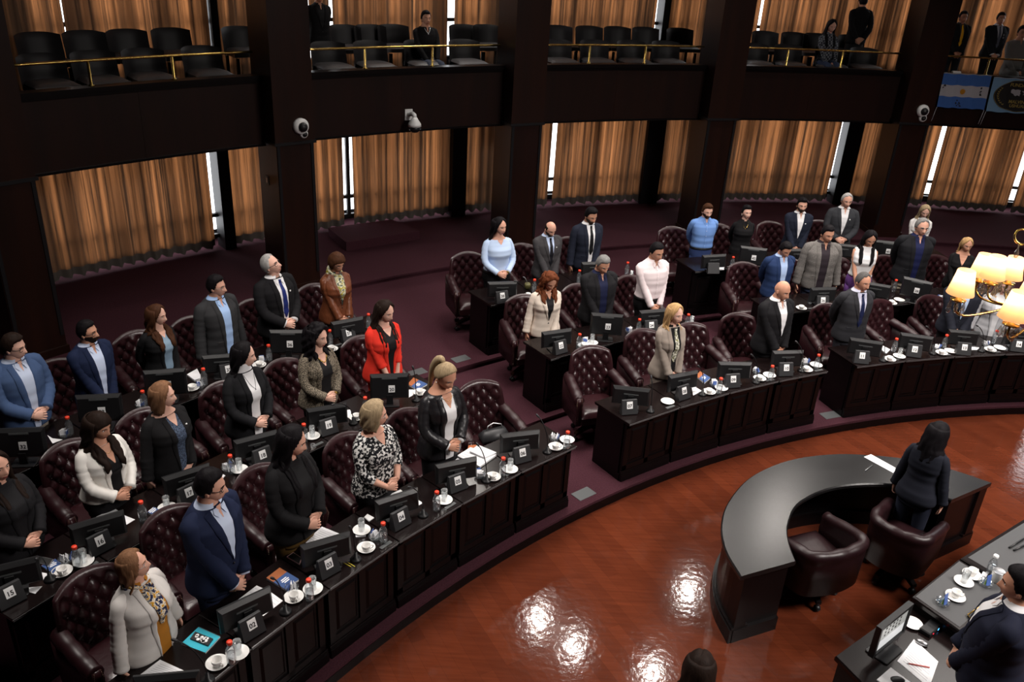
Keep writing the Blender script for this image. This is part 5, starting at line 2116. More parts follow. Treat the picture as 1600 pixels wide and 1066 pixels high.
deputy(1517, 420, 1, 'person in dark suit and pale blue shirt half hidden behind the chandelier', 4, g=1.1, skin='tan', head=(15, 8, 0), hair=('short', 'grey'), c=S(34, 36, 46), inner=S(180, 200, 230), trousers=BLACKC)
deputy(1572, 432, 1, 'person in pale grey jacket behind the chandelier at the right edge', 0, sex='f', g=1.1, skin='mid', head=(10, 10, 0), arms=('side', 'side'), hair=('parted', 'blonde', {'end': 1.36}), c=S(190, 190, 194), inner=WHITE, open_=0.03, trousers=S(40, 40, 44))
# middle row
deputy(-14, 705, 2, 'person in black zipped top cut by the left edge above seat 15', 10, sex='f', skin='mid', g=1.15, arms=('high', 'high2'), hair=('parted', 'dark'), c=S(24, 23, 26), inner=S(26, 25, 28), open_=0.004, trousers=BLACKC)
deputy(145, 645, 2, 'person in white blazer with long dark wavy hair behind desk 16', 6, sex='f', skin='tan', g=1.14, head=(14, 14, 0), arms=('high', 'high2'), hair=('fringe', 'dark', {'end': 1.20, 'wave': 0.012, 'v': 0.040}), c=S(232, 228, 222),
       inner=S(16, 15, 17), open_=0.05, vneck=(0.13, 0.055), hem=0.92, necklace=(0.04, 0.0015, GOLD), trousers=BLACKC)
deputy(250, 598, 2, 'person with reddish blonde bob in black jacket and dark striped shirt behind desk 17', 8, sex='f', skin='fair', g=1.2, head=(36, 0, 0), arms=('side', 'clasp2'), hair=('bob', 'tan', {'end': 1.45}), c=S(22, 21, 23), inner=M_STRIPE,
       open_=0.036, pin=True, trousers=BLACKC, vneck=(0.08, 0.045))
deputy(375, 535, 2, 'person in black suit and white turtleneck behind desk 18', 6, sex='f', skin='fair', g=1.05, head=(42, 6, 0), arms=('high', 'high2'), hair=('parted', 'black', {'end': 1.34, 'a': 88, 'fwd': 96}), c=S(22, 22, 25), inner=WHITE, open_=0.045,
       turtle=True, necklace=(0.13, 0.0016, M_BLACK), trousers=BLACKC)
deputy(492, 508, 2, 'person with curly black hair in tweed cardigan and gold necklace behind desk 19', 4, sex='f', skin='fair', g=1.06, head=(18, 6, -6), arms=('high', 'high2'), hair=('curly', 'black', {'end': 1.36}), c=M_TWEED, inner=S(26, 25, 27),
       open_=0.058, vneck=(0.10, 0.055), necklace=(0.055, 0.006, GOLD), watch=GOLD, trousers=BLACKC)
deputy(597, 468, 2, 'person in bright red blazer with long dark hair behind monitor 20', 0, sex='f', skin='fair', g=1.1, head=(16, 14, 0), arms=('clasp', 'clasp2'), hair=('parted', 'dark', {'end': 1.22, 'a': 84, 'fwd': 80}), c=S(222, 52, 38),
       inner=S(18, 16, 18), vneck=(0.07, 0.05), open_=0.012, earr=True, trousers=S(222, 52, 38), sleeve=0.9)
deputy(857, 423, 2, 'person in cream blazer with wavy auburn hair looking down behind desk 22', -2, sex='f', skin='tan', g=1.08, head=(12, 30, 0), arms=('side', 'clasp2'), hair=('curly', 'auburn', {'end': 1.30, 'vol': 0.75, 'v': 0.034}), c=S(222, 208, 194),
       inner=S(24, 24, 26), vneck=(0.06, 0.03), trousers=BLACKC)
deputy(940, 397, 2, 'grey haired person in black jacket and navy shirt looking down behind monitor 23', 4, g=1.2, skin='tan', head=(10, 24, 0), arms=('clasp', 'clasp2'), hair=('short', 'grey'), c=S(24, 23, 25), inner=S(22, 27, 58), open_=0.045, trousers=BLACKC)
deputy(1025, 378, 2, 'person in pale pink shirt and black trousers behind desk 24', 10, g=1.1, skin='tan', head=(12, 14, 0), arms=('clasp', 'clasp2'), hair=('short', 'black'), top='shirt', c=S(238, 222, 224), belt=True, trousers=BLACKC)
deputy(1226, 376, 2, 'person in blue suit looking down with hands behind back in the right block', 18, g=1.12, skin='tan', head=(14, 28, 0), arms=('behind', 'behind'), hair=('quiff', 'black'), c=S(36, 54, 92), inner=S(175, 198, 235), open_=0.034, trousers=S(36, 54, 92))
deputy(1294, 351, 2, 'person in grey tweed blazer and dark sweater with arms hanging behind stand 26', 10, g=1.16, skin='tan', head=(16, 12, 0), arms=('side', 'side'), hair=('short', 'black'), c=M_HERR, inner=S(44, 36, 42), open_=0.05, trousers=S(50, 60, 84))
deputy(1361, 358, 2, 'person in white sleeveless top and purple trousers with long black hair', 4, sex='f', skin='tan', head=(8, 26, 0), arms=('clasp', 'clasp2'), hair=('parted', 'black', {'end': 1.16, 'a': 66, 'fwd': 56}), top='tee', c=S(236, 235, 236), bare=True,
       hem=0.98, trousers=S(128, 82, 160))
deputy(1443, 340, 2, 'tall grey haired person with glasses in black jacket and navy shirt behind monitor 28', 12, g=1.16, skin='mid', head=(8, 6, 0), arms=('behind', 'behind'), hair=('crop', 'grey', {'vol': 1.4}), c=S(23, 23, 27), inner=S(20, 26, 66), open_=0.036,
       glasses='black', trousers=S(170, 160, 140))
deputy(1513, 370, 2, 'person with blonde hair tied back in black V neck top above the chandelier', 0, sex='f', skin='tan', head=(18, 12, 0), hair=('parted', 'blonde', {'end': 1.42, 'a': 92, 'fwd': 100, 'vol': 0.7}), top='blouse', c=S(22, 21, 23), vneck=(0.15, 0.06), trousers=BLACKC)
# back row
deputy(12, 522, 3, 'person in blue blazer and pale shirt with glasses at the far left behind monitor 32', 8, g=1.12, skin='fair', head=(30, 8, 0), arms=('high', 'high2'), hair=('short', 'dark'), c=S(66, 86, 122), inner=PALEB, glasses='black', open_=0.03, trousers=S(165, 155, 140))
deputy(131, 501, 3, 'bearded person in navy suit and glasses behind monitor 33', 8, g=1.08, skin='tan', head=(30, 0, 0), hair=('short', 'black'), beard='dark', c=S(24, 34, 62), inner=S(205, 218, 245), glasses='black', open_=0.012, trousers=NAVY)
deputy(240, 476, 3, 'person with long wavy brown hair in black blazer and blue grey blouse', 8, sex='f', skin='fair', g=1.05, head=(28, 6, 0), arms=('behind', 'clasp2'), hair=('parted', 'brown', {'end': 1.20, 'wave': 0.014, 'v': 0.032, 'a': 76}), c=S(20, 20, 22), inner=S(135, 160, 182),
       open_=0.048, vneck=(0.06, 0.04), trousers=BLACKC)
deputy(333, 430, 3, 'person in charcoal suit and pale blue shirt with glasses beside stand 35', 10, g=1.14, skin='mid', head=(30, 4, 0), arms=('side', 'side'), hair=('short', 'black'), c=S(50, 50, 52), inner=S(165, 195, 238), glasses='steel', open_=0.044, trousers=BLACKC)
deputy(425, 398, 3, 'person with silver hair in black suit and blue tie looking up behind monitor 36', 10, g=1.12, skin='fair', head=(26, -22, 6), arms=('high', 'high2'), hair=('crop', 'silver', {'vol': 1.3}), c=S(20, 20, 23), inner=WHITE, tie=S(34, 46, 110), glasses='black',
       cuffs=WHITE, pin=True, open_=0.03, trousers=BLACKC)
deputy(522, 394, 3, 'person in brown leather jacket with yellow scarf looking down behind desk 37', 0, sex='f', skin='tan', g=1.1, head=(8, 20, 0), arms=('clasp', 'clasp2'), hair=('pixie', 'brown', {'end': 1.5}), c=M_BROWNL, inner=S(60, 70, 66), scarf=M_SCARF2, watch=M_STEEL,
       glasses='black', trousers=M_BROWNL)
deputy(780, 339, 3, 'person in pale blue blouse with long black hair behind desk 38', 6, sex='f', skin='mid', g=1.1, head=(24, 4, 0), arms=('high', 'high2'), hair=('parted', 'black', {'end': 1.34, 'v': 0.036, 'a': 76, 'fwd': 90}), top='blouse', c=S(188, 208, 238), belt=True, trousers=BLACKC, vneck=(0.05, 0.04), watch=GOLD)
deputy(858, 344, 3, 'bald person in grey suit and dark tie looking down in the back middle row', 8, g=1.1, skin='mid', head=(10, 26, 0), hair=('bald', 'dark'), beard='stubble', c=S(64, 62, 64), inner=S(190, 205, 235), tie=S(24, 24, 30), pin=True, trousers=S(50, 50, 52))
deputy(922, 323, 3, 'tall person in navy suit and black tie looking down in the back middle row', 8, g=1.06, skin='tan', head=(14, 18, 0), arms=('side', 'clasp2'), hair=('quiff', 'black'), beard='stubble', c=S(30, 34, 48), inner=WHITE, tie=S(18, 18, 20), open_=0.03, trousers=S(26, 28, 38))
deputy(1106, 318, 3, 'bearded person in denim blue shirt and jeans with hands behind back', 12, g=1.04, skin='fair', head=(8, 8, 0), arms=('behind', 'behind'), hair=('quiff', 'brown'), beard='brown', top='shirt', c=S(112, 150, 212), belt=True, trousers=S(50, 66, 110))
deputy(1168, 321, 3, 'person in black dress with short dark hair and long pendant necklace', 8, sex='f', skin='fair', head=(16, -2, 0), arms=('behind', 'behind'), hair=('quiff', 'black', {'vol': 1.1}), top='blouse', c=S(20, 19, 21), hem=0.78, necklace=(0.10, 0.0024, GOLD), trousers=BLACKC, earr=True)
deputy(1255, 309, 3, 'bearded person in navy blazer and open white shirt in the back right row', 8, g=1.06, skin='mid', head=(2, 4, 0), hair=('quiff', 'black'), beard='stubble', c=S(28, 33, 48), inner=WHITE, trousers=NAVY, pin=True)
deputy(1325, 301, 3, 'grey haired person in dark grey suit and open white shirt in the back right row', 8, g=1.06, skin='mid', head=(6, 8, 0), arms=('high', 'high2'), hair=('crop', 'silver', {'vol': 1.3}), c=S(50, 51, 55), inner=WHITE, pin=True, trousers=S(45, 46, 50))
deputy(1447, 319, 3, 'person with blonde hair in white jacket and grey scarf at the back right', 4, sex='f', skin='fair', head=(6, 22, 0), hair=('parted', 'ash', {'end': 1.36}), c=S(225, 222, 220), inner=S(70, 72, 74), open_=0.05, trousers=BLACKC)


def facing(dx, dy):
    return atan2(dy, dx) - pi / 2


# the floor of the well
P = at(1468, 661, 1.59)
P.z = 0
person('person in dark navy suit with long black hair seen from behind at the curved desk', P, facing(0.72, 0.70), 1.58, sex='f', skin='mid', g=1.02, head=(-22, 10, 0), arms=('side', 'side'),
       hair=('parted', 'black', {'end': 1.30, 'v': 0.036, 'vol': 1.2}), c=S(26, 28, 38), inner=WHITE, glasses='steel', trousers=S(26, 30, 44))
P = at(1608, 893, 2.06)
P.z = 0.30
mb = MB()
mb.rbox(0.8, 0.62, 0.30, 0.03)
o = mb.build('dais', M_CARPET)
o.location = (P.x + 0.10, P.y - 0.12, 0)
o.rotation_euler = (0, 0, facing(-0.82, 0.57))
tag(o, 'low carpeted dais under the person at lower right', 'dais')
person('person in dark navy suit with short black hair at the lower right presiding desk', P, facing(-0.82, 0.57), 1.76, g=1.28, skin='tan', head=(4, 6, 0), arms=('clasp', 'clasp2'), hair=('short', 'black'), c=S(22, 25, 42), inner=WHITE, trousers=S(20, 22, 36))
P = at(1097, 1026, 1.64)
P.z = 0
person('person with dark centre parted hair seen from above at the bottom edge', P, facing(0.35, 0.94), 1.62, sex='f', skin='mid', g=1.0, head=(0, 16, 0), hair=('parted', 'dark', {'end': 1.30, 'v': 0.032}), c=S(22, 21, 24), inner=WHITE, trousers=BLACKC)


def spectator(u, v, R, label, sit=False, turn=0, h=None, **kw):
    a, z = cyl(u, v, R)
    P = pol(R, a, ZBF)
    hh = z - ZBF + (0.42 if sit else 0)
    return person(label, P, yaw_in(P) + RD(turn), h or max(1.5, min(1.85, hh)), sit=sit, **kw)


spectator(497, -6, 20.0, 'person in black standing among the chairs on the second balcony', arms=('behind', 'behind'), hair=('short', 'black'), c=S(16, 15, 17), inner=S(18, 17, 19), skin='tan')
spectator(665, 20, 19.72, 'seated person in black with a white pendant on the second balcony', True, skin='tan', arms=('lap', 'lap'), hair=('short', 'black'), top='tee', c=S(16, 15, 17), necklace=(0.08, 0.004, M_LABEL), trousers=S(60, 66, 80))
spectator(1300, 30, 19.72, 'seated person in plaid shirt with long dark hair on the balcony', True, sex='f', skin='mid', arms=('lap', 'lap'), hair=('parted', 'black', {'end': 1.16}), top='blouse', c=M_PLAID, head=(0, 20, 0), trousers=S(50, 60, 84))
spectator(1351, -8, 20.2, 'person in black standing before the upper curtain behind the plaid shirt', arms=('behind', 'behind'), turn=180, hair=('short', 'black'), c=S(15, 14, 16), inner=S(17, 16, 18), skin='tan')
spectator(1507, 18, 19.55, 'person in black suit and bright yellow tie above the blue and white banner', skin='brown', g=1.1, arms=('clasp', 'clasp2'), hair=('short', 'black'), c=S(20, 20, 22), inner=S(60, 60, 60), tie=S(215, 160, 20))


def medals(t, front, off, nod):
    for i in range(4):
        mb = MB()
        p = front(-0.075 - 0.022 * (i % 2), 1.27 - 0.055 * (i // 2), off + 0.01)
        mb.lathe([(0.009, 0), (0.008, 0.003), (0.001, 0.004)], 8, M=MX.Translation(p) @ MX.Rotation(-pi / 2, 4, 'X'))
        mb.box((p.x - 0.006, p.y - 0.002, p.z), (p.x + 0.006, p.y + 0.002, p.z + 0.03))
        mb.build('medal', M_STEEL, t)


spectator(1566, 20, 19.55, 'person in dark suit and grey tie wearing medals above the emblem banner', skin='tan', g=1.12, arms=('clasp', 'clasp2'), hair=('short', 'dark'), c=S(30, 31, 36), inner=S(200, 205, 215), tie=S(90, 96, 110), extra=medals, cuffs=WHITE)
spectator(1600, 40, 19.72, 'seated person in pale grey top at the right end of the balcony', True, skin='tan', arms=('lap', 'lap'), hair=('short', 'black'), top='tee', c=S(120, 118, 116), trousers=S(90, 88, 86))


# ------------------------------------------------------------------ the curved desk in the well
def catmull(pts, n):
    P = [V(p) for p in pts]
    P = [P[0] * 2 - P[1]] + P + [P[-1] * 2 - P[-2]]
    out = []
    m_ = len(P) - 3
    for i in range(n + 1):
        f = i / n * m_
        k = min(int(f), m_ - 1)
        t_ = f - k
        a, b, c, d = P[k:k + 4]
        out.append(0.5 * ((2 * b) + (c - a) * t_ + (2 * a - 5 * b + 4 * c - d) * t_ ** 2 + (3 * b - a - 3 * c + d) * t_ ** 3))
    return out


def resample(pts, n):
    L = [0]
    for a, b in zip(pts, pts[1:]):
        L.append(L[-1] + (b - a).length)
    out, k = [], 0
    for i in range(n + 1):
        s_ = L[-1] * i / n
        while k < len(pts) - 2 and L[k + 1] < s_:
            k += 1
        out.append(pts[k].lerp(pts[k + 1], (s_ - L[k]) / max(1e-9, L[k + 1] - L[k])))
    return out


M_TOPGREY = mat('worn_black_top', (0.0055, 0.0052, 0.0056), 0.24, spec=0.5, noise=((2.5, 9, 9), (0.012, 0.0115, 0.012), 0.35, 0.75))
HT = 0.76
out_px = [(1157, 901), (1133, 859.5), (1126.8, 820.5), (1136.6, 786), (1166, 750), (1205, 728), (1246, 715.6), (1295, 709.5), (1344, 709.5), (1420, 717), (1490, 734), (1550, 754)]
in_px = [(1244, 876.6), (1233, 847), (1231.7, 820.5), (1244, 791), (1270.7, 773), (1307, 760.7), (1356, 756), (1405, 758), (1448, 767), (1487, 781)]
OUT = resample(catmull([at(u, v, HT) for u, v in out_px], 60), 48)
INN = resample(catmull([at(u, v, HT) for u, v in in_px], 60), 48)


def inset(A, B, da, db, z):
    """ring across the desk: da in from the outer rim, db in from the inner rim"""
    e = (B - A).normalized()
    p, q = A + e * da, B - e * db
    return V((p.x, p.y, z)), V((q.x, q.y, z))


t = thing('curved_desk', 'black horseshoe desk with a worn grey black top on the red floor', 'desk', (OUT[24].x, OUT[24].y, 0))
T0 = MX.Translation(-V(t.location))
mb = MB()
prof = [(0.012, 0.012, HT - 0.05), (0.0, 0.0, HT - 0.04), (0.0, 0.0, HT - 0.012), (0.012, 0.012, HT)]
rings = []
for A, B in zip(OUT, INN):
    o = [inset(A, B, a, b, z) for a, b, z in prof]
    rings.append([p for p, q in o] + [q for p, q in reversed(o)])
mb.loft(rings, 0, True, False, T0)
mb.build('worktop', M_TOPGREY, t)
mb = MB()
for z0, z1, da, db in ((0.0, HT - 0.045, 0.05, 0.10), (0.0, 0.14, 0.015, 0.085), (0.14, 0.165, 0.028, 0.095)):
    rings = []
    for A, B in zip(OUT, INN):
        w = (B - A).length
        p0, _ = inset(A, B, da, 0, z0)
        e = (B - A).normalized()
        th = 0.12 if z1 > 0.3 else 0.17
        p1 = p0 + e * th
        rings.append([p0, p1, V((p1.x, p1.y, z1)), V((p0.x, p0.y, z1))])
    mb.loft(rings, 0, True, False, T0)
for idx, nx in ((0, 1), (48, 47)):
    A, B = OUT[idx], INN[idx]
    d = ((OUT[nx] - A) + (INN[nx] - B)).normalized()
    p, q = inset(A, B, 0.05, 0.05, 0)
    for k0, k1, z0, z1 in ((0.03, 0.09, 0, HT - 0.045), (-0.005, 0.09, 0, 0.14)):
        a, b, c_, d_ = p + d * k0, q + d * k0, q + d * k1, p + d * k1
        mb.loft([[V((s_.x, s_.y, z0)) for s_ in (a, b, c_, d_)], [V((s_.x, s_.y, z1)) for s_ in (a, b, c_, d_)]], 0, True, False, T0)
mb.build('curved_front', M_WOOD, t)
sheet([(1361, 710), (1417, 741), (1412, 748), (1350, 714)], HT, 'long white paper on the curved black desk', th=0.003)
a, b = at(1352, 736, HT + 0.006), at(1363, 727, HT + 0.006)
mb = MB()
mb.tube([a, b], 0.005, 6)
tag(mb.build('pen', M_STEEL), 'grey pen lying beside the long white paper on the curved desk', 'pen')


# two low tub chairs
M_TUB = mat('dark_burgundy_leather', (0.013, 0.0038, 0.005), 0.40, spec=0.4, bump=((30, 30, 30), 0.08))


def tub_chair(p0, p1, label):
    """p0, p1: the two rear corners of the roll as seen in the photograph"""
    zt = 0.74
    A, B = at(*p0, zt), at(*p1, zt)
    d = (B - A)
    c = (A + B) / 2
    fw = V((-d.y, d.x, 0)).normalized()
    if fw.y < 0:
        fw = -fw
    rz = atan2(fw.y, fw.x) - pi / 2
    w = d.length / 2
    c = c + fw * 0.27
    t = thing('tub_chair', label, 'armchair', (c.x, c.y, 0), rz, 'burgundy tub chairs at the curved desk')
    pts = [(-w * 1.06, 0.27), (-w * 1.05, 0.05), (-w * 1.0, -0.17), (-w * 0.86, -0.27), (-w * 0.4, -0.315), (0, -0.325), (w * 0.4, -0.315), (w * 0.86, -0.27), (w, -0.17), (w * 1.05, 0.05), (w * 1.06, 0.27)]
    cv = catmull([V((x, y, 0)) for x, y in pts], 48)
    mb = MB()
    rings = []
    for i, p in enumerate(cv):
        tn = (cv[min(i + 1, 48)] - cv[max(i - 1, 0)]).normalized()
        nm = V((tn.y, -tn.x, 0))        # outwards
        q = abs(i / 24 - 1)
        zz = zt - 0.10 * sst(0.55, 1.0, q)
        ring_ = [p - nm * 0.035 + V((0, 0, 0.28)), p + nm * 0.035 + V((0, 0, 0.26)), p + nm * 0.045 + V((0, 0, zz - 0.14))]
        for k in range(9):
            a = RD(-40 + 250 * k / 8)
            r = 0.055 + 0.004 * sin(i * 0.9)
            ring_.append(p + nm * (0.005 + r * cos(a)) + V((0, 0, zz - 0.055 + r * sin(a))))
        ring_.append(p - nm * 0.045 + V((0, 0, zz - 0.15)))
        rings.append(ring_)
    mb.loft(rings, 0)
    mb.build('shell', M_TUB, t)
    mb = MB()
    mb.grid(lambda a, b: ((2 * a - 1) * (w - 0.02), -0.27 + 0.57 * b, 0.40 + 0.06 * ((1 - abs(2 * a - 1) ** 5) * (1 - abs(2 * b - 1) ** 5)) ** 0.5), 16, 16)
    mb.box((-(w - 0.03), -0.27, 0.27), (w - 0.03, 0.30, 0.402))
    mb.build('seat', M_TUB, t)
    mb = MB()
    mb.lathe([(0.06, 0.12), (0.05, 0.16), (0.03, 0.18), (0.03, 0.26), (0.12, 0.27), (0.12, 0.275)], 14)
    mb.build('column', M_BLACK, t)
    for i in range(5):
        a = 2 * pi * i / 5 + 0.7
        d_ = V((cos(a), sin(a), 0))
        s_ = V((-sin(a), cos(a), 0))
        mb = MB()
        rg = []
        for r, z, ww, h in ((0.02, 0.15, 0.035, 0.05), (0.15, 0.135, 0.03, 0.042), (0.29, 0.095, 0.024, 0.035)):
            cc = d_ * r + V((0, 0, z))
            rg.append([cc + s_ * ww + V((0, 0, -h / 2)), cc + s_ * ww + V((0, 0, h / 2)), cc - s_ * ww + V((0, 0, h / 2)), cc - s_ * ww + V((0, 0, -h / 2))])
        mb.loft(rg, 0, True, False)
        leg = mb.build('leg', M_WOOD, t)
        mb = MB()
        mb.lathe([(0.004, -0.02), (0.03, -0.02), (0.033, 0), (0.03, 0.02), (0.004, 0.02)], 12, M=MX.Translation(d_ * 0.28 + V((0, 0, 0.033))) @ MX.Rotation(a, 4, 'Z') @ MX.Rotation(pi / 2, 4, 'X'))
        mb.tube([d_ * 0.28 + V((0, 0, 0.03)), d_ * 0.28 + V((0, 0, 0.085))], 0.012, 6)
        mb.build('caster', M_BLACK, leg)


tub_chair((1266, 864), (1356, 841), 'low burgundy tub chair with visible seat at the left end of the curved desk')
tub_chair((1367, 803), (1450, 840), 'low burgundy tub chair seen from behind the person at the curved desk')

# ------------------------------------------------------------------ the presiding desk at lower right
ZA, ZBT = 0.80, 0.92


def presid(name_label, quad, z, inlay):
    q = [at(u, v, z) for u, v in quad]       # outer left, outer right, inner right, inner left
    c = sum(q, V()) / 4
    t = thing('presiding_desk', name_label, 'desk', (c.x, c.y, 0), 0, 'presiding desks at lower right')
    q = [V((p.x - c.x, p.y - c.y, 0)) for p in q]

    def rg(k, z_):
        return [p * k + V((0, 0, z_)) for p in q]
    mb = MB()
    mb.loft([rg(0.985, z - 0.05), rg(1.0, z - 0.042), rg(1.0, z - 0.012), rg(0.985, z)], 0, True, False)
    mb.build('worktop', M_TOP, t)
    mb = MB()
    mb.loft([rg(0.94, 0.0), rg(0.94, z - 0.05)], 0, True, False)
    mb.build('front_panel', M_WOOD, t)
    mb = MB()
    mb.loft([rg(0.97, 0.0), rg(0.97, 0.11), rg(0.955, 0.13)], 0, True, False)
    mb.build('plinth', M_WOOD, t)
    if inlay:
        f0, f1 = inlay
        i_ = [q[0].lerp(q[3], f0).lerp(q[1].lerp(q[2], f0), 0.04), q[0].lerp(q[3], f0).lerp(q[1].lerp(q[2], f0), 0.97), q[0].lerp(q[3], f1).lerp(q[1].lerp(q[2], f1), 0.97), q[0].lerp(q[3], f1).lerp(q[1].lerp(q[2], f1), 0.04)]
        mb = MB()
        mb.loft([[p + V((0, 0, z)) for p in i_], [p + V((0, 0, z + 0.002)) for p in i_]], 0, True, False)
        mb.build('grey_inlay', M_INLAY, t)
    return t, q, c


M_INLAY = mat('grey_leather_inlay', (0.055, 0.055, 0.057), 0.45, spec=0.4)
presid('low black presiding desk with the framed monitor at lower right', [(1305, 1025), (1419, 943), (1560, 1046), (1446, 1168)], ZA, None)
presid('black presiding desk with grey inlay cups and sachets at lower right', [(1424.8, 933), (1498, 874), (1600, 937), (1526, 1004)], ZBT, (0.03, 0.72))
presid('black presiding desk with grey inlay at the right edge below the steps', [(1501, 872), (1640, 786), (1790, 870), (1650, 960)], ZBT + 0.012, (0.04, 0.62))
CUPZ = ZBT + 0.002


def dcup(u, v, label, rz):
    s_ = link('saucer', 'saucer')
    P = at(u, v, CUPZ)
    s_.location = P
    tag(s_, 'saucer under the ' + label, 'saucer', 'saucers on the presiding desk')
    t = thing('coffee_cup', label, 'cup', P + V((0, 0, 0.0075)), RD(rz), 'coffee cups on the presiding desk')
    link('cup', 'bowl', t)
    link('handle', 'handle', t)


dcup(1518, 900, 'white coffee cup at the back of the presiding desk beside the bottle', 20)
dcup(1492, 934, 'white coffee cup near the sachets at the front of the presiding desk', -20)
P = at(1505, 911, CUPZ)
s_ = link('saucer', 'saucer')
s_.location = P
tag(s_, 'white saucer under the glass between two cups on the presiding desk', 'saucer', 'saucers on the presiding desk')
o = link('glass', 'drinking_glass')
o.location = P + V((0, 0, 0.008))
tag(o, 'clear glass on a saucer between two cups on the presiding desk', 'drinking glass')


def white_bottle(u, v, z, label):
    t = thing('water_bottle', label, 'bottle', at(u, v, z), 0, 'water bottles with white caps')
    link('bottle', 'body', t)
    link('water', 'water', t)
    c = link('cap', 'cap', t)
    if 'wcap' not in _shared:
        _shared['wcap'] = _shared['cap'].copy()
        _shared['wcap'].materials.clear()
        _shared['wcap'].materials.append(M_LABEL)
    c.data = _shared['wcap']


white_bottle(1546, 897, CUPZ, 'clear bottle with white cap on the presiding desk beside the white mug')
white_bottle(1401, 985, ZA, 'clear bottle with white cap standing behind the framed monitor')
t = thing('mug', 'tall white mug with a dark rim beside the bottle on the presiding desk', 'mug', at(1556, 908, CUPZ))
mb = MB()
mb.lathe([(0.036, 0), (0.044, 0.01), (0.048, 0.09), (0.048, 0.10), (0.044, 0.10), (0.042, 0.06), (0.01, 0.055)], 20)
mb.build('cup_body', M_CHINA, t)
mb = MB()
mb.lathe([(0.0485, 0.096), (0.0495, 0.099), (0.047, 0.103), (0.044, 0.101)], 20)
mb.build('rim', M_STEEL, t)
M_GREENP = mat('green_packet', (0.25, 0.5, 0.06), 0.5)
M_SKYP = mat('sky_packet', (0.25, 0.45, 0.7), 0.5)
for u, v, lb, rz in ((1472, 944, 'glass dish of tall blue and green sachets at the corner of the presiding desk', 40), (1539, 914, 'glass dish of blue sachets near the brass framed board', 30)):
    t = thing('sachet_dish', lb, 'dish', at(u, v, CUPZ), RD(rz), 'sachet dishes on the presiding desk')
    link('dish', 'dish', t)
    for i, (mt, h_) in enumerate(((M_BLUEP, 0.095), (M_GREENP, 0.075), (M_PAPER, 0.08), (M_SKYP, 0.06))):
        mb = MB()
        mb.rbox(0.062, 0.004, h_, 0.002)
        o = mb.build('sachet', mt, t)
        o.location = (0.004 * i, -0.024 + 0.014 * i, 0.008)
        o.rotation_euler = (RD(-12 + 10 * i), RD(6 - 4 * i), 0)
sheet([(1536, 893), (1544, 896), (1541, 902), (1533, 899)], CUPZ, 'folded white napkin beside the bottle on the presiding desk', 'napkin', 'napkin', th=0.006)
# brass framed name board lying on the desk
t = thing('name_board', 'black board in a brass frame lying on the presiding desk', 'name board', at(1548, 962, ZBT))
c0 = V(t.location)
q = [at(1512, 961, ZBT + .02) - c0, at(1559, 929, ZBT + .045) - c0, at(1600, 950, ZBT + .045) - c0, at(1540, 992, ZBT + .02) - c0]
mb = MB()
mb.loft([[V((p.x, p.y, 0.0)) for p in q], [p for p in q]], 0, True, False)
mb.build('board', M_BLACK, t)
mb = MB()
for a, b in zip(q, q[1:] + q[:1]):
    mb.tube([a, b], 0.006, 4)
mb.build('frame', M_BRASS, t)
for i, (a, b, lb) in enumerate((((1577, 856), (1600, 842), 'upper black rod at the right edge of the presiding desk'), ((1584, 860), (1606, 850), 'lower black rod at the right edge of the presiding desk'))):
    mb = MB()
    mb.tube([at(*a, ZBT + .024), at(*b, ZBT + .024)], 0.009, 8)
    tag(mb.build('rod', M_BLACK), lb, 'rod')
# the monitor that faces the person at the lower right
A, B = at(1374, 981, ZA + 0.36), at(1424, 941, ZA + 0.36)
d = B - A
t = thing('monitor', 'black framed monitor with a lit grey screen facing the person at lower right', 'monitor', ((A.x + B.x) / 2, (A.y + B.y) / 2, ZA), atan2(d.y, d.x))
w = d.length / 2
mb = MB()
for x0, x1, z0, z1 in ((-w, w, 0.075, 0.10), (-w, w, 0.335, 0.36), (-w, -w + 0.025, 0.10, 0.335), (w - 0.025, w, 0.10, 0.335)):
    mb.box((x0, -0.022, z0), (x1, 0.022, z1))
mb.box((-w + 0.02, -0.004, 0.095), (w - 0.02, 0.020, 0.34))
mb.build('bezel', M_BLACK, t)
mb = MB()
mb.box((-w + 0.025, -0.008, 0.10), (w - 0.025, -0.005, 0.335))
scr = mb.build('screen', mat('lit_screen', (0.05, 0.05, 0.05), 0.25, emit=((0.62, 0.62, 0.58), 0.42)), t)
mb = MB()
mb.box((-w + 0.03, -0.0088, 0.105), (w - 0.03, -0.0082, 0.19))
mb.build('window', mat('lit_screen_pale', (0.1, 0.1, 0.1), 0.25, emit=((0.8, 0.8, 0.8), 0.62)), scr)
mb = MB()
rnd = random.Random(3)
for r in range(3):
    for k in range(5):
        x = -0.11 + 0.05 * k
        mb.box((x, -0.0092, 0.215 + 0.032 * r), (x + 0.012 + 0.01 * rnd.random(), -0.0083, 0.232 + 0.032 * r))
mb.build('icons', M_INK, scr)
mb = MB()
mb.rbox(0.24, 0.18, 0.014, 0.02)
mb.box((-0.03, 0.02, 0.01), (0.03, 0.045, 0.22))
mb.build('stand', M_BLACK, t)
sheet([(1428, 999), (1466, 1034), (1452, 1075), (1402, 1033)], ZA, 'printed white page under a red pen at lower right', lines=10)
sheet([(1392, 1043), (1425, 1068), (1395, 1080), (1370, 1062)], ZA, 'white tray with a dark oval pad at the bottom right corner', 'tray', 'tray', th=0.012)
mb = MB()
mb.lathe([(0.045, 0), (0.052, 0.012), (0.035, 0.024), (0.004, 0.027)], 20)
o = mb.build('computer_mouse', M_BLACK2)
o.location = at(1402, 1064, ZA + 0.0128)
o.scale = (1.0, 0.62, 1)
tag(o, 'grey computer mouse on the white tray at the bottom right', 'computer mouse')
mb = MB()
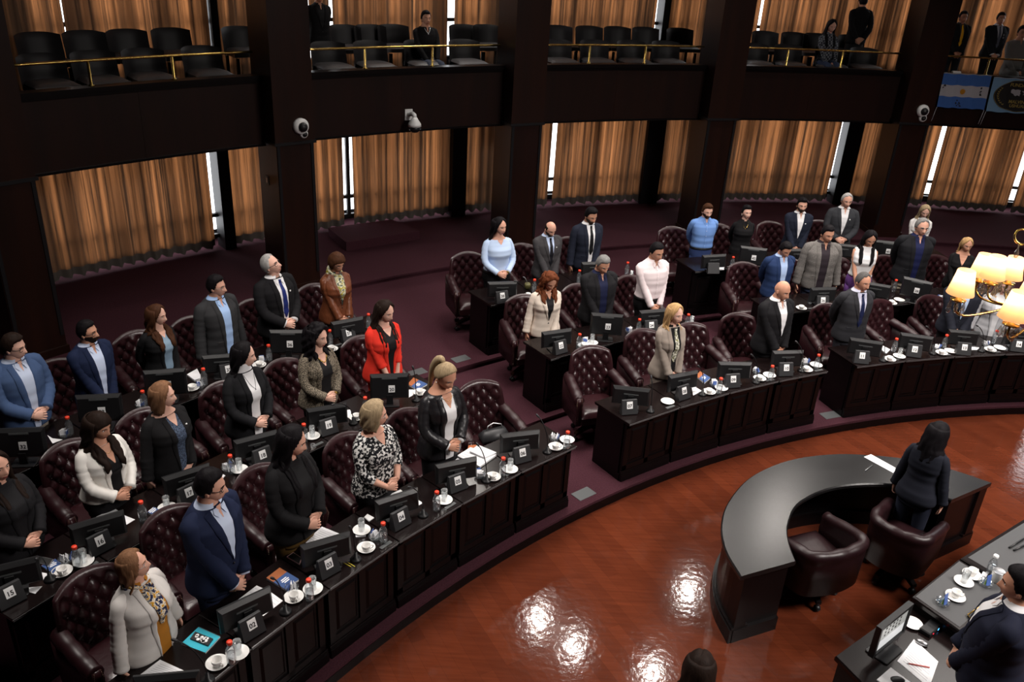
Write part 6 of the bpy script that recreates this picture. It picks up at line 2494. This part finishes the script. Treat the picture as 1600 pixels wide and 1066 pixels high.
mb.lathe([(0.036, 0), (0.04, 0.012), (0.03, 0.026), (0.004, 0.03)], 20)
o = mb.build('computer_mouse', M_STEEL)
o.location = at(1440, 1006, ZA + 0.003)
o.scale = (1.15, 0.7, 1)
o.rotation_euler = (0, 0, RD(-35))
tag(o, 'silver black computer mouse at the top of the printed page', 'computer mouse')
t = thing('pen', 'red pen lying on the printed page at lower right', 'pen', at(1436, 1040, ZA + 0.009))
e = at(1452, 1042, ZA + 0.009) - at(1419, 1036, ZA + 0.009)
mb = MB()
mb.tube([-e / 2, e / 2], 0.005, 8)
mb.build('barrel', mat('pink_red', (0.55, 0.12, 0.11), 0.4), t)
mb = MB()
mb.tube([-e / 2, -e * 0.58], [0.005, 0.001], 8)
mb.build('tip', M_STEEL, t)
t = thing('control_box', 'small black box with a red and a blue light beside the mouse', 'control box', at(1452, 985, ZA), RD(40))
mb = MB()
mb.rbox(0.17, 0.09, 0.04, 0.008)
mb.build('housing', M_BLACK, t)
for x, col, nm, sz in ((-0.035, (1.0, 0.02, 0.05), 'red_light', 0.004), (0.045, (0.1, 0.45, 1.0), 'blue_light', 0.008)):
    mb = MB()
    mb.box((x - sz, -0.047, 0.02 - sz), (x + sz, -0.0445, 0.02 + sz))
    mb.build(nm, mat(nm, col, 0.4, emit=(col, 2.0)), t)
P = at(1425, 976, ZA)
o = link('saucer', 'saucer')
o.location = P
tag(o, 'white saucer partly hidden by the framed monitor', 'saucer')

# ------------------------------------------------------------------ balcony: rear step and low chairs
mb = MB()
sector(mb, 20.0, RK - 0.1, A0, A1, ZBF, ZBF + 0.15, 90)
structure(mb, 'floor_balcony_step', M_DARK)
M_SEATPAD = mat('grey_seat_pad', (0.055, 0.052, 0.054), 0.5)
M_SEATBK = mat('dark_seat_back', (0.006, 0.005, 0.006), 0.6)
mb = MB()
mb.grid(lambda a, b: ((2 * a - 1) * 0.275 * (1 - 0.12 * (1 - b) ** 2), -0.24 + 0.50 * b, 0.40 + 0.045 * ((1 - abs(2 * a - 1) ** 4) * (1 - abs(2 * b - 1) ** 4)) ** 0.5), 12, 10)
mb.loft([[(-0.24, -0.24, 0.34), (0.24, -0.24, 0.34), (0.275, 0.26, 0.34), (-0.275, 0.26, 0.34)], [(-0.24, -0.24, 0.402), (0.24, -0.24, 0.402), (0.275, 0.26, 0.402), (-0.275, 0.26, 0.402)]], 0, True, False)
_shared['bseat'] = mb.mesh('seat', M_SEATPAD)
_shared['bseat'].transform(MX.Translation((0, 0, 0.03)))
mb = MB()


def bb(a, b, s_):
    x = (2 * a - 1) * 0.29
    z = 0.36 + 0.40 * b * (1 - 0.07 * abs(2 * a - 1) ** 3)
    y = -0.25 - 0.07 * b + 0.16 * abs(2 * a - 1) ** 3
    return (x, y + s_ * 0.03 * ((1 - abs(2 * a - 1) ** 6) * (1 - abs(2 * b - 1) ** 6)) ** 0.5, z)


mb.grid(lambda a, b: bb(a, b, 1), 14, 8)
mb.grid(lambda a, b: bb(1 - a, b, -1), 14, 8)
_shared['bback'] = mb.mesh('backrest', M_SEATBK)
mb = MB()
mb.box((-0.02, -0.02, 0), (0.02, 0.02, 0.35))
_shared['bleg'] = mb.mesh('leg', M_SEATBK)


def bchair(P, label, turn=0):
    t = thing('balcony_chair', label, 'chair', P, yaw_in(P) + RD(turn), 'dark low chairs on the balcony')
    link('bseat', 'seat', t)
    link('bback', 'backrest', t)
    for x, y in ((-0.21, 0.2), (0.21, 0.2), (-0.21, -0.2), (0.21, -0.2)):
        o = link('bleg', 'leg', t)
        o.location = (x, y, 0)


ORD = ['leftmost', 'second', 'third', 'fourth', 'fifth']
BAYN = ['leftmost balcony bay', 'second balcony bay', 'middle balcony bay', 'fourth balcony bay', 'right end balcony bay']
FRONT = [[(75, 128), (155, 121), (232, 115), (322, 108)], [(518, 99), (583, 96), (660, 94), (729, 93)], [(873, 91), (931, 91), (988, 91), (1042, 91)], [(1180, 96), (1232, 96), (1296, 98), (1350, 100)], [(1600, 110)]]
REAR = [[55, 128, 195, 264, 372], [536, 576, 612, 722, 758], [870, 918, 962, 1006, 1060], [1194, 1240, 1275, 1330], []]
for k in range(5):
    for i, (u, v) in enumerate(FRONT[k]):
        a, _ = cyl(u, v, 19.6)
        lb = 'low dark chair, %s of the front line in the %s' % (ORD[i], BAYN[k])
        if k == 4:
            lb = 'low dark balcony chair under the seated person in pale grey top'
        bchair(pol(19.55, a, ZBF), lb)
    for i, u in enumerate(REAR[k]):
        a, _ = cyl(u, 52, 20.6)
        bchair(pol(20.38, a, ZBF + 0.15), 'low dark chair, %s of the rear line in the %s' % (ORD[i], BAYN[k]), 0)


# ------------------------------------------------------------------ cameras, switch, banners
def dome(u, v, R, r, label):
    a, z = cyl(u, v, R)
    P = pol(R, a, z)
    t = thing('dome_camera', label, 'security camera', P, yaw_in(P), 'white security cameras')
    X = MX.Rotation(-pi / 2, 4, 'X')
    mb = MB()
    mb.lathe([(r, 0), (r, r * 0.35), (r * 0.85, r * 0.62), (r * 0.62, r * 0.72)], 24, M=X)
    mb.build('housing', M_WHITE, t)
    mb = MB()
    mb.lathe([(r * 0.60, r * 0.70), (r * 0.55, r * 0.98), (r * 0.36, r * 1.18), (r * 0.02, r * 1.26)], 20, M=X)
    mb.build('lens_dome', M_BLACK, t)


dome(469, 197, RC - 0.012, 0.115, 'large white dome camera on the second pillar')
dome(474, 209, RC - 0.012, 0.062, 'small white dome camera under the large one on the second pillar')
dome(1441, 173, RC - 0.012, 0.115, 'large white dome camera on the fifth pillar beside the banner')
dome(1441, 184, RC - 0.012, 0.075, 'small white dome camera under the large one on the fifth pillar')
a, z = cyl(637, 179, RB - 0.005)
P = pol(RB - 0.005, a, z)
t = thing('dome_camera', 'white pendant dome camera on the balcony front above the podium', 'security camera', P, yaw_in(P), 'white security cameras')
mb = MB()
mb.box((-0.075, 0.0, -0.085), (0.055, 0.025, 0.085))
mb.build('wall_plate', M_WHITE, t)
mb = MB()
mb.tube([(-0.01, 0.02, 0.0), (-0.01, 0.16, 0.04), (-0.01, 0.21, 0.03), (-0.01, 0.22, -0.02)], 0.035, 10)
mb.build('bracket', M_WHITE, t)
mb = MB()
mb.lathe([(0.035, 0.0), (0.06, -0.04), (0.10, -0.10), (0.105, -0.14)], 20, M=MX.Translation((-0.01, 0.22, 0)))
mb.build('housing', M_WHITE, t)
mb = MB()
mb.lathe([(0.10, -0.14), (0.09, -0.19), (0.05, -0.23), (0.01, -0.24)], 20, M=MX.Translation((-0.01, 0.22, 0)))
mb.build('lens_dome', M_BLACK, t)
# switch plate on the side of the second pillar
P0 = pol(RC, COLA[3])
Mx = MX.Translation(P0) @ MX.Rotation(yaw_in(P0), 4, 'Z')
t = thing('switch_plate', 'grey switch plate on the shaded side of the second pillar', 'switch plate', Mx @ V((0.291, -0.36, 2.03)), yaw_in(P0) - pi / 2)
mb = MB()
mb.box((-0.05, 0, -0.065), (0.05, 0.008, 0.065))
mb.build('plate', M_PLATE, t)
mb = MB()
mb.box((-0.022, 0.008, -0.035), (0.022, 0.014, 0.035))
mb.build('rocker', M_STEEL, t)

M_FBLUE = mat('banner_blue', S(54, 94, 160), 0.8)
M_FWHITE = mat('banner_white', S(165, 163, 168), 0.8)
M_FSUN = mat('banner_sun', S(170, 115, 20), 0.8)
M_FSKY = mat('banner_sky', S(112, 148, 180), 0.8)
M_FDARK = mat('banner_dark', S(26, 24, 24), 0.8)
M_FGOLD = mat('banner_gold', S(150, 132, 70), 0.8)


def banner(name, label, a0, a1, z0, z1, mats, fn_mat, lean=0.10):
    t = thing(name, label, 'flag' if name == 'flag' else 'banner', pol(RB - 0.075, (a0 + a1) / 2, z1), 0)
    c = V(t.location)

    def sp(x, y, o=0.0):
        """x, y from 0 to 1 over the cloth; y up"""
        w = 0.009 * sin(x * 17 + y * 3) * (1 - y * 0.7) + 0.004 * sin(x * 41)
        return pol(RB - 0.078 + w - o, a0 + (a1 - a0) * x + lean * (1 - y), z0 + (z1 - z0) * y + 0.006 * sin(x * 23)) - c
    mb = MB()
    nx, ny = 40, 30
    mb.grid(lambda a, b: sp(a, b), nx, ny)
    mb.mi = [fn_mat((i + 0.5) / nx, (j + 0.5) / ny) for j in range(ny) for i in range(nx)]
    mb.build('cloth', mats, t)
    for x in (0.0, 1.0):
        mb = MB()
        mb.tube([sp(x, 0), sp(x, 0) + V((-0.02, 0, -0.16)), sp(x, 0) + V((-0.035, 0, -0.27))], 0.006, 5)
        mb.build('tie_cord', M_FWHITE, t)
    mb = MB()
    mb.tube([sp(x / 20, 1.0) for x in range(21)], 0.007, 5)
    mb.build('hem_cord', M_FWHITE, t)
    return t, sp


a0, z1 = cyl(1475, 114, RB - 0.075)
a1, _ = cyl(1549, 121, RB - 0.075)
t, sp = banner('flag', 'blue and white striped flag with a golden sun hanging on the right balcony front', a0, a1, 2.90, 3.525, [M_FBLUE, M_FWHITE], lambda x, y: 1 if 1 / 3 < y < 2 / 3 else 0)
mb = MB()
for i in range(24):
    an0, an1 = 2 * pi * i / 24, 2 * pi * (i + 1) / 24
    r0, r1 = (0.048, 0.062) if i % 2 else (0.062, 0.048)
    mb.add([sp(0.47, 0.5, 0.004), sp(0.47 + r0 * cos(an0), 0.5 + 1.5 * r0 * sin(an0), 0.004), sp(0.47 + r1 * cos(an1), 0.5 + 1.5 * r1 * sin(an1), 0.004)], [(0, 1, 2)], 0, False)
mb.build('sun', M_FSUN, t)
mb = MB()
rnd = random.Random(9)
for (x, y, n, sx, sy) in ((0.44, 0.15, 9, 0.06, 0.10), (0.07, 0.60, 5, 0.03, 0.06), (0.85, 0.52, 7, 0.012, 0.13)):
    for i in range(n):
        px, py = x + rnd.uniform(-sx, sx), y + rnd.uniform(-sy, sy)
        r = 0.016
        mb.add([sp(px - r, py - r, 0.004), sp(px + r, py - r * 0.6, 0.004), sp(px + r * 0.7, py + r * 1.6, 0.004), sp(px - r * 0.8, py + r, 0.004)], [(0, 1, 2, 3)], 0, False)
mb.build('dark_marks', M_FDARK, t)
b0, _ = cyl(1553, 121, RB - 0.075)
t, sp = banner('banner', 'pale blue banner with a black oval emblem at the right edge of the balcony', b0, b0 + 3.45, 2.87, 3.50, [M_FSKY], lambda x, y: 0)
OX, OY, OW, OH = 0.51, 0.50, 0.45, 0.46
mb = MB()
N, NR = 48, 9
vs = [sp(OX, OY, 0.010)]
for r in range(1, NR + 1):
    vs += [sp(OX + OW * r / NR * cos(2 * pi * i / N), OY + OH * r / NR * sin(2 * pi * i / N), 0.010) for i in range(N)]
fs = [(0, 1 + i, 1 + (i + 1) % N) for i in range(N)]
for r in range(NR - 1):
    fs += [(1 + r * N + i, 1 + (r + 1) * N + i, 1 + (r + 1) * N + (i + 1) % N, 1 + r * N + (i + 1) % N) for i in range(N)]
mb.add(vs, fs, 0, False)
mb.build('oval', M_FDARK, t)
mb = MB()
mb.tube([sp(OX + OW * 0.985 * cos(2 * pi * i / N), OY + OH * 0.985 * sin(2 * pi * i / N), 0.012) for i in range(N + 1)], 0.004, 4)
for sx in (-1, 1):
    for i in range(9):
        an = RD(180 + sx * 0 + (-28 + 9 * i)) if sx < 0 else RD(28 - 9 * i)
        x, y = OX + OW * 0.86 * cos(an), OY + OH * 0.86 * sin(an)
        for dx, dy in ((0.022, 0.05), (-0.018, 0.055)):
            mb.add([sp(x, y, 0.016), sp(x + dx * 0.6, y + dy * 0.35, 0.016), sp(x + dx, y + dy, 0.016), sp(x + dx * 0.2, y + dy * 0.7, 0.016)], [(0, 1, 2, 3)], 0, False)
mb.build('laurel', M_FGOLD, t)
mb = MB()
rnd = random.Random(21)
for cx_, cy_, rx_, ry_ in ((OX - 0.09, 0.60, 0.11, 0.12), (OX + 0.10, 0.62, 0.11, 0.12)):
    n = 18
    pts = []
    for i in range(n):
        r = 0.55 + 0.5 * rnd.random()
        an = 2 * pi * i / n + (0.5 if cx_ < OX else 0)
        pts.append(sp(cx_ + rx_ * r * cos(an), cy_ + ry_ * r * sin(an), 0.018))
    mb.add([sp(cx_, cy_, 0.018)] + pts, [(0, 1 + i, 1 + (i + 1) % n) for i in range(n)], 0, False)
mb.build('island_shape', M_FWHITE, t)


def on_banner(body, x, y, size, m_):
    o = text_mesh(body, size, 'lettering', m_)
    o.parent = t
    p, px, py = sp(x, y, 0.032), sp(x + 0.25, y, 0.032), sp(x, y + 0.15, 0.032)
    ex = (px - p).normalized()
    ez = (py - p)
    ez = (ez - ex * ez.dot(ex)).normalized()
    m_ = MX((ex, ez, ex.cross(ez))).transposed().to_4x4()
    m_.translation = p
    o.matrix_local = m_


on_banner('FUNDACION', OX, 0.82, 0.085, M_FGOLD)
on_banner('MALVINAS', OX - 0.01, 0.34, 0.085, M_FGOLD)
on_banner('USHUAIA', OX - 0.01, 0.22, 0.080, M_FGOLD)
mb = MB()
mb.rbox(0.16, 0.07, 0.04, 0.01)
o = mb.build('paper_cup_tray', M_WHITE)
aa, _ = cyl(1494, 113, RB + 0.02)
o.location = pol(RB + 0.02, aa, ZB1 + 0.0005)
o.rotation_euler = (0, 0, yaw_in(o.location))
tag(o, 'small white box on the balcony ledge above the striped flag', 'box')

# ------------------------------------------------------------------ the near chandelier at the right edge
M_SHADE = bpy.data.materials.new('lit_pleated_shade')
M_SHADE.use_nodes = True
nt = M_SHADE.node_tree
bs = nt.nodes['Principled BSDF']
bs.inputs['Base Color'].default_value = (0.85, 0.62, 0.42, 1)
bs.inputs['Roughness'].default_value = 0.8
tr = nt.nodes.new('ShaderNodeBsdfTranslucent')
tr.inputs['Color'].default_value = (1.0, 0.66, 0.40, 1)
em = nt.nodes.new('ShaderNodeEmission')
em.inputs['Color'].default_value = (1.0, 0.60, 0.32, 1)
em.inputs['Strength'].default_value = 0.14
ad = nt.nodes.new('ShaderNodeAddShader')
ad2 = nt.nodes.new('ShaderNodeMixShader')
ad2.inputs[0].default_value = 0.8
nt.links.new(bs.outputs[0], ad2.inputs[1])
nt.links.new(tr.outputs[0], ad2.inputs[2])
nt.links.new(ad2.outputs[0], ad.inputs[0])
nt.links.new(em.outputs[0], ad.inputs[1])
nt.links.new(ad.outputs[0], nt.nodes['Material Output'].inputs['Surface'])
M_CRYSTAL = clear('crystal', (0.9, 0.88, 0.85), 0.55, 0.10)
CAMP = V((0, 0, CAM_H))


def ray_at(u, v, depth):
    return CAMP + ray(u, v) * depth


HUB = ray_at(1668, 470, 4.2)
ch = thing('chandelier', 'brass chandelier with lit pleated shades and crystal drops at the right edge', 'chandelier', HUB)
mb = MB()
mb.lathe([(0.004, -0.26), (0.03, -0.22), (0.05, -0.16), (0.03, -0.10), (0.07, -0.03), (0.075, 0.03), (0.03, 0.10), (0.022, 0.30), (0.04, 0.34), (0.02, 0.40), (0.016, 1.2)], 16)
mb.lathe([(0.012, 1.2), (0.012, 8.9 - HUB.z)], 8)
mb.build('stem', M_BRASS, ch)


def drop(p, size, parent):
    mb = MB()
    X = MX.Translation(p)
    mb.lathe([(0.0008, 0), (0.004 * size, -0.004), (0.0008, -0.009 * size)], 6, M=X, smooth=False)
    mb.lathe([(0.0008, -0.009 * size), (0.009 * size, -0.034 * size), (0.010 * size, -0.042 * size), (0.006 * size, -0.054 * size), (0.0006, -0.058 * size)], 8, M=X, smooth=False)
    mb.build('crystal_drop', M_CRYSTAL, parent)


SH = [  # foot of the shade in the photograph, depth, scale
    (1500, 459, 4.0, 1.0), (1532, 430, 4.55, 1.0), (1550, 434, 4.45, 1.02), (1578, 434, 4.6, 1.0), (1583, 497, 3.75, 1.05), (1610, 463, 4.2, 1.0), (1640, 512, 3.7, 1.0), (1690, 508, 3.75, 1.0), (1740, 480, 4.0, 1.0)]
for i, (u, v, dp, sc_) in enumerate(SH):
    p = ray_at(u, v, dp) - HUB          # middle of the shade's lower rim
    r0, r1, hh = 0.061 * sc_, 0.037 * sc_, 0.118 * sc_
    mb = MB()
    n = 44
    rings = []
    for q in range(7):
        f = q / 6
        rr = r0 + (r1 - r0) * (f ** 0.85)
        rings.append([p + V(((rr + (0.0014 if k % 2 else 0)) * cos(2 * pi * k / n), (rr + (0.0014 if k % 2 else 0)) * sin(2 * pi * k / n), hh * f)) for k in range(n)])
    mb.loft(rings, 0, False, True)
    arm_top = p + V((0, 0, -0.03))
    mbp = MB()
    mbp.lathe([(0.034, -0.034), (0.036, -0.028), (0.014, -0.026), (0.012, 0.045), (0.002, 0.05)], 16, M=MX.Translation(p))
    d = V((-p.x, -p.y, 0))
    e0 = p + V((0, 0, -0.034))
    ctl = [e0, e0 + V((0, 0, -0.05)), e0 + d * 0.12 + V((0, 0, -0.085)), e0 + d * 0.45 + V((0, 0, -0.06)), e0.lerp(V((0, 0, 0.0)), 0.80) + V((0, 0, 0.03)), V((0, 0, 0.0))]
    mbp.tube(catmull(ctl, 24), 0.0058, 7)
    arm = mbp.build('arm', M_BRASS, ch)
    mb.build('lamp_shade', M_SHADE, arm)
    for k in range(6):
        an = 2 * pi * k / 6 + 0.4 * i
        drop(p + V((0.034 * cos(an), 0.034 * sin(an), -0.032)), 0.95 + 0.25 * (k % 2), arm)
    L = bpy.data.lights.new('bulb', 'POINT')
    L.energy = 0.6
    L.color = (1.0, 0.72, 0.46)
    L.shadow_soft_size = 0.014
    lo = bpy.data.objects.new('bulb', L)
    COL.objects.link(lo)
    lo.parent = arm
    lo.location = p + V((0, 0, hh * 0.78))
# the curled brass leaf of the upper tier
mb = MB()
c = ray_at(1597, 370, 4.2) - HUB
pts = []
for k in range(20):
    an = RD(-20 + 330 * k / 19)
    pts.append(c + (C_R * cos(an) + C_U * sin(an)) * (0.036 + 0.002 * k / 19))
pts += [c + C_R * 0.12 + C_U * 0.03, V((0, 0, 0.36))]
mb.tube(pts, 0.0055, 7)
lf = mb.build('scroll', M_BRASS, ch)
p = ray_at(1593, 382, 4.2) - HUB
drop(p, 1.25, lf)
drop(p + V((0, 0, 0.012)), 0.5, lf)
